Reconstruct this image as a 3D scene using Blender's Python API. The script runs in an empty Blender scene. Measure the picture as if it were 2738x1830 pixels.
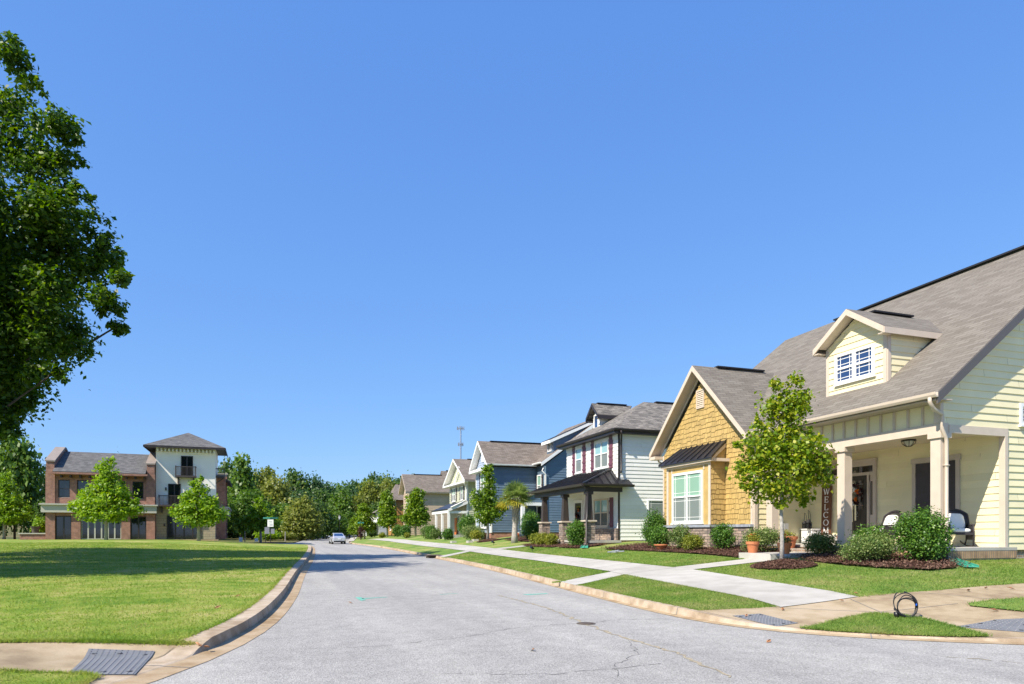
import bpy, math, random
import numpy as np
from mathutils import Vector, Matrix
R = math.radians
SC = bpy.context.scene
COL = SC.collection
rnd = random.Random(7)

# ---------------------------------------------------------------- camera, sky, sun, exposure
cd = bpy.data.cameras.new('camera'); cam = bpy.data.objects.new('camera', cd); COL.objects.link(cam)
cam.location = (0, 0, 1.5); cam.rotation_euler = (R(90), 0, -math.atan(612/1800))
cd.sensor_width = 36; cd.lens = 23.67; cd.shift_y = 0.1863; cd.clip_end = 6000; cd.clip_start = 0.1
SC.camera = cam
W = bpy.data.worlds.new('World'); SC.world = W; W.use_nodes = True
wn = W.node_tree
sky = wn.nodes.new('ShaderNodeTexSky'); sky.sky_type = 'NISHITA'; sky.sun_disc = False
SUN = Vector((-1, -.42, 1.1)).normalized()
sky.sun_elevation = math.asin(SUN.z); sky.sun_rotation = math.atan2(SUN.x, SUN.y)
sky.altitude = 0; sky.air_density = 1.0; sky.dust_density = 0.1; sky.ozone_density = 5.0
wn.nodes['Background'].inputs[1].default_value = 0.15
# clear saturated blue: per-channel tone of the Nishita sky (flatter towards the horizon, as in the photo)
sp = wn.nodes.new('ShaderNodeSeparateColor'); cb = wn.nodes.new('ShaderNodeCombineColor'); wn.links.new(sky.outputs[0], sp.inputs[0])
for i, (g, a) in enumerate(((.66, .236), (.52, .306), (.30, .445))):
    pw = wn.nodes.new('ShaderNodeMath'); pw.operation = 'POWER'; pw.inputs[1].default_value = g
    ml = wn.nodes.new('ShaderNodeMath'); ml.operation = 'MULTIPLY'; ml.inputs[1].default_value = a/.15*.15**g
    wn.links.new(sp.outputs[i], pw.inputs[0]); wn.links.new(pw.outputs[0], ml.inputs[0]); wn.links.new(ml.outputs[0], cb.inputs[i])
wn.links.new(cb.outputs[0], wn.nodes['Background'].inputs[0])
sl = bpy.data.lights.new('sun', 'SUN'); sl.energy = 3.3; sl.angle = R(.53); sl.color = (1, .925, .80)
so = bpy.data.objects.new('sun', sl); COL.objects.link(so)
so.rotation_euler = (-SUN).to_track_quat('-Z', 'Y').to_euler()
vs = SC.view_settings; vs.view_transform = 'Standard'; vs.look = 'None'; vs.exposure = 1.25; vs.gamma = 1
vs.use_curve_mapping = False
SC.cycles.max_bounces = 5; SC.cycles.diffuse_bounces = 3; SC.cycles.transparent_max_bounces = 4
SC.cycles.use_denoising = True

# ---------------------------------------------------------------- terrain survey
def itp(x, tab):
    if x <= tab[0][0]: return tab[0][1]
    for (a, b), (c, d) in zip(tab, tab[1:]):
        if x <= c: return b + (d-b)*(x-a)/(c-a)
    return tab[-1][1]
RX=[(10.1,6.5),(16.2,7.0),(23,7.65),(30.6,8.15),(45,8.55),(60,9.1),(75,9.3),(88,8.8),(95,8.4),(103,9.5),(135,12.5),(165,16),(230,24)]
RY=[(6.55,10.1),(6.8,8.8),(7.4,7.75),(8.34,7.0),(9.3,6.3),(10.8,5.4),(13,4.5),(17,3.8),(40,3.6)]
LX=[(7.4,-1.08),(9.75,-.38),(11.8,-.06),(14.4,.16),(17.8,.41),(24.4,.69),(35,1.4),(50,2.2),(77,3.3),(86,2.2),(100,1.5),(118,3.3),(161,7.2),(230,14)]
ZH=[(8,.45),(12,.58),(16,.72),(22,.85),(33,.92),(48,1.1),(100,1.05),(140,.9),(200,.6)]
def rise(Y): return .011*max(0, Y-95)
def smin(a, b, k=.15):
    h = max(0, min(1, .5+.5*(b-a)/k)); return b*(1-h)+a*h-k*h*(1-h)
def ss(x): x = max(0, min(1, x)); return x*x*(3-2*x)
def TR(X, Y):
    tx = (X-itp(Y, RX)-.28)/9.2; ty = (Y-itp(X, RY)-.28)/8.5
    t = max(0, min(1, smin(tx, ty)))
    w = math.exp(-(((X-8.4)**2+(Y-7.7)**2)/6)**2)
    return .13-.105*w+itp(Y, ZH)*t+rise(Y)
def TL(X, Y):
    dx = itp(Y, LX)-.3-X
    w = ss((9.75-Y)/.85)*ss((X+3.4)/1.3)
    return .14-.127*w+.62*ss(max(0, dx)/16)*ss((Y-12)/62)+rise(Y)

# ---------------------------------------------------------------- materials
MATS = {}
def newmat(name):
    m = bpy.data.materials.new(name); m.use_nodes = True
    n = m.node_tree; b = n.nodes['Principled BSDF']; MATS[name] = m
    return m, n, b
def N(nt, t, **kw):
    n = nt.nodes.new(t)
    for k, v in kw.items():
        if k.startswith('i_'):
            n.inputs[k[2:].replace('_', ' ')].default_value = v
        else: setattr(n, k, v)
    return n
def ramp(nt, stops):
    r = nt.nodes.new('ShaderNodeValToRGB'); e = r.color_ramp.elements
    while len(e) < len(stops): e.new(.5)
    for x, (p, c) in zip(e, stops): x.position = p; x.color = (*c, 1) if len(c) == 3 else c
    return r
def coords(nt, kind='Object', scale=(1, 1, 1)):
    tc = nt.nodes.new('ShaderNodeTexCoord'); mp = nt.nodes.new('ShaderNodeMapping')
    mp.inputs['Scale'].default_value = scale
    nt.links.new(tc.outputs[kind], mp.inputs['Vector']); return mp.outputs['Vector']
def plain(name, col, rough=.6, var=.12, vscale=3.0, metal=0, spec=.5, bump=0, bscale=40, island=0):
    m, nt, b = newmat(name)
    b.inputs['Roughness'].default_value = rough; b.inputs['Metallic'].default_value = metal
    b.inputs['Specular IOR Level'].default_value = spec
    v = coords(nt)
    no = N(nt, 'ShaderNodeTexNoise', i_Scale=vscale, i_Detail=5.0); nt.links.new(v, no.inputs['Vector'])
    lo = tuple(c*(1-var) for c in col); hi = tuple(min(1, c*(1+var)) for c in col)
    r = ramp(nt, [(.3, lo), (.7, hi)]); nt.links.new(no.outputs[0], r.inputs[0])
    if island:   # each board a touch lighter or darker
        g = nt.nodes.new('ShaderNodeNewGeometry'); ri = ramp(nt, [(0, (1-island,)*3), (1, (1+island*.6,)*3)]); nt.links.new(g.outputs['Random Per Island'], ri.inputs[0])
        mx = N(nt, 'ShaderNodeMix', data_type='RGBA', blend_type='MULTIPLY'); mx.inputs[0].default_value = 1
        nt.links.new(r.outputs[0], mx.inputs[6]); nt.links.new(ri.outputs[0], mx.inputs[7]); nt.links.new(mx.outputs[2], b.inputs['Base Color'])
    else: nt.links.new(r.outputs[0], b.inputs['Base Color'])
    if bump:
        n2 = N(nt, 'ShaderNodeTexNoise', i_Scale=bscale, i_Detail=4.0); nt.links.new(v, n2.inputs['Vector'])
        bp = N(nt, 'ShaderNodeBump', i_Strength=bump, i_Distance=.02); nt.links.new(n2.outputs[0], bp.inputs['Height'])
        nt.links.new(bp.outputs[0], b.inputs['Normal'])
    return m
def bricks(name, c1, c2, mortar, w, h, ms=.01, rough=.8, noise=.25, nscale=(1, 1, 1), bump=.3, off=.5, bias=0, c3=None, squash=1):
    m, nt, b = newmat(name); b.inputs['Roughness'].default_value = rough
    b.inputs['Specular IOR Level'].default_value = .25
    uv = coords(nt, 'UV')
    br = N(nt, 'ShaderNodeTexBrick', offset=off, squash=squash)
    for k, v in (('Color1', (*c1, 1)), ('Color2', (*c2, 1)), ('Mortar', (*mortar, 1)), ('Scale', 1.0), ('Mortar Size', ms), ('Mortar Smooth', .2), ('Bias', bias), ('Brick Width', w), ('Row Height', h)):
        br.inputs[k].default_value = v
    nt.links.new(uv, br.inputs['Vector'])
    uv2 = coords(nt, 'UV', nscale)
    no = N(nt, 'ShaderNodeTexNoise', i_Scale=2.5, i_Detail=6.0); nt.links.new(uv2, no.inputs['Vector'])
    r = ramp(nt, [(.3, (1-noise,)*3), (.7, (1+noise,)*3)]); nt.links.new(no.outputs[0], r.inputs[0])
    mx = N(nt, 'ShaderNodeMix', data_type='RGBA', blend_type='MULTIPLY'); mx.inputs[0].default_value = 1
    nt.links.new(br.outputs[0], mx.inputs[6]); nt.links.new(r.outputs[0], mx.inputs[7])
    nt.links.new(mx.outputs[2], b.inputs['Base Color'])
    bp = N(nt, 'ShaderNodeBump', i_Strength=bump, i_Distance=.02, invert=True)
    nt.links.new(br.outputs['Fac'], bp.inputs['Height']); nt.links.new(bp.outputs[0], b.inputs['Normal'])
    return m
def leafmat(name, cols, transl=.35, rough=.45, spec=.35, patch=0):
    m, nt, b = newmat(name)
    g = nt.nodes.new('ShaderNodeNewGeometry')
    r = ramp(nt, [(i/(len(cols)-1), c) for i, c in enumerate(cols)])
    oi = nt.nodes.new('ShaderNodeObjectInfo')
    ad = N(nt, 'ShaderNodeMath', operation='MULTIPLY_ADD'); ad.inputs[1].default_value = .22; 
    nt.links.new(oi.outputs['Random'], ad.inputs[0])
    ml = N(nt, 'ShaderNodeMath', operation='MULTIPLY'); ml.inputs[1].default_value = .8
    nt.links.new(g.outputs['Random Per Island'], ml.inputs[0]); nt.links.new(ml.outputs[0], ad.inputs[2])
    if patch:   # turf tone drifts from place to place
        n1 = N(nt, 'ShaderNodeTexNoise', i_Scale=patch, i_Detail=5.0, i_Roughness=.65); nt.links.new(coords(nt), n1.inputs['Vector'])
        rp_ = ramp(nt, [(.36, (0, 0, 0)), (.64, (1, 1, 1))]); nt.links.new(n1.outputs[0], rp_.inputs[0])
        m2 = N(nt, 'ShaderNodeMath', operation='MULTIPLY'); m2.inputs[1].default_value = .62; nt.links.new(rp_.outputs[0], m2.inputs[0])
        a2 = N(nt, 'ShaderNodeMath', operation='MULTIPLY_ADD'); a2.inputs[1].default_value = .42; nt.links.new(g.outputs['Random Per Island'], a2.inputs[0]); nt.links.new(m2.outputs[0], a2.inputs[2])
        nt.links.new(a2.outputs[0], r.inputs[0])
    else: nt.links.new(ad.outputs[0], r.inputs[0])
    b.inputs['Roughness'].default_value = rough; b.inputs['Specular IOR Level'].default_value = spec
    nt.links.new(r.outputs[0], b.inputs['Base Color'])
    tr = nt.nodes.new('ShaderNodeBsdfTranslucent')
    hs = N(nt, 'ShaderNodeHueSaturation', i_Saturation=1.1, i_Value=1.5); nt.links.new(r.outputs[0], hs.inputs['Color'])
    nt.links.new(hs.outputs[0], tr.inputs[0])
    ms = nt.nodes.new('ShaderNodeMixShader'); ms.inputs[0].default_value = transl
    nt.links.new(b.outputs[0], ms.inputs[1]); nt.links.new(tr.outputs[0], ms.inputs[2])
    nt.links.new(ms.outputs[0], nt.nodes['Material Output'].inputs[0])
    return m
def groundmat(name, cols, scales=(.25, 1.7, 30), rough=.95, bump=.5, bdist=.03, fine=.35, fcols=None):
    m, nt, b = newmat(name); b.inputs['Roughness'].default_value = rough; b.inputs['Specular IOR Level'].default_value = .15
    v = coords(nt)
    n1 = N(nt, 'ShaderNodeTexNoise', i_Scale=scales[0], i_Detail=4.0); nt.links.new(v, n1.inputs['Vector'])
    n2 = N(nt, 'ShaderNodeTexNoise', i_Scale=scales[1], i_Detail=6.0); nt.links.new(v, n2.inputs['Vector'])
    n3 = N(nt, 'ShaderNodeTexNoise', i_Scale=scales[2], i_Detail=5.0, i_Roughness=.7); nt.links.new(v, n3.inputs['Vector'])
    a = N(nt, 'ShaderNodeMix', data_type='FLOAT'); a.inputs[0].default_value = .5
    nt.links.new(n1.outputs[0], a.inputs[2]); nt.links.new(n2.outputs[0], a.inputs[3])
    r = ramp(nt, [(.39+.22*i/(len(cols)-1), c) for i, c in enumerate(cols)]); nt.links.new(a.outputs[0], r.inputs[0])
    r3 = ramp(nt, [(.3, (1-fine,)*3), (.7, (1+fine,)*3)]); nt.links.new(n3.outputs[0], r3.inputs[0])
    mx = N(nt, 'ShaderNodeMix', data_type='RGBA', blend_type='MULTIPLY'); mx.inputs[0].default_value = 1
    nt.links.new(r.outputs[0], mx.inputs[6]); nt.links.new(r3.outputs[0], mx.inputs[7])
    nt.links.new(mx.outputs[2], b.inputs['Base Color'])
    bp = N(nt, 'ShaderNodeBump', i_Strength=bump, i_Distance=bdist); nt.links.new(n3.outputs[0], bp.inputs['Height'])
    nt.links.new(bp.outputs[0], b.inputs['Normal'])
    return m

M = {}
M['cream'] = plain('cream_siding', (.82, .735, .465), .55, .05, 1.2, island=.06)
M['cream_trim'] = plain('beige_trim', (.60, .50, .40), .5, .05)
M['gold'] = plain('gold_shingle', (.475, .325, .115), .65, .10, 4, island=.12)
M['taupe'] = plain('taupe_trim', (.50, .42, .35), .5, .05)
M['dark_taupe'] = plain('dark_taupe_trim', (.105, .093, .088), .5, .05)
M['ceiling'] = plain('porch_ceiling', (.62, .52, .38), .6, .05)
M['white'] = plain('white_paint', (.82, .81, .79), .45, .04)
M['white_siding'] = plain('white_siding', (.82, .81, .77), .5, .04, 1.2, island=.05)
M['blue'] = plain('blue_siding', (.115, .17, .235), .55, .08, 1.2, island=.08)
M['blue_front'] = plain('pale_blue_siding', (.33, .39, .50), .55, .06, 1.2)
M['sage'] = plain('sage_siding', (.53, .53, .38), .55, .06, 1.2, island=.06)
M['tan'] = plain('tan_siding', (.48, .37, .265), .6, .06, 1.2, island=.07)
M['orange_tan'] = plain('orange_tan_siding', (.42, .22, .07), .6, .06, 1.2)
M['grey_lilac'] = plain('lilac_grey_siding', (.42, .42, .47), .6, .06, 1.2)
M['bronze'] = plain('dark_bronze_trim', (.035, .027, .027), .4, .1)
M['column_brown'] = plain('brown_column', (.045, .034, .031), .5, .1)
M['plum'] = plain('plum_shutter', (.16, .055, .08), .5, .1)
M['black_metal'] = plain('black_metal', (.012, .012, .014), .4, .1)
M['black_roof'] = plain('black_metal_roof', (.022, .021, .024), .35, .1, metal=.2)
M['door_black'] = plain('black_door', (.018, .016, .016), .3, .1)
M['vent_black'] = plain('ridge_vent_black', (.012, .012, .016), .7, .1)
M['shutter_dark'] = plain('dark_shutter', (.045, .035, .04), .5, .08)
M['shingle'] = bricks('brown_shingles', (.156, .136, .113), (.212, .19, .16), (.09, .076, .066), .42, .145, .008, .9, .09, (.7, 4, 1), .4)
M['shingle_warm'] = bricks('warm_shingles', (.15, .122, .10), (.235, .195, .162), (.08, .066, .054), .42, .145, .009, .9, .16, (.7, 4, 1), .4)
M['shingle_grey'] = bricks('grey_shingles', (.11, .10, .09), (.25, .225, .195), (.1, .09, .08), .32, .145, .008, .9, .3, (1, 4, 1), .35)
M['shingle_dark'] = bricks('slate_grey_shingles', (.085, .083, .082), (.16, .155, .15), (.08, .08, .08), .4, .16, .008, .9, .25, (.6, 4, 1), .35)
M['brick'] = bricks('red_brick', (.36, .135, .085), (.27, .095, .065), (.33, .26, .21), .22, .075, .012, .85, .25)
M['brick_tan'] = bricks('buff_brick', (.36, .24, .16), (.25, .17, .13), (.38, .34, .29), .21, .08, .014, .85, .35)
M['soldier'] = bricks('soldier_brick', (.46, .30, .17), (.32, .20, .12), (.20, .17, .14), .08, .21, .010, .85, .35, off=0)
M['stone'] = bricks('ledge_stone', (.40, .30, .23), (.22, .18, .16), (.13, .11, .10), .34, .11, .014, .85, .45, (2, 3, 1), .8)
M['ledge'] = plain('bluestone_ledge', (.30, .32, .36), .7, .2, 6)
M['stucco'] = plain('cream_stucco', (.88, .83, .74), .8, .04, .8, bump=.1)
M['stone_band'] = plain('pale_stone_band', (.46, .44, .37), .8, .08, .8)
M['coping'] = plain('weathered_coping', (.26, .215, .185), .8, .1, 1.5)
M['block'] = bricks('tan_block', (.40, .33, .22), (.36, .30, .20), (.2, .17, .12), 1.6, .3, .02, .85, .1)
M['wood_dark'] = plain('dark_wood', (.06, .045, .04), .6, .2)
M['concrete'] = groundmat('pale_concrete', [(.375, .35, .31), (.435, .41, .365), (.48, .455, .41)], (.3, 2, 60), .85, .12, .01, .08)
M['concrete_tan'] = groundmat('weathered_concrete', [(.27, .20, .125), (.37, .285, .18), (.43, .34, .23)], (.6, 3, 70), .9, .2, .01, .15)
M['curb'] = groundmat('curb_concrete', [(.30, .225, .15), (.42, .33, .235), (.50, .41, .31)], (.8, 4, 60), .9, .2, .01, .15)
M['gutter'] = groundmat('gutter_concrete', [(.28, .19, .105), (.37, .275, .17), (.43, .33, .22)], (.7, 4, 60), .9, .2, .01, .15)
M['mulch'] = groundmat('bark_mulch', [(.045, .022, .015), (.10, .05, .035), (.17, .09, .065)], (3, 14, 55), .95, 1.0, .05, .6)
M['lawn'] = groundmat('lawn', [(.11, .20, .02), (.19, .265, .036), (.27, .30, .065), (.37, .335, .115)], (.3, 1.6, 34), .95, .6, .04, .4)
M['lawn_green'] = groundmat('lawn_green', [(.10, .19, .034), (.155, .24, .048), (.215, .27, .064), (.31, .30, .10)], (.35, 1.5, 36), .95, .6, .04, .35)
M['dirt'] = groundmat('wild_ground', [(.06, .08, .02), (.12, .12, .04), (.25, .17, .09)], (.1, .6, 10), .95, .5, .05, .3)
M['terracotta'] = plain('terracotta', (.52, .18, .075), .7, .12, 8)
M['bark'] = plain('grey_bark', (.36, .33, .30), .9, .35, 14, bump=.5)
M['bark_dark'] = plain('dark_bark', (.09, .07, .055), .9, .3, 8, bump=.5)
M['tactile'] = plain('slate_tactile', (.165, .168, .178), .6, .1, 6)
M['green_plastic'] = plain('green_plastic', (.06, .36, .25), .4, .08)
M['paint_green'] = plain('green_marking', (.15, .40, .31), .8, .2, 12)
M['cushion'] = plain('white_cushion', (.80, .78, .72), .9, .05)
M['wicker'] = plain('brown_wicker', (.035, .028, .028), .6, .3, 40)
M['sign_wood'] = plain('brown_stained_wood', (.12, .045, .02), .6, .25, 5)
M['sign_white'] = plain('sign_white', (.82, .82, .80), .5, .03)
M['sign_green'] = plain('sign_green', (.05, .25, .20), .5, .05)
M['sign_back'] = plain('sign_back_grey', (.20, .21, .25), .4, .05)
M['orange'] = plain('orange_panel', (.62, .16, .03), .5, .08)
M['steel'] = plain('galvanised_steel', (.45, .46, .48), .4, .1, metal=.6)
M['silver'] = plain('silver_car_paint', (.62, .64, .68), .22, .02, metal=.45)
M['red_paint'] = plain('red_car_paint', (.13, .012, .018), .25, .05)
M['rubber'] = plain('black_rubber', (.012, .012, .012), .6, .2)
M['tail_red'] = plain('tail_light_red', (.55, .01, .015), .15, .02)
M['cable'] = plain('black_cable', (.015, .014, .015), .4, .2)
M['blue_tape'] = plain('blue_tape', (.02, .12, .6), .5, .05)
M['leaf_brown'] = plain('dry_leaf', (.34, .16, .07), .8, .4, 9)
M['flower_orange'] = leafmat('orange_flowers', [(.7, .12, .01), (.8, .25, .02), (.5, .05, .01)], .2)
M['flower_white'] = leafmat('white_flowers', [(.85, .82, .75), (.9, .9, .88)], .2)
M['flower_dark'] = leafmat('dark_flowers', [(.12, .02, .03), (.06, .04, .02)], .2)
M['flower_red'] = leafmat('red_flowers', [(.6, .01, .03), (.75, .05, .05)], .2)
def glass(name, col, rough=.06, spec=.6):
    m, nt, b = newmat(name); b.inputs['Base Color'].default_value = (*col, 1); b.inputs['Roughness'].default_value = rough
    b.inputs['Specular IOR Level'].default_value = spec; b.inputs['Coat Weight'].default_value = .6; b.inputs['Coat Roughness'].default_value = .02
    v = coords(nt); no = N(nt, 'ShaderNodeTexNoise', i_Scale=1.1); nt.links.new(v, no.inputs['Vector'])
    bp = N(nt, 'ShaderNodeBump', i_Strength=.03, i_Distance=.05); nt.links.new(no.outputs[0], bp.inputs['Height'])
    nt.links.new(bp.outputs[0], b.inputs['Coat Normal'])
    return m
M['glass_dark'] = glass('dark_glass', (.012, .014, .016))
M['glass_sky_reflection'] = glass('sky_reflection_glass', (.02, .05, .14))  # blue of the reflected sky put into the pane's base colour
M['blind'] = glass('blind_behind_glass', (.25, .42, .325))
M['blind_pale'] = glass('pale_blind_behind_glass', (.28, .46, .46))
M['screen'] = glass('insect_screen', (.19, .22, .21), .35, .3)
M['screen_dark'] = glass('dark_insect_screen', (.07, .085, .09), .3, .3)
M['lamp_glass'] = glass('lamp_glass', (.55, .55, .5), .1)

# leaves
M['maple'] = leafmat('maple_leaves', [(.06, .12, .008), (.11, .20, .012), (.19, .28, .016), (.30, .36, .022), (.44, .42, .035)], .4)
M['maple_deep'] = leafmat('street_maple_leaves', [(.065, .135, .01), (.125, .22, .015), (.20, .30, .022), (.31, .37, .035)], .4)
M['maple_left'] = leafmat('green_maple_leaves', [(.07, .15, .01), (.15, .27, .016), (.24, .37, .022), (.34, .44, .035)], .4)
M['oak'] = leafmat('oak_leaves', [(.03, .075, .01), (.06, .125, .012), (.11, .19, .014), (.22, .27, .016)], .42)
M['holly'] = leafmat('holly_leaves', [(.03, .09, .016), (.06, .15, .02), (.11, .22, .028), (.18, .30, .04)], .25, .42, .35)
M['azalea'] = leafmat('azalea_leaves', [(.05, .10, .02), (.10, .17, .035), (.17, .24, .06), (.27, .30, .11)], .25, .5)
M['yellow_shrub'] = leafmat('yellowish_shrub_leaves', [(.09, .13, .012), (.18, .22, .022), (.29, .31, .04), (.42, .38, .06)], .3)
M['wood_a'] = leafmat('forest_dark_leaves', [(.042, .088, .018), (.075, .14, .026), (.125, .20, .036)], .4)
M['wood_b'] = leafmat('forest_mid_leaves', [(.056, .12, .018), (.105, .19, .028), (.18, .275, .04)], .4)
M['wood_c'] = leafmat('forest_olive_leaves', [(.11, .145, .024), (.195, .23, .04), (.29, .30, .06)], .4)
M['wood_d'] = leafmat('forest_blue_leaves', [(.036, .085, .03), (.07, .135, .046), (.115, .19, .066)], .4)
M['palm'] = leafmat('palm_fronds', [(.12, .19, .04), (.20, .27, .07), (.32, .38, .12)], .35)
M['palm_yellow'] = leafmat('yellowing_palm_fronds', [(.45, .40, .05), (.58, .48, .08)], .3)
M['grass'] = leafmat('grass_blades', [(.11, .21, .024), (.20, .29, .042), (.30, .34, .07), (.44, .38, .15)], .4, .6, .2, .75)
M['grass_r'] = leafmat('grass_blades_green', [(.115, .215, .04), (.19, .29, .056), (.26, .325, .08), (.40, .36, .16)], .42, .6, .2, .9)

def asphalt():
    m, nt, b = newmat('asphalt'); b.inputs['Roughness'].default_value = .9; b.inputs['Specular IOR Level'].default_value = .2
    v = coords(nt)
    n1 = N(nt, 'ShaderNodeTexNoise', i_Scale=.25, i_Detail=5.0); n2 = N(nt, 'ShaderNodeTexVoronoi', i_Scale=55.0); n3 = N(nt, 'ShaderNodeTexNoise', i_Scale=95.0, i_Detail=2.0)
    n4 = N(nt, 'ShaderNodeTexNoise', i_Scale=3.0, i_Detail=6.0)
    for n in (n1, n2, n3, n4): nt.links.new(v, n.inputs['Vector'])
    r1 = ramp(nt, [(.3, (.315, .302, .28)), (.7, (.375, .36, .333))]); nt.links.new(n1.outputs[0], r1.inputs[0])
    r2 = ramp(nt, [(0, (.72,)*3), (.5, (1.0,)*3), (1, (1.32,)*3)]); nt.links.new(n2.outputs['Color'], r2.inputs[0])
    r3 = ramp(nt, [(.3, (.78,)*3), (.7, (1.2,)*3)]); nt.links.new(n3.outputs[0], r3.inputs[0])
    r4 = ramp(nt, [(.3, (.9,)*3), (.7, (1.08,)*3)]); nt.links.new(n4.outputs[0], r4.inputs[0])
    v5 = coords(nt, 'Object', (.9, .035, 1)); n5 = N(nt, 'ShaderNodeTexNoise', i_Scale=1.0, i_Detail=3.0); nt.links.new(v5, n5.inputs['Vector'])
    r5 = ramp(nt, [(.35, (.88, .88, .89)), (.65, (1.07, 1.06, 1.05))]); nt.links.new(n5.outputs[0], r5.inputs[0])
    c = r1.outputs[0]
    for r in (r2, r3, r4, r5):
        mx = N(nt, 'ShaderNodeMix', data_type='RGBA', blend_type='MULTIPLY'); mx.inputs[0].default_value = 1
        nt.links.new(c, mx.inputs[6]); nt.links.new(r.outputs[0], mx.inputs[7]); c = mx.outputs[2]
    nt.links.new(c, b.inputs['Base Color'])
    bp = N(nt, 'ShaderNodeBump', i_Strength=.6, i_Distance=.01); nt.links.new(n2.outputs[0], bp.inputs['Height']); nt.links.new(bp.outputs[0], b.inputs['Normal'])
    return m
M['asphalt'] = asphalt()
M['crack'] = plain('crack_fill', (.19, .182, .172), .95, .3, 20)
M['crack_tan'] = plain('sandy_crack', (.33, .275, .19), .95, .4, 20)

# ---------------------------------------------------------------- objects
def tag(o, label=None, cat=None, group=None, kind=None):
    if label: o['label'] = label
    if cat: o['category'] = cat
    if group: o['group'] = group
    if kind: o['kind'] = kind
    return o
def thing(name, label, cat, loc, rz=0, group=None):
    o = bpy.data.objects.new(name, None); COL.objects.link(o); o.location = loc; o.rotation_euler = (0, 0, rz)
    o.empty_display_size = .3
    return tag(o, label, cat, group)
def link(name, me, mat, parent=None):
    o = bpy.data.objects.new(name, me); COL.objects.link(o)
    if mat: me.materials.append(mat)
    if parent: o.parent = parent
    return o
def copy_tree(o, parent=None):
    c = o.copy(); COL.objects.link(c)
    if parent: c.parent = parent
    for ch in list(o.children): copy_tree(ch, c)
    return c
Zv = Vector((0, 0, 1))
NOSPLIT = {'joint', 'kerb_joint', 'crack', 'sealed_crack', 'dome', 'lettering', 'door_number', 'grille', 'pane', 'window_pane', 'door_glass', 'gutter', 'kerb', 'orange_flowers'}
class MB:
    def __init__(s): s.v = []; s.f = []
    def poly(s, pts):
        n = len(s.v); s.v += [tuple(p) for p in pts]; s.f.append(tuple(range(n, n+len(pts)))); return s
    def hexa(s, p):   # 8 pts: bottom 4 ccw, top 4 ccw
        n = len(s.v); s.v += [tuple(q) for q in p]
        for f in ((0, 3, 2, 1), (4, 5, 6, 7), (0, 1, 5, 4), (1, 2, 6, 5), (2, 3, 7, 6), (3, 0, 4, 7)): s.f.append(tuple(n+i for i in f))
        return s
    def box(s, x0, x1, y0, y1, z0, z1):
        return s.hexa([(x0, y0, z0), (x1, y0, z0), (x1, y1, z0), (x0, y1, z0), (x0, y0, z1), (x1, y0, z1), (x1, y1, z1), (x0, y1, z1)])
    def prism(s, pts, vec):
        vec = Vector(vec); a = [Vector(p) for p in pts]; b = [p+vec for p in a]; n = len(s.v); k = len(a)
        s.v += [tuple(p) for p in a+b]; s.f.append(tuple(range(n, n+k))); s.f.append(tuple(range(n+2*k-1, n+k-1, -1)))
        for i in range(k): j = (i+1) % k; s.f.append((n+i, n+j, n+k+j, n+k+i))
        return s
    def slab(s, pts, th): return s.prism(pts, (0, 0, -th))
    def beam(s, p0, p1, w, h, up=Zv):
        p0 = Vector(p0); p1 = Vector(p1); d = (p1-p0).normalized(); side = d.cross(Vector(up))
        if side.length < 1e-4: side = d.cross(Vector((1, 0, 0)))
        side.normalize(); u = side.cross(d).normalized()
        a = side*w/2; b = u*h/2
        return s.hexa([p0-a-b, p0+a-b, p1+a-b, p1-a-b, p0-a+b, p0+a+b, p1+a+b, p1-a+b])
    def tube(s, path, r, n=8, cap=True):
        P = [Vector(p) for p in path]; rs = r if isinstance(r, (list, tuple)) else [r]*len(P); base = len(s.v)
        ref = None
        for i, p in enumerate(P):
            d = (P[min(i+1, len(P)-1)]-P[max(i-1, 0)]).normalized()
            if ref is None: ref = d.orthogonal().normalized()
            u = (ref-d*ref.dot(d)); u = u.normalized() if u.length > 1e-5 else d.orthogonal().normalized(); ref = u; w = d.cross(u)
            for k in range(n):
                a = 2*math.pi*k/n; s.v.append(tuple(p+(u*math.cos(a)+w*math.sin(a))*rs[i]))
        for i in range(len(P)-1):
            for k in range(n):
                a = base+i*n+k; b = base+i*n+(k+1) % n; s.f.append((a, b, b+n, a+n))
        if cap: s.f.append(tuple(range(base+n-1, base-1, -1))); e = base+(len(P)-1)*n; s.f.append(tuple(range(e, e+n)))
        return s
    def lathe(s, prof, c=(0, 0, 0), n=20):
        base = len(s.v)
        for (r, z) in prof:
            for k in range(n): a = 2*math.pi*k/n; s.v.append((c[0]+r*math.cos(a), c[1]+r*math.sin(a), c[2]+z))
        for i in range(len(prof)-1):
            for k in range(n):
                a = base+i*n+k; b = base+i*n+(k+1) % n; s.f.append((a, b, b+n, a+n))
        return s
    def fbox(s, F, a0, a1, b0, b1, c0, c1):  # a along wall, b up, c out
        return s.hexa([F(a0, b0, c0), F(a1, b0, c0), F(a1, b0, c1), F(a0, b0, c1), F(a0, b1, c0), F(a1, b1, c0), F(a1, b1, c1), F(a0, b1, c1)])
    def mesh(s, name, off=(0, 0, 0), uv=True, smooth=False):
        me = bpy.data.meshes.new(name); o = Vector(off); use = {}
        fs = [tuple(use.setdefault(i, len(use)) for i in f) for f in s.f]
        me.from_pydata([tuple(Vector(s.v[i])-o) for i in use], [], fs)
        if uv:
            l = me.uv_layers.new(name='UVMap').data
            for p in me.polygons:
                n = p.normal
                if abs(n.z) > .999: ux, uy = Vector((1, 0, 0)), Vector((0, 1, 0))
                else: ux = Zv.cross(n).normalized(); uy = n.cross(ux)
                for li in p.loop_indices:
                    q = me.vertices[me.loops[li].vertex_index].co; l[li].uv = (q.dot(ux), q.dot(uy))
        if smooth: me.polygons.foreach_set('use_smooth', [True]*len(me.polygons))
        me.update(); return me
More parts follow.
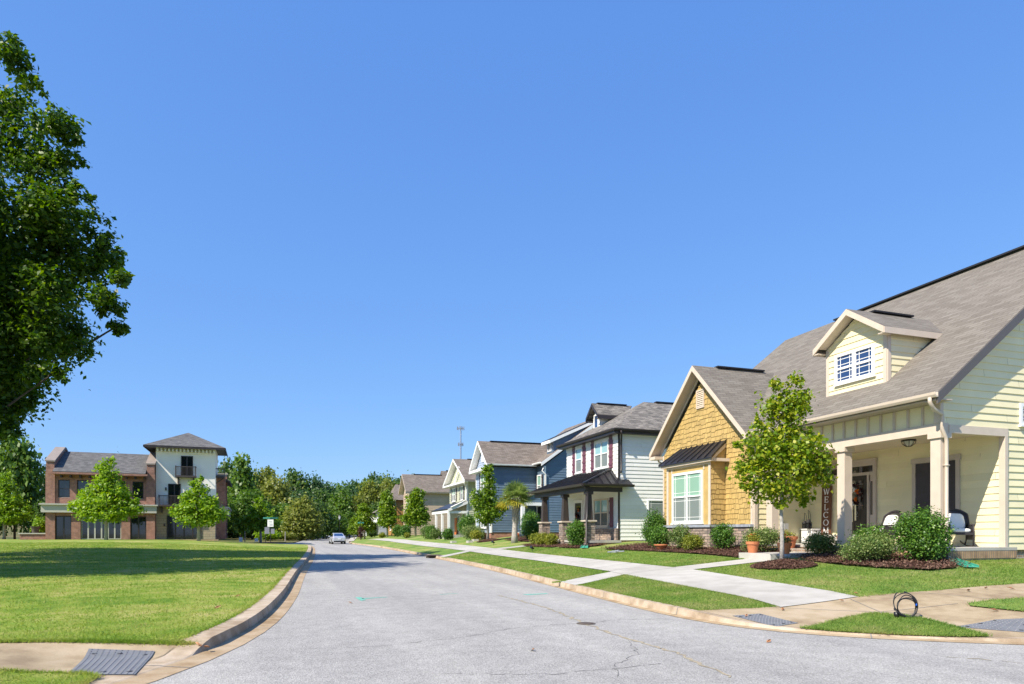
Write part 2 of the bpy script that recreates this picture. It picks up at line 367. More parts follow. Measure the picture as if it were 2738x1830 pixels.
    def build(s, name, mat, parent=None, uv=True, smooth=False, off=None):
        if off is None: off = parent_world(parent) if parent else (0, 0, 0)
        ps = s.pieces() if parent and name not in NOSPLIT else [s]
        return [link(name, p.mesh(name, off, uv, smooth), mat, parent) for p in ps][0]
    def pieces(s):
        n = len(s.v); par = list(range(n))
        def find(a):
            while par[a] != a: par[a] = par[par[a]]; a = par[a]
            return a
        key = {}
        for i, v in enumerate(s.v): k = tuple(round(c, 4) for c in v); par[find(i)] = find(key.setdefault(k, i))
        for f in s.f:
            for a in f[1:]: par[find(a)] = find(f[0])
        isl = {}
        for f in s.f: isl.setdefault(find(f[0]), []).append(f)
        if len(isl) == 1 or len(isl) > 400: return [s]
        rs = list(isl); bb = []
        for r in rs:
            P = np.array([s.v[i] for f in isl[r] for i in f]); bb.append((P.min(0), P.max(0)))
        lo = np.array([b[0] for b in bb]); hi = np.array([b[1] for b in bb]); size = (hi-lo).max(1)
        gap = np.maximum(0, np.maximum(lo[:, None]-hi[None], lo[None]-hi[:, None])); near = np.sqrt((gap**2).sum(2)) <= np.maximum(.02, .5*np.maximum(size[:, None], size[None]))
        lab = list(range(len(rs)))
        def fl(a):
            while lab[a] != a: a = lab[a]
            return a
        for a, b in zip(*np.nonzero(np.triu(near, 1))): lab[fl(a)] = fl(b)
        grp = {}
        for i, r in enumerate(rs): grp.setdefault(fl(i), []).extend(isl[r])
        if len(grp) == 1: return [s]
        out = []
        for fs in grp.values():
            m = MB(); m.v = s.v; m.f = fs; out.append(m)
        return sorted(out, key=lambda m: -len(m.f))
def parent_world(p):
    o = Vector(p.location)
    while p.parent: p = p.parent; o += Vector(p.location)
    return o
def frame(o, n):
    o = Vector(o); n = Vector(n); t = Zv.cross(n)
    return lambda a, b, c: tuple(o+t*a+Zv*b+n*c)
def clip(poly, ax, val, keep):
    out = []
    for i, p in enumerate(poly):
        q = poly[(i+1) % len(poly)]; a = (p[ax]-val)*keep; b = (q[ax]-val)*keep
        if a >= 0: out.append(p)
        if (a > 0 and b < 0) or (a < 0 and b > 0):
            t = a/(a-b); out.append((p[0]+(q[0]-p[0])*t, p[1]+(q[1]-p[1])*t))
    return out
def lap(mb, pts, n, h=.2, lip=.022, z0=0):
    lip *= 1.15
    n = Vector(n); t = Zv.cross(n); P = [Vector(p) for p in pts]; d0 = P[0].dot(n)
    q = [(p.dot(t), p.z) for p in P]; zs = [p[1] for p in q]
    to = lambda s, z, c: t*s+n*(d0+c)+Zv*z
    k = math.floor((min(zs)-z0)/h)
    while z0+k*h < max(zs):
        za = z0+k*h; c = clip(clip(q, 1, za, 1), 1, za+h, -1)
        if len(c) >= 3:
            sa, sb = min(p[0] for p in c), max(p[0] for p in c); s_ = math.floor(sa/3.66)*3.66-((k*1.37) % 3.66)
            while s_ < sb:   # butt jointed boards
                d = clip(clip(c, 0, s_+.003, 1), 0, s_+3.657, -1); s_ += 3.66
                if len(d) >= 3: mb.poly([to(s, z, lip*(1-(z-za)/h)+.003) for s, z in d])
            zb = min(p[1] for p in c); b = [p[0] for p in c if p[1] < zb+1e-5]
            if len(b) > 1 and max(b)-min(b) > .01:
                mb.poly([to(min(b), zb, .0), to(max(b), zb, .0), to(max(b), zb, lip+.003), to(min(b), zb, lip+.003)])
        k += 1
    return mb
def shakes(mb, pts, n, h=.2, lip=.024, z0=0, seed=1):
    rr = random.Random(seed); n = Vector(n); t = Zv.cross(n); P = [Vector(p) for p in pts]; d0 = P[0].dot(n)
    q = [(p.dot(t), p.z) for p in P]; zs = [p[1] for p in q]; sa = min(p[0] for p in q); sb = max(p[0] for p in q)
    to = lambda s, z, c: t*s+n*(d0+c)+Zv*z
    mb.poly([to(s, z, -.004) for s, z in q])
    k = math.floor((min(zs)-z0)/h)-1
    while z0+k*h < max(zs):
        za = z0+k*h; s = sa-rr.random()*.2; row = rr.random()
        while s < sb:
            w = rr.choice((.1, .14, .18, .24, .3)); dz = rr.choice((0, 0, .025, .05))
            lo = za-dz
            c = clip(clip(clip(clip(q, 1, lo, 1), 1, za+h, -1), 0, s, 1), 0, s+w-.011, -1)
            if len(c) >= 3:
                f = lambda z: lip*(1-(z-lo)/(h+dz))+.003
                mb.poly([to(a, z, f(z)) for a, z in c])
                zb = min(p[1] for p in c); b = [p[0] for p in c if p[1] < zb+1e-5]
                if len(b) > 1 and max(b)-min(b) > .01:
                    mb.poly([to(min(b), zb, 0), to(max(b), zb, 0), to(max(b), zb, lip+.003), to(min(b), zb, lip+.003)])
            s += w
        k += 1
    return mb
def drape(poly, T, off, res=.6):
    mb = MB(); xs = [p[0] for p in poly]; ys = [p[1] for p in poly]
    ix = math.floor(min(xs)/res)
    while ix*res < max(xs):
        cx = clip(clip(poly, 0, ix*res, 1), 0, (ix+1)*res, -1)
        if len(cx) >= 3:
            iy = math.floor(min(p[1] for p in cx)/res)
            while iy*res < max(p[1] for p in cx):
                c = clip(clip(cx, 1, iy*res, 1), 1, (iy+1)*res, -1)
                if len(c) >= 3: mb.poly([(x, y, T(x, y)+off) for x, y in c])
                iy += 1
        ix += 1
    return mb
def strip(A, B, T, off, n=8, mb=None):  # quads between two polylines of equal length
    mb = mb or MB(); base = len(mb.v)
    for (a, b) in zip(A, B):
        for k in range(n+1):
            f = k/n; x = a[0]+(b[0]-a[0])*f; y = a[1]+(b[1]-a[1])*f; mb.v.append((x, y, T(x, y)+off))
    for i in range(len(A)-1):
        for k in range(n):
            a = base+i*(n+1)+k; mb.f.append((a, a+1, a+n+2, a+n+1))
    return mb
def resample(P, step):
    out = [P[0]]
    for a, b in zip(P, P[1:]):
        L = math.dist(a, b); n = max(1, int(L/step))
        for i in range(1, n+1): f = i/n; out.append((a[0]+(b[0]-a[0])*f, a[1]+(b[1]-a[1])*f))
    return out
def smooth2(P, it=2):
    for _ in range(it):
        P = [P[0]]+[((P[i-1][0]+2*P[i][0]+P[i+1][0])/4, (P[i-1][1]+2*P[i][1]+P[i+1][1])/4) for i in range(1, len(P)-1)]+[P[-1]]
    return P
def offset(P, d):  # to the left of travel
    out = []
    for i in range(len(P)):
        a = P[max(i-1, 0)]; b = P[min(i+1, len(P)-1)]; L = math.dist(a, b) or 1
        out.append((P[i][0]-(b[1]-a[1])/L*d, P[i][1]+(b[0]-a[0])/L*d))
    return out
def quads_mesh(name, V, k=4):
    """V: (n,k,3) array of separate k-gons"""
    n = V.shape[0]; me = bpy.data.meshes.new(name)
    me.vertices.add(n*k); me.vertices.foreach_set('co', V.reshape(-1).astype(np.float32))
    me.loops.add(n*k); me.loops.foreach_set('vertex_index', np.arange(n*k, dtype=np.int32))
    me.polygons.add(n); me.polygons.foreach_set('loop_start', np.arange(0, n*k, k, dtype=np.int32))
    try: me.polygons.foreach_set('loop_total', np.full(n, k, dtype=np.int32))
    except Exception: pass
    me.update(calc_edges=True); return me
def leafcloud(name, blobs, n, size, seed, per=9, spread=.5, shell=.45, droop=.0, aspect=.62, wexp=.75):
    """blobs: (x,y,z,rx,ry,rz). Leaves gather in twigs scattered through the blobs."""
    g = np.random.default_rng(seed); B = np.array(blobs, float)
    wts = (B[:, 3]*B[:, 4]*B[:, 5])**wexp; wts /= wts.sum()
    nc = max(1, n//per); bi = g.choice(len(B), nc, p=wts)
    d = g.normal(size=(nc, 3)); d /= np.linalg.norm(d, axis=1)[:, None]
    r = g.random(nc)**shell
    C = B[bi, :3]+d*B[bi, 3:6]*r[:, None]
    ci = np.repeat(np.arange(nc), per); m = len(ci)
    sz = (B[bi, 3:6].min(axis=1)*spread)[ci]
    P = C[ci]+g.normal(size=(m, 3))*np.minimum(sz, size*3.2)[:, None]*.55
    outd = d[ci]
    nrm = g.normal(size=(m, 3))*.75+outd*.6+np.array([0, 0, .75]); nrm /= np.linalg.norm(nrm, axis=1)[:, None]
    t = np.cross(nrm, g.normal(size=(m, 3))); t /= np.linalg.norm(t, axis=1)[:, None]+1e-9
    t[:, 2] -= droop; t /= np.linalg.norm(t, axis=1)[:, None]
    b = np.cross(nrm, t)
    s = size*(.6+.8*g.random(m))[:, None]
    tip = P+t*s*.5; tail = P-t*s*.5; w = b*s*.5*aspect; fold = nrm*s*.12
    V = np.stack([tail, P+w*.95+fold-t*s*.08, tip, P-w*.95+fold-t*s*.08], axis=1)
    return quads_mesh(name, V)
# ================================================================ the setting
flat = lambda x, y: 0
# far ground and hills
mb = MB()
ys = [-400, -60, 0, 60, 95, 120, 150, 200, 260, 330, 420, 600, 900, 1500, 3000]
xs = [-2500, -800, -300, -150, -80, -40, -20, 0, 20, 40, 60, 80, 120, 200, 400, 900, 2500]
def gz(x, y):
    hill = 9*ss((y-230)/300)*(1-.5*ss((y-700)/900))
    return min(rise(y), 2.2)-.12+hill
for y in ys:
    for x in xs: mb.v.append((x, y, gz(x, y)))
nx = len(xs)
for j in range(len(ys)-1):
    for i in range(nx-1): a = j*nx+i; mb.f.append((a, a+1, a+nx+1, a+nx))
tag(mb.build('ground', M['dirt'], smooth=True), 'wooded ground rising gently beyond the houses', 'ground', kind='structure')

# asphalt: the street, the cross street the camera stands on, the far bend
mb = MB()
ysr = [-25, 0, 10, 40, 70, 84]
strip([(-45, y) for y in ysr], [(45, y) for y in ysr], lambda x, y: 0, 0, 6, mb)
yf = [84, 92, 100, 110, 120, 135, 150, 165, 180, 200, 230]
strip([(itp(y, LX)-(9 if y < 95 else 0), y) for y in yf], [(itp(y, RX), y) for y in yf], lambda x, y: rise(y), .0, 4, mb)
road = tag(mb.build('road', M['asphalt']), 'pale grey asphalt street with fine cracks', 'road', kind='structure')
def crack(name, pts, w, mat, z=.004, seed=3):
    r = random.Random(seed); P = []
    for a, b in zip(pts, pts[1:]):
        L = math.dist(a, b); n = max(2, int(L/.09))
        for i in range(n): f = i/n; P.append((a[0]+(b[0]-a[0])*f+r.gauss(0, .025), a[1]+(b[1]-a[1])*f+r.gauss(0, .025)))
    P.append(pts[-1]); m = MB()
    L1 = offset(P, w/2); R1 = offset(P, -w/2)
    for i in range(len(P)):
        k = .35+r.random()*1.1; c = P[i]; m.v.append((c[0]+(L1[i][0]-c[0])*k, c[1]+(L1[i][1]-c[1])*k, z)); m.v.append((c[0]+(R1[i][0]-c[0])*k, c[1]+(R1[i][1]-c[1])*k, z))
    for i in range(len(P)-1):
        if r.random() > .06: m.f.append((2*i, 2*i+1, 2*i+3, 2*i+2))
    return m.build(name, mat, road)
crack('sealed_crack', [(4.4, 5.9), (4.65, 7.4), (4.6, 9.0), (4.72, 10.1), (5.0, 12.6), (4.9, 15.4)], .055, M['crack_tan'], seed=5)
crack('crack', [(4.6, 10.2), (3.4, 10.0), (2.3, 9.3), (1.2, 9.0), (.2, 9.1)], .012, M['crack'], seed=6)
crack('crack', [(4.55, 8.4), (4.2, 7.4), (3.6, 6.9), (3.3, 6.3)], .012, M['crack'], seed=8)
crack('crack', [(1.6, 7.0), (2.8, 6.6), (4.1, 6.75)], .011, M['crack'], seed=9)
crack('crack', [(4.75, 10.2), (5.6, 10.4), (6.3, 10.2)], .014, M['crack'], seed=10)
crack('crack', [(7.6, 6.0), (7.9, 5.7), (8.0, 5.4)], .02, M['crack_tan'], seed=11)
def patch(name, quad, mat, z=.004, parent=road):
    return MB().poly([(x, y, z) for x, y in quad]).build(name, mat, parent)
patch('paint_mark', [(1.62, 15.1), (1.75, 15.25), (1.72, 15.95), (1.58, 15.95)], M['paint_green'])
patch('paint_mark', [(1.7, 15.5), (2.3, 15.75), (2.3, 15.82), (1.7, 15.68)], M['paint_green'])
patch('paint_mark', [(3.6, 16.0), (4.1, 16.2), (4.1, 16.26), (3.6, 16.06)], M['paint_green'])
patch('paint_mark', [(5.55, 15.2), (6.15, 15.35), (6.2, 15.52), (5.5, 15.4)], M['paint_green'])

# kerbs and gutters
def kerb(P, T, side, name, label, gw=.30, kw=.29):
    """P: asphalt edge, side=+1 kerb lies to the left of travel"""
    g1 = offset(P, side*gw); k1 = offset(P, side*(gw+.025)); k2 = offset(P, side*(gw+.025+kw))
    m = MB(); n = len(P)
    for i in range(n):
        z = T(*k2[i]); base = rise(P[i][1])
        hh = z+.012
        for (p, zz) in ((P[i], base+.006), (g1[i], base+.018), (k1[i], max(hh-.015, base+.02)), (k1[i], hh)): m.v.append((p[0], p[1], zz))
        m.v.append((k2[i][0], k2[i][1], hh)); m.v.append((k2[i][0], k2[i][1], base-.1))
    mg = MB(); mg.v = m.v; mk = MB(); mk.v = m.v
    for i in range(n-1):
        a = i*6; b = a+6
        mg.f.append((a, a+1, b+1, b))
        for k in (1, 3, 4): mk.f.append((a+k, a+k+1 if k != 1 else a+3, b+k+1 if k != 1 else b+3, b+k))
    kb = tag(mk.build('kerb', M['curb']), label, 'kerb', kind='structure')
    mg.build('gutter', M['gutter'], kb)
    # expansion joints
    mj = MB(); s = 0
    for i in range(1, n):
        s += math.dist(P[i-1], P[i])
        if s > 3.0:
            s = 0; dx, dy = (P[i][0]-P[i-1][0], P[i][1]-P[i-1][1]); L = math.hypot(dx, dy); dx *= .008/L; dy *= .008/L
            a = i*6; q = [Vector(m.v[a+k]) for k in (0, 1, 3, 4)]; e = Vector((dx, dy, 0)); up = Vector((0, 0, .004))
            nn = Vector((P[i][0]-k2[i][0], P[i][1]-k2[i][1], 0)).normalized()*.004
            mj.poly([q[0]-e+up, q[0]+e+up, q[1]+e+up, q[1]-e+up]); mj.poly([q[2]-e+up, q[2]+e+up, q[3]+e+up, q[3]-e+up]); mj.poly([q[1]-e+nn, q[1]+e+nn, q[2]+e+nn, q[2]-e+nn])
    mj.build('kerb_joint', M['crack'], kb)
    return k2
Rp = [(itp(y, RX), y) for y in (230, 200, 165, 135, 120, 110, 103, 99, 95, 91, 88, 82, 75, 68, 60, 52, 45, 38, 30.6, 27, 23, 19.5, 16.2, 14, 12, 10.6)]+[(6.5, 10.1), (6.62, 9.3), (6.8, 8.75), (7.05, 8.2), (7.4, 7.75), (7.85, 7.33), (8.34, 7.0), (8.8, 6.65), (9.3, 6.3), (10, 5.85), (10.8, 5.4), (13, 4.5), (17, 3.8), (26, 3.6), (40, 3.6)]
Rp = resample(smooth2(resample(smooth2(Rp, 1), .7), 3), .35)
KR = kerb(Rp, TR, 1, 'kerb', 'weathered concrete kerb curving round the corner on the right', .14, .14)
Lp = [(-14, .9), (-8, 2.1), (-5, 3.3), (-3.2, 4.6), (-2.0, 6.0), (-1.08, 7.4), (-.7, 8.6), (-.38, 9.75)]+[(itp(y, LX), y) for y in (10.8, 11.8, 13, 14.4, 16, 17.8, 21, 24.4, 30, 35, 42, 50, 58, 66, 77, 80)]+[(3.0, 82.2), (1.8, 83.4), (-.5, 83.9), (-5, 84)]
Lp = resample(smooth2(resample(smooth2(Lp, 1), .7), 3), .2)
KL = kerb(Lp, TL, 1, 'kerb', 'weathered concrete kerb along the left lawn')

# lawns
def far_r(p):
    x, y = p
    if y > 10.2: return (70, y)
    a = max(0, min(1, (10.2-y)/6.6)); return (70, 10.2-4*a) if x < 30 else (70, y)
lr = [p for p in KR if p[1] < 190]
tt = [0]+[((k/60)**1.7) for k in range(1, 61)]
mb = MB(); nn = len(tt)
for p in lr:
    q = far_r(p)
    for f in tt:
        x = p[0]+(q[0]-p[0])*f; y = p[1]+(q[1]-p[1])*f; mb.v.append((x, y, TR(x, y)))
for i in range(len(lr)-1):
    for k in range(nn-1): a = i*nn+k; mb.f.append((a, a+1, a+nn+1, a+nn))
tag(mb.build('lawn', M['lawn_green'], smooth=True), 'mown front lawns and verges on the right of the street', 'lawn', kind='structure')
def lline(x): return 9.2+(-.65-x)*.235
ll = [(-.95, 9.1)]+[p for p in KL if p[1] > 9.45 and p[0] > -1.6]
mb = MB(); tt = [0]+[((k/30)**1.9) for k in range(1, 31)]; nn = len(tt)
for i, p in enumerate(ll):
    for f in tt:
        x = p[0]+(-60-p[0])*f; y = p[1]+(lline(x)-9.2)*max(0, 1-(p[1]-9)/30); y = y if p[1] > 9.4 else lline(x)
        mb.v.append((x, y, TL(x, y)+.02))
for i in range(len(ll)-1):
    for k in range(nn-1): a = i*nn+k; mb.f.append((a, a+1, a+nn+1, a+nn))
tag(mb.build('lawn', M['lawn'], smooth=True), 'wide mown lawn on the left with yellowing patches', 'lawn', kind='structure')
mb = drape([(-60, 81), (3.4, 81), (3.2, 82), (1.5, 83), (-60, 100)], TL, -.012, 4)
tag(mb.build('ground', M['lawn']), 'grass in front of the brick building', 'ground', kind='structure')
# far ground left of the bend
mb = strip([(itp(y, LX)-.2, y) for y in yf if y > 95], [(-70, y) for y in yf if y > 95], lambda x, y: rise(y), .05, 6)
tag(mb.build('ground', M['dirt']), 'rough verge of dry grass and red earth before the wood', 'ground', kind='structure')

# pavements and paths
MS = [(8.38, 9.8), (9.26, 17.24), (9.5, 18.68), (10.1, 26.54), (10.7, 39.43), (10.77, 40.66), (11.11, 52.98), (11.67, 66.42), (12.2, 82), (12.0, 96), (11.6, 101)]
MH = [(10.14, 9.8), (11.11, 16.63), (11.15, 17.76), (11.6, 27.24), (12.2, 38.2), (12.3, 39.6), (12.7, 50), (13.3, 63.97), (13.9, 80), (13.6, 95), (12.8, 101)]
yl = [9.8+i*.75 for i in range(122)]
MS = [(itp(y, [(q[1], q[0]) for q in MS]), y) for y in yl]; MH = [(itp(y, [(q[1], q[0]) for q in MH]), y) for y in yl]
pv = tag(strip(MS, MH, TR, .026, 8).build('pavement', M['concrete']), 'pale concrete pavement running along the front lawns', 'pavement', kind='structure')
mj = MB()
for i in range(5, 60):
    f = i*.9; y = 10+f*1.6
    if y > 62: break
    a = (itp(y, [(p[1], p[0]) for p in MS]), y); b = (itp(y+.3, [(p[1], p[0]) for p in MH]), y+.3)
    strip([a, (a[0], a[1]+.022)], [b, (b[0], b[1]+.022)], TR, .032, 16, mj)
mj.build('joint', M['crack'], pv)
def path(poly, mat, label, off=.018, res=.5, T=TR):
    return tag(drape(poly, T, off, res).build('path', M[mat]), label, 'path', kind='structure')
path([(7.17, 16.0), (9.35, 17.3), (9.5, 18.5), (7.28, 17.35)], 'concrete', 'short concrete link from the kerb to the pavement in front of the yellow house')
path([(8.5, 36.9), (10.75, 39.43), (10.85, 40.66), (8.5, 38.4)], 'concrete', 'short concrete link from the kerb in front of the white house')
path([(11.0, 17.76), (11.0, 16.63), (13.95, 16.65), (13.95, 17.75)], 'concrete', 'concrete garden path from the pavement to the yellow house step')
path([(12.1, 39.6), (12.0, 38.0), (14.14, 37.74), (14.3, 39.04)], 'concrete', 'narrow concrete garden path near the palm')
path([(15.9, 39.5), (14.6, 38.9), (14.6, 37.8), (15.9, 37.9)], 'concrete', 'concrete approach to the white house porch')
path([(9, 102), (9.9, 102), (16.8, 160), (15.4, 160)], 'concrete', 'distant strip of pavement beyond the silver car', .05, 3)
# corner apron
kr = [p for p in KR if p[1] < 10.4 and p[0] < 19]
outer = []
for i, p in enumerate(kr):
    f = i/(len(kr)-1); outer.append((itp(f, [(0, 7.2), (.16, 8.38), (.42, 10.15), (.62, 11.83), (1, 19)]), itp(f, [(0, 10.1), (.16, 9.9), (.42, 9.86), (.62, 9.62), (1, 10.0)])))
apron = tag(strip(kr, outer, TR, .014, 8).build('pavement', M['concrete_tan']), 'weathered tan concrete corner apron with ramps', 'pavement', kind='structure')
mj = MB()
for a, b in (((8.25, 9.9), (9.9, 8.3)), ((9.3, 8.75), (11.0, 8.5)), ((11.4, 9.6), (11.9, 8.5)), ((9.9, 9.75), (9.3, 8.2))):
    P = resample([a, b], .25); A = offset(P, .007); B = offset(P, -.007); strip(A, B, TR, .02, 1, mj)
mj.build('joint', M['crack'], apron)
def grasspatch(poly, T, label, mat='lawn_green', off=.035, res=.3):
    return tag(drape(poly, T, off, res).build('lawn', M[mat]), label, 'lawn', kind='structure')
TRI = [(7.4, 8.22), (7.68, 7.86), (8.2, 7.36), (8.7, 7.0), (9.25, 6.72), (9.4, 7.3), (9.55, 7.9), (9.5, 8.35), (9.2, 8.62), (8.7, 8.55), (8.1, 8.38)]
grasspatch(TRI, TR, 'small triangle of grass between the two kerb ramps')
RP = [(10.95, 8.25), (11.2, 7.55), (12.2, 7.0), (18, 6.0), (18, 8.9), (12.4, 8.4), (11.1, 8.4)]
grasspatch(RP, TR, 'grass strip right of the far kerb ramp')
TL0 = lambda x, y: TL(x, y)
KB = [p for p in KL if 7.0 < p[1] < 9.75][::-1]; nb = len(KB)
lb = [(-14, 8.3), (-6, 8.25), (-2.73, 8.12), (-2.1, 7.95), (-1.3, 7.6)]
xs_ = [-14, -9, -6, -4.6, -3.9]+[-3.5+.16*i for i in range(14)]
lw = strip([(x, lline(x)+.05) for x in xs_]+KB, [(min(x, -1.9), itp(x, lb)) for x in xs_]+[(-1.9+(KB[-1][0]+1.9)*(i+1)/nb, 7.65+(KB[-1][1]-7.65)*(i+1)/nb) for i in range(nb)], TL, .010, 14)
tag(lw.build('pavement', M['concrete_tan']), 'tan concrete pavement ending in a kerb ramp at the lower left', 'pavement', kind='structure')
GL = [(-14, 8.35), (-6, 8.3), (-2.73, 8.17), (-1.98, 8.05), (-1.78, 7.8), (-1.85, 7.3), (-2.3, 6.4), (-3.4, 5.3), (-5.2, 4.1), (-8.5, 2.9), (-14, 1.6)]
tag(drape(GL, TL, .03, .5).build('lawn', M['lawn']), 'strip of grass in the lower left corner', 'lawn', kind='structure')

# tactile pads: low plates with rows of domes
def pad(quad, T, label, nu, nv, off=.02):
    a, b, c, d = [Vector((*p, T(*p)+off)) for p in quad]
    def P(u, v):
        q = a*(1-u)*(1-v)+b*u*(1-v)+c*u*v+d*(1-u)*v; return Vector((q.x, q.y, T(q.x, q.y)+off-.0125))
    n_ = 10; E = lambda f: (quad[0][0]+(quad[3][0]-quad[0][0])*f, quad[0][1]+(quad[3][1]-quad[0][1])*f); G_ = lambda f: (quad[1][0]+(quad[2][0]-quad[1][0])*f, quad[1][1]+(quad[2][1]-quad[1][1])*f)
    o = strip([E(i/n_) for i in range(n_+1)], [G_(i/n_) for i in range(n_+1)], T, off, n_).build('tactile_pad', M['tactile'])
    dm = MB()
    for i in range(nu):
        for j in range(nv):
            p = P((i+.5)/nu, (j+.5)/nv)+Vector((0, 0, .012)); dm.lathe([(.018, 0), (.013, .007), (0, .009)], p, 6)
    dm.build('dome', M['tactile'], o)['kind'] = 'stuff'
    bl = MB()
    for u, v in ((.12, .12), (.5, .1), (.88, .12), (.12, .88), (.5, .9), (.88, .88)):
        p = P(u, v)+Vector((0, 0, .0125)); bl.lathe([(.03, 0), (.03, .004), (0, .004)], p, 8)
    bl.build('bolt', M['rubber'], o)
    return tag(o, label, 'tactile paving')
pad([(-2.22, 9.34), (-1.48, 9.16), (-1.45, 7.85), (-2.12, 8.08)], TL, 'slate tactile plate on the left kerb ramp', 11, 20, .022)
pad([(7.13, 9.5), (7.69, 9.5), (7.7, 8.6), (7.2, 8.52)], TR, 'slate tactile plate between verge and grass triangle', 8, 14)
pad([(9.5, 7.4), (10.4, 7.43), (10.85, 7.2), (9.95, 6.62)], TR, 'slate tactile plate at the right edge of the photo', 10, 8)

# mulch beds
def bed(poly, label, off=.04, hump=.03):
    cx = sum(p[0] for p in poly)/len(poly); cy = sum(p[1] for p in poly)/len(poly)
    r = random.Random(int(cx*100))
    m = drape(poly, TR, off, .25); m.v = [(x, y, z+r.random()*hump) for x, y, z in m.v]
    o = m.build('mulch_bed', M['mulch'])
    # bark chips
    g = np.random.default_rng(int(cx*77)); mesh = o.data; tris = []
    pts = [(v.co.x, v.co.y, v.co.z) for v in mesh.vertices]
    n = len(pts); k = min(6500, n*22)
    P = np.array(pts)[g.integers(0, n, k)]+g.normal(size=(k, 3))*np.array([.14, .14, .012])+np.array([0, 0, .03])
    t = g.normal(size=(k, 3))*np.array([1, 1, .5]); t /= np.linalg.norm(t, axis=1)[:, None]
    b = np.cross(t, np.array([0, 0, 1.])+g.normal(size=(k, 3))*.4); b /= np.linalg.norm(b, axis=1)[:, None]
    s = (.014+.03*g.random(k))[:, None]; w = b*.008
    V = np.stack([P-t*s-w, P+t*s-w, P+t*s+w, P-t*s+w], 1)
    link('bark_chip', quads_mesh('bark_chip', V), M['chips'], o)['kind'] = 'stuff'
    return tag(o, label, 'mulch bed', kind='stuff')
M['chips'] = leafmat('bark_chips', [(.035, .016, .011), (.09, .042, .03), (.16, .085, .06), (.26, .17, .12)], .05, .8, .2)
bed([(14.2, 28.6), (14.3, 25.1), (14.25, 22.0), (14.2, 20.3), (14.0, 18.4), (16.5, 18.3), (16.55, 29), (15.6, 29.2)], 'dark bark mulch under the bay window shrubs')
bed([(16.5, 16.6), (15.0, 16.6), (14.3, 15.6), (14.1, 14.2), (14.1, 12.9), (14.5, 11.9), (15.4, 11.95), (16.3, 12.7), (16.6, 13.4)], 'dark bark mulch in front of the yellow porch')
bed([(15.9, 34.6), (13.9, 34.2), (13.7, 36.5), (13.8, 38.7), (15.2, 38.9), (15.9, 36.4)], 'dark mulch under the low yellowish shrubs by the white house')
bed([(15.6, 31.3), (14.1, 31.4), (14.0, 33.6), (15.6, 33.8)], 'dark mulch round the clipped bush at the white porch')
bed([(16.4, 41.5), (15.4, 42.0), (15.6, 47.6), (18.8, 50), (18.8, 42)], 'shaded mulch beside the blue house')
def ring(c, r, label):
    m = MB(); n = 28; rr = random.Random(4)
    for q in range(6):
        f = q/5
        for k in range(n):
            a = 2*math.pi*k/n; R0 = r*(1-f)+.02; x = c[0]+R0*math.cos(a); y = c[1]+R0*math.sin(a)
            m.v.append((x, y, TR(x, y)+.03+.16*f**.7+rr.random()*.03))
    for q in range(5):
        for k in range(n): a = q*n+k; b = q*n+(k+1) % n; m.f.append((a, b, b+n, a+n))
    o = m.build('mulch_bed', M['mulch'])
    g = np.random.default_rng(5); k = 4200; a = g.random(k)*6.283; R0 = r*np.sqrt(g.random(k)); f = 1-R0/r
    P = np.stack([c[0]+R0*np.cos(a), c[1]+R0*np.sin(a), np.array([TR(c[0]+q*math.cos(b), c[1]+q*math.sin(b)) for q, b in zip(R0, a)])+.05+.16*f**.7], 1)
    t = g.normal(size=(k, 3))*np.array([1, 1, .4]); t /= np.linalg.norm(t, axis=1)[:, None]
    b = np.cross(t, np.array([0, 0, 1.])+g.normal(size=(k, 3))*.4); b /= np.linalg.norm(b, axis=1)[:, None]
    s = (.014+.03*g.random(k))[:, None]; w = b*.008
    link('bark_chip', quads_mesh('bark_chip', np.stack([P-t*s-w, P+t*s-w, P+t*s+w, P-t*s+w], 1)), M['chips'], o)['kind'] = 'stuff'
    return tag(o, label, 'mulch bed', kind='stuff')
ring((13.0, 15.1), .85, 'round mound of bark mulch at the foot of the near maple')
ring((15.0, 49.8), .9, 'flat ring of dark mulch under the maple by the blue house')

# grass blades where they can be made out
def blades(name, pts, T, mat, label, off, seed, hmul=1.0):
    g = np.random.default_rng(seed); n = len(pts)
    X = np.array([p[0] for p in pts]); Y = np.array([p[1] for p in pts]); Z = np.array([T(x, y) for x, y in pts])+off
    D = np.hypot(X, Y); h = (.016+.024*g.random(n))*hmul*(1+.015*D); w = .0028*(1+.10*D)*(.7+.6*g.random(n))
    a = g.random(n)*6.283; dx = np.cos(a)*w; dy = np.sin(a)*w; lx = g.normal(size=n)*h*.9; ly = g.normal(size=n)*h*.9
    V = np.stack([np.stack([X-dx, Y-dy, Z], 1), np.stack([X+dx, Y+dy, Z], 1), np.stack([X+lx, Y+ly, Z+h], 1)], 1)
    o = link(name, quads_mesh(name, V, 3), M[mat]); return tag(o, label, 'grass', kind='stuff')
def inpoly(x, y, P):
    c = False; j = len(P)-1
    for i in range(len(P)):
        if (P[i][1] > y) != (P[j][1] > y) and x < (P[j][0]-P[i][0])*(y-P[i][1])/(P[j][1]-P[i][1])+P[i][0]: c = not c
        j = i
    return c
rg = random.Random(11)
def fill(P, n, near=True, pw=1.8):
    x0 = min(p[0] for p in P); x1 = max(p[0] for p in P); y0 = min(p[1] for p in P); y1 = max(p[1] for p in P); out = []
    while len(out) < n:
        f = rg.random(); y = y0+(y1-y0)*(f**pw if near else f); x = x0+(x1-x0)*rg.random()
        if inpoly(x, y, P): out.append((x, y))
    return out
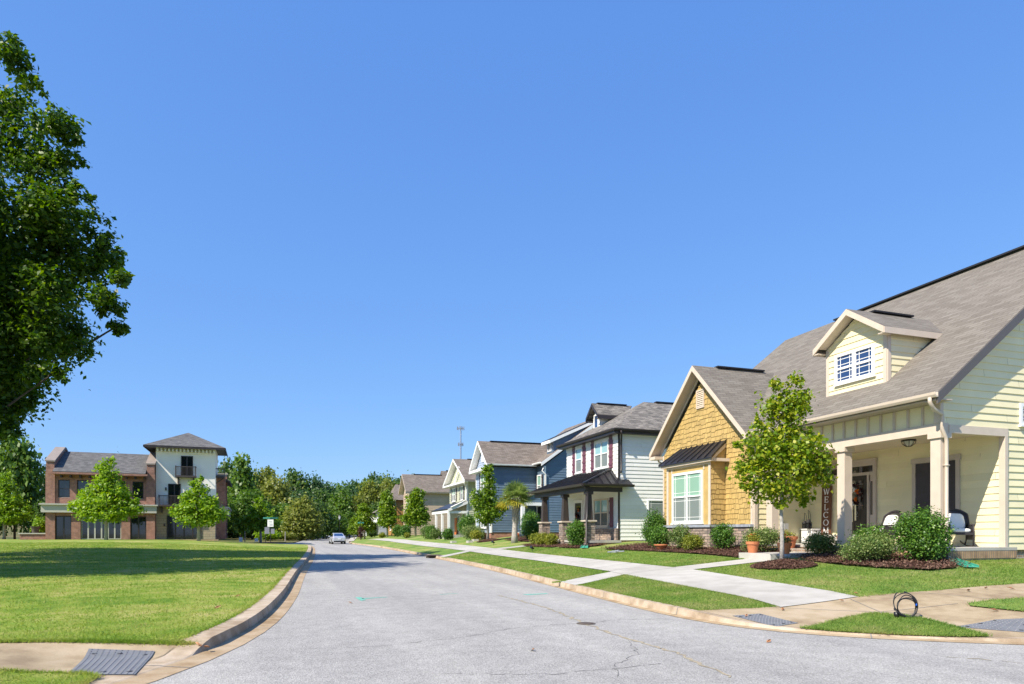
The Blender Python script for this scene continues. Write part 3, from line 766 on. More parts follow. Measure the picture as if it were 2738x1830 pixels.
def edgefill(P, n, w=.05):
    L = [math.dist(a, b) for a, b in zip(P, P[1:])]; out = []
    for a, b, l in zip(P, P[1:], L):
        for _ in range(int(n*l/sum(L))): f = rg.random(); out.append((a[0]+(b[0]-a[0])*f+rg.gauss(0, w), a[1]+(b[1]-a[1])*f+rg.gauss(0, w)))
    return out
lk = [p for p in KL if 9.3 < p[1] < 62]
LAWN_L = [(-14, lline(-14)), (-1.02, 9.3)]+lk+[(-21, 62)]
blades('grass', fill(LAWN_L, 120000, True, 2.8)+edgefill([(-6, lline(-6)+.03), (-1.08, 9.33)], 7000, .035)+edgefill(lk[:80], 3000, .02), TL, 'grass', 'grass of the left lawn', .02, 1)
blades('grass', fill([p for p in GL if p[1] > 5.5], 15000, False)+edgefill(GL[1:6], 3000, .02), TL, 'grass', 'grass in the lower left corner', .03, 2, 1.1)
kk = [p for p in KR if 10.1 < p[1] < 17.0][::-1]
V1 = [(x+.02, y) for x, y in kk if y < 15.8]+[(7.2, 15.85), (9.25, 17.2), (8.35, 9.9)]
blades('grass', fill(V1, 30000, False)+edgefill(V1[-3:]+[V1[0]], 5000, .03)+edgefill(V1[:-3], 2500, .03), TR, 'grass_r', 'grass of the nearest verge', .0, 3)
kk2 = [p for p in KR if 17.1 < p[1] < 36][::-1]
V2 = [(x+.02, y) for x, y in kk2]+[(8.1, 36), (10.6, 39.2), (10.05, 26.5), (9.5, 18.8), (7.0, 17.1)]
blades('grass', fill(V2, 22000)+edgefill(V2[-2:], 1500, .03), TR, 'grass_r', 'grass of the second verge', .0, 4)
V3 = [(11.2, 17.9), (11.75, 27.4), (12.25, 37.8), (14.0, 37.5), (13.8, 34), (14.0, 30), (14.1, 28.6), (14.2, 25.1), (14.15, 22), (14.1, 20.3), (13.9, 18.4), (13.85, 17.85)]
blades('grass', fill(V3, 24000)+edgefill([(11.2, 17.85), (11.75, 27.4)], 1500, .03), TR, 'grass_r', 'grass between pavement and bay window', .0, 5)
V4 = [(10.2, 9.85), (11.15, 16.5), (13.9, 16.55), (14.1, 15.4), (13.95, 14), (14.0, 12.7), (14.4, 11.75), (15.4, 11.8), (16.5, 12.9), (20, 13.3), (20, 10.1), (13, 9.75)]
blades('grass', fill(V4, 42000, False)+edgefill([(20, 10.1), (14.4, 9.8), (11.8, 9.65), (10.15, 9.8), (11.13, 16.5)], 5000, .03), TR, 'grass_r', 'grass on the corner lawn of the yellow house', .0, 6)
blades('grass', fill(TRI, 9000, False)+edgefill(TRI, 2500, .02), TR, 'grass_r', 'grass of the small corner triangle', .03, 7, 1.15)
blades('grass', fill(RP, 9000, False)+edgefill(RP, 1200, .03), TR, 'grass_r', 'grass at the right edge', .03, 8)
# ================================================================ houses
def part(mb, name, mat, parent, **k): return mb.build(name, M[mat] if isinstance(mat, str) else mat, parent, **k)
def window(parent, o, n, w, h, cols=2, up='blind', lo='screen', frame_mat='white', grid=True, split=.5, fw=.07, sill=True, name='window', fd=.06, casing=None):
    """o: bottom centre on the wall plane"""
    F = frame(o, n); m = MB(); x0 = -w/2; x1 = w/2
    m.fbox(F, x0, x0+fw, 0, h, 0, fd).fbox(F, x1-fw, x1, 0, h, 0, fd).fbox(F, x0+fw, x1-fw, 0, fw, 0, fd).fbox(F, x0+fw, x1-fw, h-fw, h, 0, fd)
    if sill: m.fbox(F, x0-.04, x1+.04, -.05, -.001, 0, fd+.04)
    cw = (w-2*fw)/cols
    for i in range(1, cols): m.fbox(F, x0+fw+i*cw-fw*.5, x0+fw+i*cw+fw*.5, fw, h-fw, 0, fd-.003)
    zs = h*split
    rails = MB()
    if lo:
        for i in range(cols):
            a = x0+fw+i*cw+(fw*.5 if i else 0); b = x0+fw+(i+1)*cw-(fw*.5 if i < cols-1 else 0)
            m.fbox(F, a, b, zs-.03, zs+.03, 0, fd-.006)
    wo = part(m, name, frame_mat, parent)
    def panes(z0, z1, mat):
        q = MB()
        for i in range(cols):
            a = x0+fw+i*cw+(fw*.5 if i else 0); b = x0+fw+(i+1)*cw-(fw*.5 if i < cols-1 else 0)
            q.fbox(F, a, b, z0, z1, .002, .02)
        return part(q, 'pane', mat, wo)
    if lo: panes(fw, zs-.03, lo); panes(zs+.03, h-fw, up)
    else: panes(fw, h-fw, up)
    if grid:
        g = MB(); t = .009
        for i in range(cols):
            a = x0+fw+i*cw+(fw*.5 if i else 0); b = x0+fw+(i+1)*cw-(fw*.5 if i < cols-1 else 0); e = min(.14, (b-a)*.22)
            for z0, z1 in (((fw, zs-.03), (zs+.03, h-fw)) if lo else ((fw, h-fw),)):
                for s in (a+e, b-e): g.fbox(F, s-t, s+t, z0, z1, .02, .026)
                for z in (z0+e, z1-e): g.fbox(F, a, b, z-t, z+t, .02, .0255)
        part(g, 'grille', frame_mat, wo)
    return wo
def shutter(parent, o, n, w, h, mat, slats=3):
    F = frame(o, n); m = MB()
    k = 3
    for i in range(k): m.fbox(F, -w/2+i*w/k+.006, -w/2+(i+1)*w/k-.006, 0, h, .003, .03)
    for i in range(slats): z = h*(.12+.76*i/(slats-1)); m.fbox(F, -w/2, w/2, z-.06, z+.06, .03, .055)
    return part(m, 'shutter', mat, parent)
def gable_roof(parent, mat, x0, x1, yc, half, ez, rz, th=.14, axis='x', name='roof', fascia=None, soffit=None):
    """ridge along axis between x0..x1; half = half span"""
    P = (lambda a, b, z: (a, b, z)) if axis == 'x' else (lambda a, b, z: (b, a, z))
    m = MB()
    for s in (-1, 1):
        m.slab([P(x0, yc+s*half, ez), P(x1, yc+s*half, ez), P(x1, yc, rz), P(x0, yc, rz)], th)
    r = part(m, name, mat, parent)
    if fascia:
        f = MB()
        for s in (-1, 1):
            for x in (x0, x1):
                e = -.02 if x == x0 else .02
                f.prism([P(x+e, yc+s*half, ez-.015), P(x+e, yc, rz-.015), P(x+e, yc, rz-.25), P(x+e, yc+s*half, ez-.25)], tuple(Vector(P(1, 0, 0))*(.05 if x == x0 else -.05)))
        part(f, 'fascia', fascia, parent)
    if soffit:
        f = MB()
        for s in (-1, 1): f.slab([P(x0, yc+s*half, ez-th-.004), P(x1, yc+s*half, ez-th-.004), P(x1, yc, rz-th-.004), P(x0, yc, rz-th-.004)], .02)
        part(f, 'soffit', soffit, parent)
    return r
def boxes(parent, name, mat, L):
    m = MB()
    for b in L: m.box(*b)
    return part(m, name, mat, parent)

# ---------------------------------------------------------------- yellow house
H1 = thing('house', 'pale yellow cottage with gold shingled gable wing, dormer and corner porch', 'house', (16.7, 13.45, .8))
sl1 = 5.22; k1 = .796
rz1 = lambda x: sl1+k1*(x-16.25)
xr = 23.55; zr = rz1(xr)
rf = MB()
rf.slab([(16.2, 13.1, rz1(16.2)), (xr, 13.1, zr), (xr, 27.2, zr), (16.8, 27.2, rz1(16.8)), (20.3, 24.15, 8.46), (16.25, 20.75, 5.22)], .16)
rf.slab([(xr, 13.1, zr), (2*xr-16.2, 13.1, rz1(16.2)), (2*xr-16.2, 27.2, rz1(16.2)), (xr, 27.2, zr)], .16)
roof1 = part(rf, 'roof', 'shingle', H1)
part(MB().beam((xr, 13.4, zr+.05), (xr, 24.0, zr+.03), .3, .06), 'ridge_vent', 'vent_black', roof1)
# wing roof
wr = MB(); e = 16.15
wr.slab([(e, 27.6, 5.16), (e, 24.15, 8.48), (20.38, 24.15, 8.48), (16.3, 27.6, 5.16)], .15)
wr.slab([(e, 20.7, 5.16), (16.3, 20.7, 5.16), (20.38, 24.15, 8.48), (e, 24.15, 8.48)], .15)
wroof = part(wr, 'roof', 'shingle', H1)
part(MB().beam((17.3, 24.15, 8.5), (19.7, 24.15, 8.5), .28, .06), 'ridge_vent', 'vent_black', wroof)
fa = MB()
for s in (-1, 1):
    y = 24.15+s*3.45; ya = 24.15
    fa.prism([(e-.03, y, 5.14), (e-.03, ya, 8.46), (e-.03, ya, 8.24), (e-.03, y, 4.92)], (.05, 0, 0))
    fa.prism([(e+.45, y, 5.0), (e+.45, ya, 8.32), (e+.45, ya, 8.17), (e+.45, y, 4.85)], (.03, 0, 0))
fa.box(e-.02, 16.6, 27.1, 27.6, 4.86, 5.0); fa.box(e-.02, 16.6, 20.7, 20.87, 4.86, 5.0)
# near rake boards and eave returns of the main roof
rk = MB()
for xa, xb in ((16.2, xr), (2*xr-16.2, xr)):
    za = rz1(16.2); rk.prism([(xa, 13.07, za-.02), (xb, 13.07, zr-.02), (xb, 13.07, zr-.30), (xa, 13.07, za-.30)], (0, .05, 0))
part(fa, 'fascia', 'cream_trim', H1); part(rk, 'rake_board', 'dark_taupe', H1)
so1 = MB()
for s in (-1, 1):
    y = 24.15+s*3.45; so1.slab([(e, y, 4.99), (e+.46, y, 4.99), (e+.46, 24.15, 8.31), (e, 24.15, 8.31)], .02)
so1.slab([(16.2, 13.12, rz1(16.2)-.18), (xr, 13.12, zr-.18), (xr, 13.46, zr-.18), (16.2, 13.46, rz1(16.2)-.18)], .02)
so1.box(16.22, 16.76, 13.1, 20.8, 5.0, 5.03)
part(so1, 'soffit', 'taupe', H1)
# near gable wall with the porch notch, lap siding
top = lambda x: (rz1(x) if x < xr else rz1(2*xr-x))-.2
nw = MB(); yn = 13.45; xe = 30.3
lap(nw, [(19.2, yn, 1.02), (xe, yn, 1.02), (xe, yn, 4.42), (19.2, yn, 4.42)], (0, -1, 0), .2, .022, 1.02)
lap(nw, [(16.75, yn, 4.42), (xe, yn, 4.42), (xe, yn, top(xe)), (xr, yn, top(xr)), (16.75, yn, top(16.75))], (0, -1, 0), .2, .022, 1.02)
part(nw, 'wall', 'cream', H1)
sh = MB()  # closed shell behind the siding: back, far side and inner walls
sh.poly([(xe, yn, .6), (xe, 27, .6), (xe, 27, 5.0), (xe, yn, 5.0)])
sh.poly([(16.7, 27.05, .6), (xe, 27.05, .6), (xe, 27.05, top(xe)), (xr, 27.05, top(xr)), (16.7, 27.05, top(16.7))])
part(sh, 'wall', 'cream', H1)
bw = MB(); lap(bw, [(19.2, 13.45, 1.05), (19.2, 20.85, 1.05), (19.2, 20.85, 4.32), (19.2, 13.45, 4.32)], (-1, 0, 0), .2, .02, 1.02)
lap(bw, [(16.6, 20.86, 1.05), (19.2, 20.86, 1.05), (19.2, 20.86, 5.15), (16.6, 20.86, 5.15)], (0, -1, 0), .2, .022, 1.02)
part(bw, 'porch_wall', 'cream', H1)
# beam, frieze, battens, corner boards
boxes(H1, 'beam', 'cream_trim', [(16.72, 17.02, 13.42, 20.85, 4.2, 4.46), (17.02, 19.26, 13.40, 13.6, 4.2, 4.42), (16.70, 16.82, 13.41, 13.6, 4.46, 5.2), (19.14, 19.26, 13.40, 13.45, 1.02, 4.2), (19.13, 19.2, 13.45, 13.57, 1.1, 4.2), (16.6, 16.74, 20.80, 20.86, 1.05, 5.0)])
fr = MB(); fr.box(16.78, 16.9, 13.6, 20.85, 4.46, 5.0); part(fr, 'frieze', 'cream', H1)
boxes(H1, 'batten', 'cream_trim', [(16.74, 16.78, 13.95+i*.46, 14.02+i*.46, 4.46, 5.0) for i in range(15)])
boxes(H1, 'ceiling', 'ceiling', [(16.9, 19.2, 13.6, 20.85, 4.32, 4.36)])
# porch floor and brickwork
boxes(H1, 'porch_floor', 'concrete', [(16.60, 19.2, 13.115, 20.85, 1.021, 1.1)])
part(MB().box(16.62, 19.2, 13.12, 20.84, .81, 1.02).box(19.2, xe, 13.5, 13.6, .93, 1.02), 'soldier_course', 'soldier', H1)
part(MB().box(16.65, 19.2, 13.15, 20.84, .4, .81).box(19.2, xe, 13.48, 13.6, .4, .93), 'brick_base', 'brick_tan', H1)
# columns
for y in (13.45, 16.72, 20.05):
    c = MB(); x0, x1, y0, y1 = 16.76, 17.06, y, y+.3
    c.box(x0, x1, y0, y1, 1.26, 4.06); c.box(x0-.05, x1+.05, y0-.05, y1+.05, 4.06, 4.2); c.box(x0-.03, x1+.03, y0-.03, y1+.03, 1.1, 1.26)
    part(c, 'column', 'cream_trim', H1)
# gutter and downspout
def gutter(parent, x, y0, y1, z, mat, axis='y', d=-1):
    prof = [(0, 0), (0, -.13), (d*.08, -.13), (d*.115, -.07), (d*.125, 0), (d*.11, 0), (d*.1, -.06), (d*.02, -.1), (d*.02, 0)]
    m = MB()
    P = [(x+a, y0, z+b) for a, b in prof] if axis == 'y' else [(y0, x+a, z+b) for a, b in prof]
    m.prism(P, (0, y1-y0, 0) if axis == 'y' else (y1-y0, 0, 0)); return part(m, 'gutter', mat, parent)
gutter(H1, 16.2, 13.06, 20.6, 5.18, 'cream_trim')
ds = MB(); ds.tube([(16.13, 13.25, 5.06), (16.13, 13.25, 4.95), (16.3, 13.28, 4.78), (16.68, 13.34, 4.68), (16.70, 13.35, 4.55), (16.70, 13.36, 4.3), (16.86, 13.38, 4.08), (16.9, 13.39, 3.95), (16.9, 13.39, 1.05), (16.82, 13.3, .92), (16.62, 13.08, .80), (16.5, 12.96, .78)], .05, 8)
ds.box(16.84, 16.96, 13.33, 13.445, 3.3, 3.33).box(16.84, 16.96, 13.33, 13.445, 1.9, 1.93)
part(ds, 'downspout', 'cream_trim', H1, smooth=True)
# front door group
F = frame((19.2, 18.57, 1.1), (-1, 0, 0))   # a runs toward -Y
d = MB(); d.fbox(F, -1.28, .85, 2.72, 2.9, .02, .10).fbox(F, .72, .84, .35, 2.72, .02, .09).fbox(F, -1.27, -1.15, .35, 2.72, .02, .09).fbox(F, -1.15, .72, 2.4, 2.50, .02, .085).fbox(F, .47, .55, .35, 2.4, .02, .08).fbox(F, -.62, -.54, .35, 2.4, .02, .08).fbox(F, -1.3, .87, 2.9, 2.96, .02, .13)
part(d, 'door_frame', 'taupe', H1)
d = MB(); d.fbox(F, -1.3, .87, .0, .16, .0, .55).fbox(F, -1.25, .84, .16, .33, .0, .28); part(d, 'door_step', 'concrete', H1)
d = MB(); d.fbox(F, -.54, .47, .35, 2.4, .024, .055)
d.fbox(F, -.46, -.08, .42, 1.05, .055, .063).fbox(F, .02, .40, .42, 1.05, .055, .063)
dr = part(d, 'door', 'door_black', H1)
part(MB().fbox(F, -.36, .30, 1.22, 2.24, .055, .062), 'door_glass', 'glass_dark', dr)
d = MB()
for a in (-.22, .16): d.fbox(F, a-.008, a+.008, 1.22, 2.24, .062, .068)
for b in (1.36, 2.1): d.fbox(F, -.36, .30, b-.008, b+.008, .062, .0675)
part(d, 'grille', 'brick_tan', dr)
d = MB(); 
for q in (((-.10, 1.0), (-.06, 1.06)), ((-.06, 1.06), (.0, 1.06)), ((.0, 1.06), (.02, 1.01)), ((.02, 1.01), (-.09, .9)), ((-.09, .9), (.03, .9))):
    (a0, b0), (a1, b1) = q; d.beam(F(a0+.04, b0+.08, .066), F(a1+.04, b1+.08, .066), .006, .014)
part(d, 'door_number', 'steel', dr)
part(MB().fbox(F, -1.15, .72, 2.50, 2.72, .024, .04), 'transom', 'glass_dark', H1)
d = MB(); d.fbox(F, .55, .72, .35, 1.02, .024, .05).fbox(F, .55, .58, 1.02, 2.4, .024, .05).fbox(F, .69, .72, 1.02, 2.4, .024, .05).fbox(F, .55, .72, 2.18, 2.4, .024, .05)
sd = part(d, 'sidelight', 'taupe', H1); part(MB().fbox(F, .58, .69, 1.02, 2.18, .026, .035), 'pane', 'glass_dark', sd)
# shuttered porch window
F = frame((19.2, 15.55, 1.5), (-1, 0, 0))
d = MB(); d.fbox(F, -.8, -.68, 0, 2.3, .02, .07).fbox(F, .68, .8, 0, 2.3, .02, .07).fbox(F, -.83, .83, 2.2, 2.36, .02, .08).fbox(F, -.68, .68, 0, .1, .02, .07)
wf = part(d, 'window_frame', 'taupe', H1)
for s in (-1, 1):
    d = MB(); a0, a1 = (-.67, -.01) if s < 0 else (.01, .67)
    d.fbox(F, a0, a1, .11, 2.19, .022, .05); d.fbox(F, a0, a1, 1.75, 1.9, .05, .062); d.fbox(F, a0, a1, .95, 1.12, .05, .062)
    o = part(d, 'shutter', 'shutter_dark', wf)
# wing front: stone base, ledge, shingles
wf_ = MB(); shakes(wf_, [(16.6, 20.98, 1.8), (16.6, 27.02, 1.8), (16.6, 27.02, 5.05), (16.6, 24.15, 7.83), (16.6, 20.98, 5.05)], (-1, 0, 0), .2, .024, 1.85, 3)
part(wf_, 'shingle_wall', 'gold', H1)
part(MB().box(16.56, 16.62, 20.86, 20.98, 1.8, 5.02).box(16.56, 16.62, 27.02, 27.12, 1.0, 5.02), 'corner_board', 'cream_trim', H1)
part(MB().box(16.5, 16.62, 20.9, 27.1, .55, 1.72).box(15.82, 16.5, 22.45, 25.75, .55, 1.72), 'stone_base', 'stone', H1)
part(MB().box(16.44, 16.6, 20.84, 22.4, 1.721, 1.82).box(15.76, 16.6, 22.4, 25.8, 1.721, 1.82).box(16.44, 16.6, 25.8, 27.14, 1.721, 1.82), 'ledge', 'ledge', H1)
# bay
by0, by1, bx = 22.53, 25.67, 15.9
b = MB(); b.box(bx, 16.58, by0+.02, by1-.02, 1.83, 4.5); part(b, 'bay', 'gold', H1)
b = MB(); shakes(b, [(bx, by0, 1.83), (16.6, by0, 1.83), (16.6, by0, 4.98), (bx, by0, 4.45)], (0, -1, 0), .2, .02, 1.85, 5); part(b, 'bay_side', 'gold', H1)
b = MB()
for y0, y1 in ((by0-.02, by0+.12), (by1-.12, by1+.02)): b.box(bx-.03, bx, y0, y1, 1.83, 4.3)
b.box(bx-.03, bx, by0+.12, by1-.12, 4.22, 4.3); b.box(bx-.02, bx, 25.26, 25.33, 4.03, 4.22); b.box(bx-.02, bx, 22.93, 23.0, 4.03, 4.22)
b.box(bx-.16, 16.58, by0-.28, by1+.28, 4.3, 4.42)
b.prism([(bx-.16, by0-.3, 4.3), (bx-.16, by0-.3, 4.46), (16.58, by0-.06, 5.06), (16.58, by0-.06, 4.9)], (0, .05, 0))
part(b, 'bay_trim', 'cream_trim', H1)
b = MB(); q = [(bx-.22, by0-.38, 4.44), (bx-.22, by1+.38, 4.44), (16.6, by1-.05, 5.18), (16.6, by0-.08, 5.18)]; b.slab(q, .05)
for i in range(9):
    f = i/8; p0 = Vector(q[0]).lerp(Vector(q[1]), f); p1 = Vector(q[3]).lerp(Vector(q[2]), f); b.beam(p0+Zv*.02, p1+Zv*.02, .025, .05)
part(b, 'bay_roof', 'black_roof', H1)
window(H1, (bx, 24.12, 1.9), (-1, 0, 0), 2.22, 2.12, 2, 'blind', 'screen', split=.52, fw=.1)
F = frame((16.6, 24.18, 6.72), (-1, 0, 0)); g = MB().fbox(F, -.27, .27, 0, .78, .02, .035)
for a in (-.27, .21): g.fbox(F, a, a+.06, 0, .78, .035, .07)
for z in (0, .72): g.fbox(F, -.21, .21, z, z+.06, .035, .068)
for i in range(8): z = .08+i*.08; g.prism([F(-.21, z, .035), F(-.21, z+.055, .035), F(-.21, z, .065)], Vector(F(.21, z, .035))-Vector(F(-.21, z, .035)))
part(g, 'gable_vent', 'cream_trim', H1)
# dormer
dx, dy0, dy1 = 17.35, 15.67, 18.07; dyc = (dy0+dy1)/2
D1 = MB(); lap(D1, [(dx, dy0, 6.0), (dx, dy1, 6.0), (dx, dy1, 7.62), (dx, dyc, 8.36), (dx, dy0, 7.62)], (-1, 0, 0), .2, .022, 1.02)
for y, n in ((dy0, -1), (dy1, 1)): lap(D1, [(dx, y, 6.07), (19.3, y, 7.62), (dx, y, 7.62)], (0, n, 0), .2, .02, 1.02)
dm = part(D1, 'dormer', 'cream', H1)
b = MB()
for y in (dy0, dy1-.12): b.box(dx-.03, dx+.0, y, y+.12, 6.04, 7.62)
b.box(dx, dx+.12, dy0-.03, dy0, 6.08, 7.6); b.box(dx, dx+.12, dy1, dy1+.03, 6.08, 7.6)
e2 = 16.98; hs = 1.42; ez2, rz2 = 7.68, 8.63
for s in (-1, 1):
    y = dyc+s*hs; b.prism([(e2-.02, y, ez2-.01), (e2-.02, dyc, rz2-.01), (e2-.02, dyc, rz2-.2), (e2-.02, y, ez2-.2)], (.04, 0, 0))
    b.box(e2, 19.33, y-.02, y+.02, ez2-.2, ez2-.015); b.box(e2, dx, min(y, dyc+s*1.2), max(y, dyc+s*1.2), ez2-.2, ez2-.17)
    b.slab([(e2, dyc+s*1.2, ez2+.15-.16), (dx+.02, dyc+s*1.2, ez2+.15-.16), (dx+.02, dyc, rz2-.16), (e2, dyc, rz2-.16)], .02)
part(b, 'dormer_trim', 'cream_trim', dm)
b = MB()
for s in (-1, 1): y = dyc+s*hs; b.slab([(e2, y, ez2), (19.37, y, ez2), (20.54, dyc, rz2), (e2, dyc, rz2)], .09)
part(b, 'dormer_roof', 'shingle', dm)
part(MB().beam((18.0, dyc, rz2+.02), (19.7, dyc, rz2+.02), .25, .05), 'ridge_vent', 'vent_black', dm)
F = frame((dx, 16.87, 6.38), (-1, 0, 0)); w2, h2 = 1.56, .98
b = MB().fbox(F, -.78, -.69, 0, .98, .02, .08).fbox(F, .69, .78, 0, .98, .02, .08).fbox(F, -.69, .69, 0, .09, .02, .08).fbox(F, -.69, .69, .89, .98, .02, .08).fbox(F, -.07, .07, .09, .89, .02, .078).fbox(F, -.82, .82, -.05, 0, .02, .1)
b.fbox(F, -.69, -.07, .46, .53, .02, .07).fbox(F, .07, .69, .46, .53, .02, .07)
part(b, 'window_frame', 'white', dm)
b = MB(); g = MB()
for a0, a1 in ((-.69, -.07), (.07, .69)):
    for z0, z1 in ((.09, .46), (.53, .89)):
        b.fbox(F, a0, a1, z0, z1, .02, .035)
        for a in (a0+.12, a1-.12): g.fbox(F, a-.01, a+.01, z0, z1, .035, .045)
        for z in (z0+.09, z1-.09): g.fbox(F, a0, a1, z-.01, z+.01, .035, .044)
part(b, 'window_pane', 'glass_sky_reflection', dm); part(g, 'grille', 'white', dm)
# small side window and wall vent
window(H1, (20.35, 13.45, 4.55), (0, -1, 0), 1.2, .62, 2, 'glass_dark', None, fw=.09)
part(MB().box(17.9, 18.08, 20.72, 20.85, 1.62, 1.86), 'vent_hood', 'white', H1)
part(MB().tube([(16.5, 27.4, 4.95), (16.5, 27.4, 4.8), (16.75, 27.3, 4.65), (16.8, 27.2, 4.5), (16.8, 27.2, 1.0)], .045, 8), 'downspout', 'cream_trim', H1, smooth=True)
# front step slab and brick porch steps
tag(MB().box(13.95, 16.15, 16.75, 18.25, .45, .86).build('step', M['concrete']), 'pale concrete landing at the end of the yellow house path', 'step')
st = MB().box(16.1, 16.6, 17.55, 19.35, .6, .98); o = st.build('brick_step', M['brick_tan']); tag(o, 'low buff brick step up to the yellow porch', 'step')

# ---------------------------------------------------------------- white house
H2 = thing('house', 'white two-storey house with plum shutters and black metal porch roof', 'house', (17, 32.3, 1.0))
w = MB(); y0, y1, x0, x1, ze = 32.3, 39.2, 17.0, 27.0, 6.85
lap(w, [(x0, y0, 1.1), (x1, y0, 1.1), (x1, y0, ze), (x0, y0, ze)], (0, -1, 0), .21, .024, 1.1)
lap(w, [(x0, y0, 1.72), (x0, y1, 1.72), (x0, y1, ze), (x0, y0, ze)], (-1, 0, 0), .21, .022, 1.1)
lap(w, [(x0, y1, 1.1), (x1, y1, 1.1), (x1, y1, ze), (x0, y1, ze)], (0, 1, 0), .21, .022, 1.1)
w.poly([(x1, y0, 1.1), (x1, y1, 1.1), (x1, y1, ze), (x1, y0, ze)])
part(w, 'wall', 'white_siding', H2)
boxes(H2, 'foundation', 'brick_tan', [(x0+.02, x1, y0+.02, y1-.02, .6, 1.1)])
part(MB().box(16.86, 17.0, 32.32, 39.2, .8, 1.74), 'stone_base', 'stone', H2)
ex0, ey0, ey1, ze2 = 16.55, 31.9, 39.6, 7.0; yc2 = (ey0+ey1)/2
apx, apz = 20.5, 9.36
r = MB(); r.poly([(ex0, ey0, ze2), (ex0, ey1, ze2), (apx, yc2, apz)]); r.poly([(ex0, ey0, ze2), (apx, yc2, apz), (27.4, yc2, apz), (27.4, ey0, ze2)]); r.poly([(ex0, ey1, ze2), (27.4, ey1, ze2), (27.4, yc2, apz), (apx, yc2, apz)])
r.poly([(27.4, ey0, ze2), (27.4, yc2, apz), (27.4, ey1, ze2)]); r.poly([(ex0, ey0, ze2), (27.4, ey0, ze2), (27.4, ey1, ze2), (ex0, ey1, ze2)])
r2_ = part(r, 'roof', 'shingle_grey', H2)
part(MB().beam((21.3, yc2, apz+.03), (26.5, yc2, apz+.03), .3, .07), 'ridge_vent', 'vent_black', r2_)
# rear cross ridge
r = MB(); r.slab([(19.0, 38.0, 8.0), (19.0, 40.6, 8.0), (20.9, 40.6, 9.1), (20.9, 38.0, 9.1)], .1); r.slab([(22.8, 38, 8.0), (20.9, 38, 9.1), (20.9, 40.6, 9.1), (22.8, 40.6, 8.0)], .1); r.poly([(19.0, 40.55, 7.95), (22.8, 40.55, 7.95), (20.9, 40.55, 9.05)])
r3_ = part(r, 'roof', 'shingle_grey', H2); part(MB().beam((20.9, 38.2, 9.12), (20.9, 40.3, 9.12), .3, .06), 'ridge_vent', 'vent_black', r3_)
boxes(H2, 'eave', 'bronze', [(ex0, x0, ey0, ey1, 6.78, 6.98), (x0, 27.4, ey0, y0, 6.78, 6.98), (x0, 27.4, y1, ey1, 6.78, 6.98)])
gutter(H2, ex0, ey0-.05, ey1+.05, 7.03, 'bronze'); gutter(H2, ey0, ex0-.05, 27.3, 7.03, 'bronze', axis='x')
boxes(H2, 'corner_board', 'bronze', [(x0-.03, x0+.07, y0-.04, y0-.0, 1.1, 6.8)])
boxes(H2, 'frieze', 'white', [(x0-.05, x0-.026, y0, y1, 6.55, 6.78)])
part(MB().tube([(16.9, 31.8, 6.9), (16.95, 31.85, 6.75), (17.1, 32.15, 6.5), (17.12, 32.2, 6.3), (17.12, 32.2, 4.85), (17.05, 32.1, 4.7)], .05, 8), 'downspout', 'bronze', H2, smooth=True)
for (yc, wd, cols) in ((34.25, 1.75, 2), (37.3, .95, 1)):
    window(H2, (x0-.02, yc, 5.12), (-1, 0, 0), wd, 1.62, cols, 'blind_pale', 'screen', fw=.08, grid=False)
    for s in (-1, 1): shutter(H2, (x0-.02, yc+s*(wd/2+.27), 5.05), (-1, 0, 0), .42, 1.75, 'plum', 4)
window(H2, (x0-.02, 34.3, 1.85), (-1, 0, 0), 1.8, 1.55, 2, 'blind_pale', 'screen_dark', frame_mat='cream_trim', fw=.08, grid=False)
shutter(H2, (x0-.02, 33.05, 1.78), (-1, 0, 0), .42, 1.65, 'plum', 3)
F = frame((x0-.024, 37.35, 1.2), (-1, 0, 0)); d = MB().fbox(F, -.58, -.47, 0, 2.2, 0, .06).fbox(F, .47, .58, 0, 2.2, 0, .06).fbox(F, -.62, .62, 2.1, 2.28, 0, .07)
part(d, 'door_frame', 'white', H2); dd = part(MB().fbox(F, -.47, .47, 0, 2.1, .0, .03), 'door', 'door_black', H2); part(MB().fbox(F, -.25, .25, .9, 1.9, .03, .036), 'door_glass', 'glass_dark', dd)
window(H2, (19.35, y0-.02, 2.1), (0, -1, 0), 1.2, 1.2, 1, 'screen', None, fw=.07)
# porch
boxes(H2, 'porch_floor', 'concrete', [(14.95, 16.86, 31.7, 39.1, .98, 1.1)])
part(MB().box(15.0, 16.86, 31.75, 39.05, .5, .98), 'brick_base', 'brick_tan', H2)
px0, py0, py1, pz = 14.65, 31.72, 39.65, 4.02
r = MB(); q = [(px0, py0, pz), (px0, py1, pz), (17.0, 38.6, 5.0), (17.0, 33.1, 5.0)]; r.poly(q); r.poly([(px0, py0, pz), (17.0, 33.1, 5.0), (17.0, 32.3, 4.38), (17.6, 32.3, 4.38), (17.6, py0, pz)]) ; r.poly([(px0, py1, pz), (17.0, py1, pz), (17.0, 38.6, 5.0)]); r.poly([(px0, py0, pz-.002), (px0, py1, pz-.002), (17.6, py1, pz-.002), (17.6, py0, pz-.002)])
for i in range(20):
    f = (i+.5)/20; y = py0+(py1-py0)*f; yt = min(max(y, 33.1), 38.6); g = 1-abs(y-yt)/1.75 if y != yt else 1
    r.beam((px0, y, pz+.015), (px0+(17-px0)*g, y, pz+(5.0-pz)*g+.015), .03, .06)
for i in range(5):
    f = i/5; x = px0+.35+f*2.2; g = min(1, (x-px0)/(17-px0)); r.beam((x, py0, pz+.015), (x, py0+1.38*g, pz+.98*g+.015) if x < 16.9 else (x, 32.3, 4.4), .03, .05)
r.beam((px0, py0, pz+.03), (17, 33.1, 5.03), .12, .08)
part(r, 'porch_roof', 'black_roof', H2)
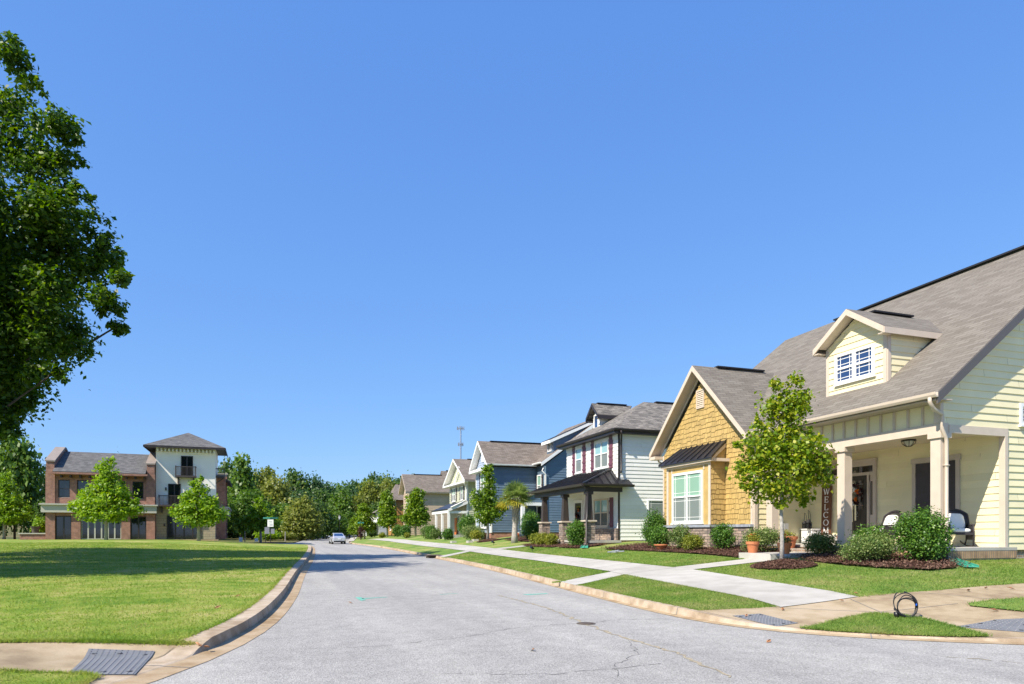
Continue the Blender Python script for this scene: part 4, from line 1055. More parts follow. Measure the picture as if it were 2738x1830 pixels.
gutter(H2, px0, py0-.03, py1+.03, pz+.03, 'bronze'); gutter(H2, py0, px0-.03, 17.6, pz+.03, 'bronze', axis='x')
boxes(H2, 'porch_beam', 'bronze', [(14.85, 15.15, 31.85, 39.3, 3.66, 3.92), (15.15, 17.0, 31.85, 32.1, 3.66, 3.92), (14.7, 17.0, 31.78, 39.6, 3.92, 3.95)])
boxes(H2, 'porch_ceiling', 'ceiling', [(15.1, 17.0, 31.8, 39.2, 3.90, 3.918)])
for y in (31.85, 34.95, 38.1):
    c = MB(); a, b2 = .18, .115; cx, cy = 15.1, y+.15
    c.hexa([(cx-a, cy-a, 2.16), (cx+a, cy-a, 2.16), (cx+a, cy+a, 2.16), (cx-a, cy+a, 2.16), (cx-b2, cy-b2, 3.66), (cx+b2, cy-b2, 3.66), (cx+b2, cy+b2, 3.66), (cx-b2, cy+b2, 3.66)])
    c.box(cx-.19, cx+.19, cy-.19, cy+.19, 3.5, 3.6598); co = part(c, 'column', 'column_brown', H2)
    part(MB().box(cx-.26, cx+.26, cy-.26, cy+.26, .6, 2.08), 'stone_pier', 'stone', co); part(MB().box(cx-.33, cx+.33, cy-.33, cy+.33, 2.081, 2.158), 'pier_cap', 'cream_trim', co)
part(MB().tube([(14.7, 31.75, 3.95), (14.85, 31.78, 3.8), (14.97, 31.8, 3.6), (14.9, 31.76, 2.3), (14.82, 31.66, 2.15), (14.82, 31.66, 1.0), (14.65, 31.5, .85)], .045, 8), 'downspout', 'bronze', H2, smooth=True)
# dormer
dx, dy0, dy1, dyc = 18.5, 37.4, 38.5, 37.95
dx = 18.2; dy0, dy1 = 36.9, 37.85; dyc = 37.375
D2 = MB(); lap(D2, [(dx, dy0, 7.6), (dx, dy1, 7.6), (dx, dy1, 8.62), (dx, dyc, 9.1), (dx, dy0, 8.62)], (-1, 0, 0), .2, .02, 1.1)
for y, n in ((dy0, -1), (dy1, 1)): lap(D2, [(dx, y, 7.6), (19.9, y, 8.62), (dx, y, 8.62)], (0, n, 0), .2, .02, 1.1)
dm = part(D2, 'dormer', 'white_siding', H2)
b = MB(); g = MB()
for s in (-1, 1):
    y = dyc+s*.85; b.slab([(17.85, y, 8.62), (19.7, y, 8.62), (20.6, dyc, 9.42), (17.85, dyc, 9.42)], .06)
    g.prism([(17.83, y, 8.6), (17.83, dyc, 9.4), (17.83, dyc, 9.2), (17.83, y, 8.4)], (.05, 0, 0)); g.box(17.86, 19.6, y-.03, y+.03, 8.36, 8.57); g.box(17.86, dx, min(y, dyc+s*.45), max(y, dyc+s*.45), 8.38, 8.41)
part(b, 'dormer_roof', 'shingle_grey', dm); part(g, 'dormer_trim', 'bronze', dm); part(MB().beam((18.2, dyc, 9.44), (20.2, dyc, 9.44), .25, .05), 'ridge_vent', 'vent_black', dm)
F = frame((dx-.02, dyc, 7.88), (-1, 0, 0)); b = MB().fbox(F, -.3, -.22, 0, .85, 0, .05).fbox(F, .22, .3, 0, .85, 0, .05).fbox(F, -.22, .22, 0, .07, 0, .05).fbox(F, -.22, .22, .78, .85, 0, .05)
part(b, 'window_frame', 'white', dm); part(MB().fbox(F, -.22, .22, .07, .78, 0, .02), 'window_pane', 'glass_sky_reflection', dm)

# ---------------------------------------------------------------- blue house
H3 = thing('house', 'slate blue house with pale front gable and white trim beside the palm', 'house', (20.4, 51.6, 1.2))
k = 1.2; X0, Y0 = 20.4, 51.6; WX, WY0, WY1 = 16.35, 53.55, 58.0; ZE = 7.3
w = MB()
tp = lambda x: 7.1+.72*(x-20.4) if x < 26 else 7.1+.72*(31.6-x)
lap(w, [(X0, Y0, 1.55), (31.6, Y0, 1.55), (31.6, Y0, 7.1), (26, Y0, tp(26)), (X0, Y0, 7.1)], (0, -1, 0), .21, .024, 1.5)
lap(w, [(WX, WY0, 1.55), (X0+.2, WY0, 1.55), (X0+.2, WY0, 7.0), (WX, WY0, 7.0)], (0, -1, 0), .21, .024, 1.5)
lap(w, [(X0, Y0, 1.5), (X0, WY0, 1.5), (X0, WY0, 7.1), (X0, Y0, 7.1)], (-1, 0, 0), .21, .024, 1.5)
w.poly([(31.6, Y0, 1.3), (31.6, 60, 1.3), (31.6, 60, 7.1), (31.6, Y0, 7.1)]); w.poly([(X0, 60, 1.3), (31.6, 60, 1.3), (31.6, 60, 7.1), (26, 60, 11.1), (X0, 60, 7.1)]); w.poly([(WX, WY1, 1.3), (X0, WY1, 1.3), (X0, WY1, 7), (WX, WY1, 7)])
part(w, 'wall', 'blue', H3)
w = MB(); wc = (WY0+WY1)/2; lap(w, [(WX, WY0, 1.5), (WX, WY1, 1.5), (WX, WY1, 7.15), (WX, wc, 8.95), (WX, WY0, 7.15)], (-1, 0, 0), .21, .022, 1.5); part(w, 'front_wall', 'blue_front', H3)
boxes(H3, 'foundation', 'brick', [(WX+.03, X0, WY0+.03, WY1, .8, 1.52), (X0+.03, 31.5, Y0+.03, 59.9, .8, 1.52)])
hs = (WY1-WY0)/2+.45; er = 7.1; rr_ = 9.4
r = MB()
for s in (-1, 1): y = wc+s*hs; r.slab([(WX-.5, y, er+.1), (24.5, y, er+.1), (24.5, wc, rr_), (WX-.5, wc, rr_)], .13)
rw = part(r, 'roof', 'shingle_warm', H3); part(MB().beam((WX+.6, wc, rr_+.03), (24.3, wc, rr_+.03), .3, .06), 'ridge_vent', 'vent_black', rw)
r = MB(); mz = lambda x: 7.3+.72*(x-20.0)
r.slab([(19.95, Y0-.35, mz(19.95)), (19.95, 56, mz(19.95)), (26, 56, mz(26)), (26, Y0-.35, mz(26))], .14); r.slab([(26, Y0-.35, mz(26)), (26, 60.3, mz(26)), (32.05, 60.3, mz(19.95)), (32.05, Y0-.35, mz(19.95))], .14); r.slab([(22, 56, mz(22)), (26, 56, mz(26)), (26, 60.3, mz(26)), (22, 60.3, mz(22))], .14)
part(r, 'roof', 'shingle_warm', H3)
f = MB()
for s in (-1, 1): y = wc+s*hs; f.prism([(WX-.54, y, er+.08), (WX-.54, wc, rr_-.02), (WX-.54, wc, rr_-.26), (WX-.54, y, er-.18)], (.06, 0, 0)); f.slab([(WX-.48, y, er-.06), (WX+.02, y, er-.06), (WX+.02, wc, rr_-.16), (WX-.48, wc, rr_-.16)], .03)
part(f, 'trim', 'white', H3); f = MB()
f.prism([(19.95, Y0-.4, mz(19.95)-.02), (26, Y0-.4, mz(26)-.02), (26, Y0-.4, mz(26)-.3), (19.95, Y0-.4, mz(19.95)-.3)], (0, .06, 0)); f.prism([(32.05, Y0-.4, mz(19.95)-.02), (26, Y0-.4, mz(26)-.02), (26, Y0-.4, mz(26)-.3), (32.05, Y0-.4, mz(19.95)-.3)], (0, .06, 0))
part(f, 'rake_board', 'white', H3); f = MB()
f.box(WX-.56, WX+.02, WY0-.5, WY1+.5, 6.75, 6.97); f.box(X0-.04, X0+.08, Y0-.05, Y0, 1.5, 7.0); f.box(WX-.04, WX+.1, WY0-.05, WY0, 1.5, 6.8); f.box(WX-.05, WX, WY0, WY0+.12, 1.5, 6.5); f.box(WX-.05, WX, WY1-.12, WY1, 1.5, 6.5)
part(f, 'trim', 'white', H3)
gutter(H3, WY0-.45, WX-.5, 20.2, 7.2, 'white', axis='x'); gutter(H3, 19.95, Y0-.3, WY0-.4, 7.3, 'white')
F = frame((WX, wc, 7.6), (-1, 0, 0)); part(MB().fbox(F, -.22, .22, 0, .95, .02, .09), 'gable_vent', 'white', H3)
for z in (1.9, 5.0):
    window(H3, (WX-.02, wc-.2, z), (-1, 0, 0), 1.7, 1.7, 2, 'blind', 'screen', fw=.09, grid=False)
    for s in (-1, 1): shutter(H3, (WX-.02, wc-.2+s*1.1, z), (-1, 0, 0), .4, 1.7, 'shutter_dark')
window(H3, (X0-.02, 52.75, 4.6), (-1, 0, 0), .95, 1.75, 1, 'blind', 'screen', fw=.09, grid=False)
for s in (-1, 1): shutter(H3, (X0-.02, 52.75+s*.68, 4.6), (-1, 0, 0), .32, 1.75, 'shutter_dark')
# shed dormer
b = MB(); lap(b, [(21.2, Y0+.2, 8.0), (21.2, Y0+1.5, 8.0), (21.2, Y0+1.5, 9.15), (21.2, Y0+.2, 9.15)], (-1, 0, 0), .21, .02, 1.5)
lap(b, [(21.2, Y0+.2, 8.1), (24.9, Y0+.2, 10.75), (24.9, Y0+.2, 10.85), (21.2, Y0+.2, 9.15)], (0, -1, 0), .21, .02, 1.5)
dm = part(b, 'dormer', 'blue', H3)
part(MB().slab([(20.8, Y0-.05, 9.2), (20.8, Y0+1.8, 9.2), (25.2, Y0+1.8, 11.2), (25.2, Y0-.05, 11.2)], .08), 'dormer_roof', 'vent_black', dm)
part(MB().prism([(20.8, Y0-.1, 9.15), (25.2, Y0-.1, 11.15), (25.2, Y0-.1, 10.9), (20.8, Y0-.1, 8.9)], (0, .06, 0)).box(20.78, 20.84, Y0-.05, Y0+1.8, 8.9, 9.15), 'dormer_trim', 'white', dm)
F = frame((21.18, Y0+.85, 8.3), (-1, 0, 0)); part(MB().fbox(F, -.4, -.3, 0, .75, 0, .05).fbox(F, .3, .4, 0, .75, 0, .05).fbox(F, -.3, .3, 0, .08, 0, .05).fbox(F, -.3, .3, .67, .75, 0, .05).fbox(F, -.03, .03, .08, .67, 0, .05), 'window_frame', 'white', dm); part(MB().fbox(F, -.3, .3, .08, .67, 0, .02), 'window_pane', 'glass_dark', dm)
# porch between wing and main wall
b = MB(); b.slab([(18.2, Y0-.2, 4.25), (18.2, WY0, 4.25), (X0, WY0, 5.1), (X0, Y0-.2, 5.1)], .1); part(b, 'porch_roof', 'shingle_warm', H3)
b = MB(); lap(b, [(18.4, Y0-.06, 4.0), (X0, Y0-.06, 4.0), (X0, Y0-.06, 4.95), (18.4, Y0-.06, 4.2)], (0, -1, 0), .21, .02, 1.5); part(b, 'porch_gable', 'blue', H3)
boxes(H3, 'porch_trim', 'white', [(18.3, X0, Y0-.12, Y0-.02, 3.72, 3.98), (18.34, 18.62, Y0-.1, Y0+.18, 1.7, 3.72), (X0-.2, X0-.02, Y0-.1, Y0-.01, 1.6, 3.72)])
part(MB().tube([(18.15, Y0-.1, 4.2), (18.2, Y0-.12, 3.9), (17.6, Y0+.3, 4.3), (17.2, Y0+1.0, 4.6)], .05, 8), 'downspout', 'white', H3, smooth=True)
F = frame((X0-.02, 52.7, 1.6), (-1, 0, 0)); d = MB().fbox(F, -.6, -.48, 0, 2.1, 0, .06).fbox(F, .48, .6, 0, 2.1, 0, .06).fbox(F, -.68, .68, 2.1, 2.4, 0, .1); part(d, 'door_frame', 'white', H3); part(MB().fbox(F, -.48, .48, 0, 2.1, 0, .03), 'door', 'door_black', H3)
boxes(H3, 'porch_floor', 'concrete', [(18.2, X0, Y0, WY0, 1.2, 1.55)])
part(MB().tube([(20.3, Y0-.12, 6.95), (20.1, Y0-.15, 6.6), (20.45, Y0-.1, 6.3), (20.46, Y0-.1, 1.6)], .05, 8), 'downspout', 'white', H3, smooth=True)

# ---------------------------------------------------------------- sage house
H4 = thing('house', 'sage green gabled house with white porch posts left of the blue house', 'house', (18, 67.3, 1.1))
X0, Y0, Y1 = 18.0, 67.3, 75.0; yc = 71.0
w = MB(); lap(w, [(X0, Y0, 1.35), (30, Y0, 1.35), (30, Y0, 6.75), (X0, Y0, 6.75)], (0, -1, 0), .21, .022, 1.3)
lap(w, [(X0, Y0, 1.35), (X0, Y1, 1.35), (X0, Y1, 6.75), (X0, Y0, 6.75)], (-1, 0, 0), .21, .022, 1.3)
lap(w, [(X0-.02, Y0-.2, 6.9), (X0-.02, Y1+.2, 6.9), (X0-.02, yc, 9.1)], (-1, 0, 0), .21, .022, 1.3)
w.poly([(X0, Y1, 1.3), (30, Y1, 1.3), (30, Y1, 6.75), (X0, Y1, 6.75)]); w.poly([(30, Y0, 1.3), (30, Y1, 1.3), (30, Y1, 6.75), (30, yc, 9.1), (30, Y0, 6.75)])
part(w, 'wall', 'sage', H4); boxes(H4, 'foundation', 'brick_tan', [(X0+.03, 30, Y0+.03, Y1, .8, 1.35)])
rt = gable_roof(H4, 'shingle_warm', X0-.6, 30.3, yc, 4.9, 6.9, 9.5, .13, 'x', fascia='white', soffit='white')
part(MB().beam((X0+1, yc, 9.53), (29, yc, 9.53), .3, .06), 'ridge_vent', 'vent_black', rt)
b = MB(); lap(b, [(X0-.25, 67.0, 6.9), (X0-.25, 71.0, 6.9), (X0-.25, 69.0, 8.25)], (-1, 0, 0), .21, .02, 1.3); part(b, 'lower_gable', 'sage', H4)
part(MB().prism([(X0-.5, 66.7, 6.75), (X0-.5, 69.0, 8.5), (X0-.5, 69.0, 8.25), (X0-.5, 66.7, 6.5)], (.06, 0, 0)).prism([(X0-.5, 71.3, 6.75), (X0-.5, 69.0, 8.5), (X0-.5, 69.0, 8.25), (X0-.5, 71.3, 6.5)], (.06, 0, 0)).box(X0-.62, X0, 66.9, 76, 6.62, 6.8).box(X0-.04, X0+.1, Y0-.05, Y0, 1.3, 6.6).box(X0-.05, X0, Y0, Y0+.14, 1.3, 6.6), 'trim', 'white', H4)
for y, wd, c in ((72.9, 1.6, 2), (69.3, .95, 1)):
    window(H4, (X0-.02, y, 4.95), (-1, 0, 0), wd, 1.5, c, 'blind', 'screen', fw=.1, grid=False)
    for s in (-1, 1): shutter(H4, (X0-.02, y+s*(wd/2+.28), 4.95), (-1, 0, 0), .38, 1.5, 'shutter_dark')
part(MB().slab([(15.9, 67.1, 3.95), (15.9, 75.2, 3.95), (18, 75.2, 4.8), (18, 67.1, 4.8)], .1), 'porch_roof', 'black_roof', H4)
boxes(H4, 'porch_trim', 'white', [(15.95, 16.15, 67.2, 75.1, 3.55, 3.84), (16.15, 18, 67.2, 67.35, 3.5, 3.75), (17.86, 18.0, 67.2, 67.29, 1.4, 3.5)])
part(MB().prism([(15.9, 67.05, 3.93), (18, 67.05, 4.78), (18, 67.05, 4.5), (15.9, 67.05, 3.65)], (0, .06, 0)), 'rake_board', 'white', H4)
for y in (67.2, 70.2, 73.2): part(MB().box(15.95, 16.17, y, y+.22, 1.3, 3.55), 'column', 'white', H4)
boxes(H4, 'porch_floor', 'concrete', [(15.8, 18, 67.1, 75.1, .8, 1.3)])
F = frame((X0-.02, 68.6, 1.35), (-1, 0, 0)); part(MB().fbox(F, -.6, -.48, 0, 2.1, 0, .06).fbox(F, .48, .6, 0, 2.1, 0, .06).fbox(F, -.68, .68, 2.1, 2.3, 0, .1), 'door_frame', 'white', H4); part(MB().fbox(F, -.48, .48, 0, 2.1, 0, .03), 'door', 'door_black', H4)
window(H4, (X0-.02, 70.6, 1.9), (-1, 0, 0), 1.0, 1.5, 1, 'blind', 'screen', fw=.1, grid=False)
part(MB().tube([(17.5, 67.0, 6.7), (17.8, 67.15, 6.3), (17.85, 67.2, 4.9), (17.3, 67.05, 4.6), (16.2, 67.0, 4.1)], .06, 8), 'downspout', 'white', H4, smooth=True)

# ---------------------------------------------------------------- tan house
H5 = thing('house', 'tan lap sided house with broad brown roof behind the twin street maples', 'house', (17, 95, 1.0))
X0, Y0, Y1 = 17.0, 95.0, 100.2; yc = 97.5
w = MB(); lap(w, [(X0, Y0, 1.2), (29, Y0, 1.2), (29, Y0, 7.35), (X0, Y0, 7.35)], (0, -1, 0), .25, .024, 1.2); lap(w, [(X0, Y0, 1.2), (X0, Y1, 1.2), (X0, Y1, 7.3), (X0, yc, 9.5), (X0, Y0, 7.3)], (-1, 0, 0), .25, .024, 1.2)
w.poly([(29, Y0, 1), (29, Y1, 1), (29, Y1, 7.3), (29, yc, 9.5), (29, Y0, 7.3)]); w.poly([(X0, Y1, 1), (29, Y1, 1), (29, Y1, 7.3), (X0, Y1, 7.3)])
part(w, 'wall', 'tan', H5)
rt = gable_roof(H5, 'shingle_warm', X0-.7, 22.6, yc, 3.2, 7.35, 10.0, .14, 'x', fascia='taupe', soffit='taupe'); part(MB().beam((X0+1, yc, 10.03), (22.3, yc, 10.03), .3, .07), 'ridge_vent', 'vent_black', rt)
r = MB(); r.slab([(22.2, Y0-.6, 7.35), (29.5, Y0-.6, 7.35), (29.5, yc+.6, 10.7), (22.2, yc+.6, 10.7)], .15); r.slab([(22.2, Y1+1.5, 7.35), (29.5, Y1+1.5, 7.35), (29.5, yc+.6, 10.7), (22.2, yc+.6, 10.7)], .15); r.poly([(22.25, Y0-.5, 7.3), (22.25, yc+.6, 10.6), (22.25, Y1+1.4, 7.3)])
rt = part(r, 'roof', 'shingle_warm', H5); part(MB().beam((23, yc+.6, 10.75), (29, yc+.6, 10.75), .3, .12), 'ridge_vent', 'vent_black', rt)
boxes(H5, 'eave', 'taupe', [(X0-.75, X0, Y0-.65, Y0+.0, 7.05, 7.25), (X0, 29.5, Y0-.62, Y0, 7.12, 7.25)])
gutter(H5, Y0-.6, X0-.7, 29.5, 7.38, 'taupe', axis='x')
window(H5, (X0-.02, 96.8, 4.9), (-1, 0, 0), 1.2, 1.6, 1, 'blind', 'screen', fw=.1, grid=False); window(H5, (X0-.02, 97.2, 1.9), (-1, 0, 0), 1.6, 1.6, 2, 'blind', 'screen', fw=.1, grid=False)

# ---------------------------------------------------------------- ochre house
H6 = thing('house', 'ochre sided house partly hidden behind the tan house', 'house', (17, 108, 1.0))
X0, Y0, Y1 = 17.0, 108.0, 115.5; yc = 111.6
w = MB(); lap(w, [(X0, Y0, 1.1), (28, Y0, 1.1), (28, Y0, 6.7), (X0, Y0, 6.7)], (0, -1, 0), .25, .024, 1.1); lap(w, [(X0, Y0, 1.1), (X0, Y1, 1.1), (X0, Y1, 6.7), (X0, Y0, 6.7)], (-1, 0, 0), .25, .024, 1.1)
w.poly([(X0, Y1, 1), (28, Y1, 1), (28, Y1, 6.7), (X0, Y1, 6.7)]); part(w, 'wall', 'orange_tan', H6)
r = MB(); a = (16.4, 107.4, 6.75); b = (16.4, 116.1, 6.75); c = (17.6, yc, 9.5); d_ = (28.5, yc, 9.5)
r.poly([a, b, c]); r.poly([a, c, d_, (28.5, 107.4, 6.75)]); r.poly([b, (28.5, 116.1, 6.75), d_, c]); r.poly([a, (28.5, 107.4, 6.75), (28.5, 116.1, 6.75), b]); rt = part(r, 'roof', 'shingle_warm', H6); part(MB().beam((18, yc, 9.55), (27, yc, 9.55), .3, .1), 'ridge_vent', 'vent_black', rt)
boxes(H6, 'trim', 'taupe', [(X0-.05, X0+.1, Y0-.06, Y0, 1.1, 6.7), (16.4, X0, 107.4, 116.1, 6.5, 6.745)])
window(H6, (X0-.02, 110.2, 4.6), (-1, 0, 0), 1.5, 1.6, 2, 'blind', 'screen', fw=.1, grid=False); window(H6, (X0-.02, 112.8, 1.9), (-1, 0, 0), 1.5, 1.6, 2, 'blind', 'screen', fw=.1, grid=False)

# ---------------------------------------------------------------- lilac-grey house at the far end
H7 = thing('house', 'distant lilac grey house with white porch posts at the end of the row', 'house', (16.5, 124, 1.0))
X0, Y0, Y1 = 16.6, 124.0, 138.0
w = MB(); lap(w, [(X0, Y0, 1.1), (27, Y0, 1.1), (27, Y0, 5.3), (X0, Y0, 5.3)], (0, -1, 0), .25, .024, 1.1); lap(w, [(X0, Y0, 1.1), (X0, Y1, 1.1), (X0, Y1, 5.3), (X0, Y0, 5.3)], (-1, 0, 0), .25, .024, 1.1); part(w, 'wall', 'grey_lilac', H7)
r = MB(); r.slab([(15.9, 123.4, 5.35), (15.9, 138.6, 5.35), (20.5, 138.6, 7.8), (20.5, 123.4, 7.8)], .15); r.slab([(25.1, 123.4, 5.35), (25.1, 138.6, 5.35), (20.5, 138.6, 7.8), (20.5, 123.4, 7.8)], .15); r.poly([(X0, Y0-.02, 5.3), (24.4, Y0-.02, 5.3), (20.5, Y0-.02, 7.6)])
part(r, 'roof', 'shingle', H7)
part(MB().slab([(14.0, 126.5, 3.6), (X0, 126.5, 3.6), (X0, 129, 4.7), (14.0, 129, 4.7)], .12).slab([(14.0, 131.5, 3.6), (X0, 131.5, 3.6), (X0, 129, 4.7), (14.0, 129, 4.7)], .12).poly([(14.1, 126.7, 3.5), (14.1, 131.3, 3.5), (14.1, 129, 4.6)]), 'porch_roof', 'white', H7)
for y in (124.6, 126.8, 129, 131.2, 134): part(MB().box(14.1, 14.4, y, y+.3, .9, 3.5), 'column', 'white', H7)
boxes(H7, 'porch_beam', 'white', [(14.0, X0, 124.2, 135, 3.3, 3.55)])
window(H7, (X0-.02, 128, 2.0), (-1, 0, 0), 1.5, 1.5, 2, 'screen', 'screen', fw=.1, grid=False)

# ---------------------------------------------------------------- brick and stucco corner building
BL = (-24.05, 84.2, .74); BR = R(2.5)
BB = thing('building', 'red brick shop building with cream stucco corner tower across the lawn', 'building', BL, BR)
def bpart(m, name, mat, parent=BB, smooth=False):
    return m.build(name, M[mat], parent, smooth=smooth, off=(0, 0, 0))
m = MB()   # brick walls of the wing with openings framed as piers
m.box(0, 10.4, .35, .6, -.5, 7.2)
m.box(0, .85, 0, 9, 0, 7.3); m.box(9.55, 10.4, 0, 9, 0, 7.3); m.box(0, 10.4, 8.8, 9, 0, 7.2)
m.box(2.35, 3.2, .05, .35, 0, 2.95); m.box(7.1, 7.95, .05, .35, 0, 2.95)
m.box(.85, 9.55, .12, .35, 2.6, 2.95)
m.box(.85, 9.55, .15, .35, 3.9, 4.55); m.box(.85, 9.55, .15, .35, 6.5, 7.2)
for a, b in ((.85, 1.1), (2.2, 2.85), (3.95, 4.6), (5.7, 6.4), (7.5, 8.15), (9.25, 9.55)): m.box(a, b, .15, .35, 4.55, 6.5)
bpart(m, 'wall', 'brick')
m = MB()
for x in (0, 9.55):
    m.prism([(x+.05, 0, 7.3), (x+.05, 0, 8.4), (x+.05, 4.3, 10.2), (x+.05, 4.7, 10.2), (x+.05, 9, 8.4), (x+.05, 9, 7.3)], (.75, 0, 0))
bpart(m, 'parapet', 'brick')
m = MB()
for x in (0, 9.55):
    m.prism([(x-.05, -.1, 8.4), (x-.05, -.1, 8.55), (x-.05, 4.2, 10.45), (x-.05, 4.8, 10.45), (x-.05, 9.1, 8.55), (x-.05, 9.1, 8.4), (x-.05, 4.7, 10.22), (x-.05, 4.3, 10.22)], (.95, 0, 0))
bpart(m, 'coping', 'coping')
m = MB().slab([(.8, -.75, 7.35), (9.55, -.75, 7.35), (9.55, 4.5, 10.0), (.8, 4.5, 10.0)], .15).slab([(.8, 9.5, 7.35), (9.55, 9.5, 7.35), (9.55, 4.5, 10.0), (.8, 4.5, 10.0)], .15); bpart(m, 'roof', 'shingle_dark')
m = MB().box(.6, 9.75, -.78, -.7, 7.05, 7.25).box(.86, 9.54, -.7, .15, 7.0, 7.04)
bpart(m, 'eave_board', 'brick')
m = MB()
for i in range(10): x = 1.4+i*.88; m.box(x, x+.16, -.45, .15, 6.72, 7.0)
bpart(m, 'bracket', 'wood_dark')
m = MB().box(-.35, 10.6, -.3, .0, 2.95, 3.75).box(-.5, 10.75, -.5, .1, 3.75, 3.9).box(-.35, 0, 0, 9, 2.95, 3.75); bpart(m, 'cornice', 'stone_band')
def bwin(o, n, w, h, parent=BB, sill=True, mat='glass_dark', frame_mat='bronze', cols=1, cross=True):
    F = frame(o, n); m = MB(); a = w/2; t = .08
    m.fbox(F, -a, -a+t, 0, h, 0, .08).fbox(F, a-t, a, 0, h, 0, .08).fbox(F, -a+t, a-t, 0, t, 0, .08).fbox(F, -a+t, a-t, h-t, h, 0, .08)
    if cross: m.fbox(F, -a+t, a-t, h*.48, h*.48+.06, 0, .07)
    for i in range(1, cols): x = -a+w*i/cols; m.fbox(F, x-.07, x+.07, t, h-t, 0, .075)
    wo = bpart(m, 'window', frame_mat); 
    q = link('pane', MB().fbox(F, -a+t, a-t, t, h-t, .0, .03).mesh('pane'), M[mat], wo)
    if sill: link('sill', MB().fbox(F, -a-.12, a+.12, -.14, -.01, 0, .14).mesh('sill'), M['stone_band'], wo)
    return wo
for x in (1.65, 3.4, 5.15, 6.95, 8.7): bwin((x, .345, 4.6), (0, -1, 0), 1.08, 1.88)
bwin((1.6, .345, .05), (0, -1, 0), 1.45, 2.5, sill=False, cols=2, cross=False); bwin((8.75, .345, .05), (0, -1, 0), 1.5, 2.5, sill=False, cols=2, cross=False); bwin((5.15, .345, .05), (0, -1, 0), 3.8, 2.5, sill=False, cols=6, cross=False, frame_mat='stone_band')
ty = .9; tx0, tx1 = 10.4, 16.6; tzt = 10.6; td = 7.2
m = MB().box(tx0+.01, tx1, ty, td, 3.85, tzt); bpart(m, 'tower', 'stucco')
m = MB().box(tx0+.02, tx1-.02, ty+.03, td, -.5, 3.85); bpart(m, 'tower_base', 'block')
cx, cy = (tx0+tx1)/2, (ty+td)/2
m = MB(); e = 1.15; q = [(tx0-e, ty-e, tzt), (tx1+e, ty-e, tzt), (tx1+e, td+e, tzt), (tx0-e, td+e, tzt)]
for i in range(4): m.poly([q[i], q[(i+1) % 4], (cx, cy, 12.75)])
m.poly([(x, y, z-.02) for x, y, z in q]); bpart(m, 'tower_roof', 'shingle_dark')
m = MB().box(tx0-e, tx1+e, ty-e, ty-e+.06, tzt-.22, tzt-.03).box(tx1+e-.06, tx1+e, ty-e, td+e, tzt-.22, tzt-.03).box(tx0-e, tx0-e+.06, ty-e, td+e, tzt-.22, tzt-.03); bpart(m, 'eave_board', 'bronze')
m = MB()
for i in range(16): x = tx0+.15+i*.39; m.box(x, x+.16, ty-.6, ty, tzt-.55, tzt-.25)
m.box(tx0, tx1, ty-.1, ty, tzt-.75, tzt-.55); bpart(m, 'dentil', 'stucco')
def balcony(x0, x1, z, dep=.9, h=1.05, y=ty):
    m = MB().box(x0, x1, y-dep, y, z-.2, z).box(x0+.2, x0+.35, y-.5, y, z-.9, z-.2).box(x1-.35, x1-.2, y-.5, y, z-.9, z-.2)
    m.box(x0, x1, y-dep, y-dep+.06, z+h-.08, z+h).box(x0, x0+.06, y-dep, y, z+h-.08, z+h).box(x1-.06, x1, y-dep, y, z+h-.08, z+h)
    for x in (x0, x1-.1): m.box(x, x+.1, y-dep, y-dep+.1, z, z+h+.05)
    n = int((x1-x0)/.14)
    for i in range(n): x = x0+.1+i*(x1-x0-.2)/n; m.box(x, x+.035, y-dep+.01, y-dep+.045, z, z+h-.08)
    return bpart(m, 'balcony', 'wood_dark')
balcony(12.45, 14.6, 7.3); balcony(10.75, 13.4, 3.95)
bwin((13.6, ty, 7.32), (0, -1, 0), 1.25, 2.3, sill=False, cols=2, cross=False); bwin((12.3, ty, 3.97), (0, -1, 0), 1.3, 2.4, sill=False, cols=2, cross=False)
bwin((13.3, ty+.03, .05), (0, -1, 0), 3.6, 2.75, sill=False, cols=4, cross=False)
m = MB().box(11.35, 11.5, ty-.15, ty, 5.6, 5.95).box(11.2, 11.35, ty-.12, ty+.03, 1.5, 1.8); bpart(m, 'wall_lamp', 'wood_dark')
# right-hand brick wing
m = MB().box(tx1-.3, tx1+1.0, 3.2, 4.2, 0, 7.6).box(tx1-.3, tx1+.75, 4.2, 16, 0, 7.1).box(tx1-.3, tx1+1.0, 9.6, 10.5, 0, 8.3); bpart(m, 'wall', 'brick')
m = MB().box(tx1-.3, tx1+1.25, 3.0, 16.2, 2.95, 3.75).box(tx1-.3, tx1+1.4, 2.9, 16.3, 3.75, 3.9).box(tx1-.4, tx1+1.1, 3.1, 4.3, 7.6, 7.75).box(tx1-.4, tx1+1.1, 9.5, 10.6, 8.3, 8.45); bpart(m, 'cornice', 'stone_band')
m = MB().slab([(tx1+1.5, 4.3, 7.15), (tx1+1.5, 16, 7.15), (tx1-3.5, 16, 9.4), (tx1-3.5, 4.3, 9.4)], .15); bpart(m, 'roof', 'shingle_dark')
m = MB().box(tx1, tx1+.95, 1.6, 3.1, 7.3, 7.5).box(tx1+.89, tx1+.95, 1.6, 3.1, 8.3, 8.4)
for i in range(8): m.box(tx1+.9, tx1+.94, 1.62+i*.19, 1.66+i*.19, 7.5, 8.3); m.box(tx1+.1+i*.1, tx1+.13+i*.1, 1.6, 1.64, 7.5, 8.3)
m.box(tx1, tx1+.95, 1.6, 1.65, 8.3, 8.4); m.tube([(tx1, 1.8, 6.6), (tx1+.4, 1.8, 6.9), (tx1+.85, 1.8, 7.25)], .06, 6); bpart(m, 'balcony', 'wood_dark')
bpart(MB().box(-.6, 17, -1.2, .0, -.3, .0).box(-.6, 11, 0, .4, -.3, .0), 'plinth', 'concrete_tan')
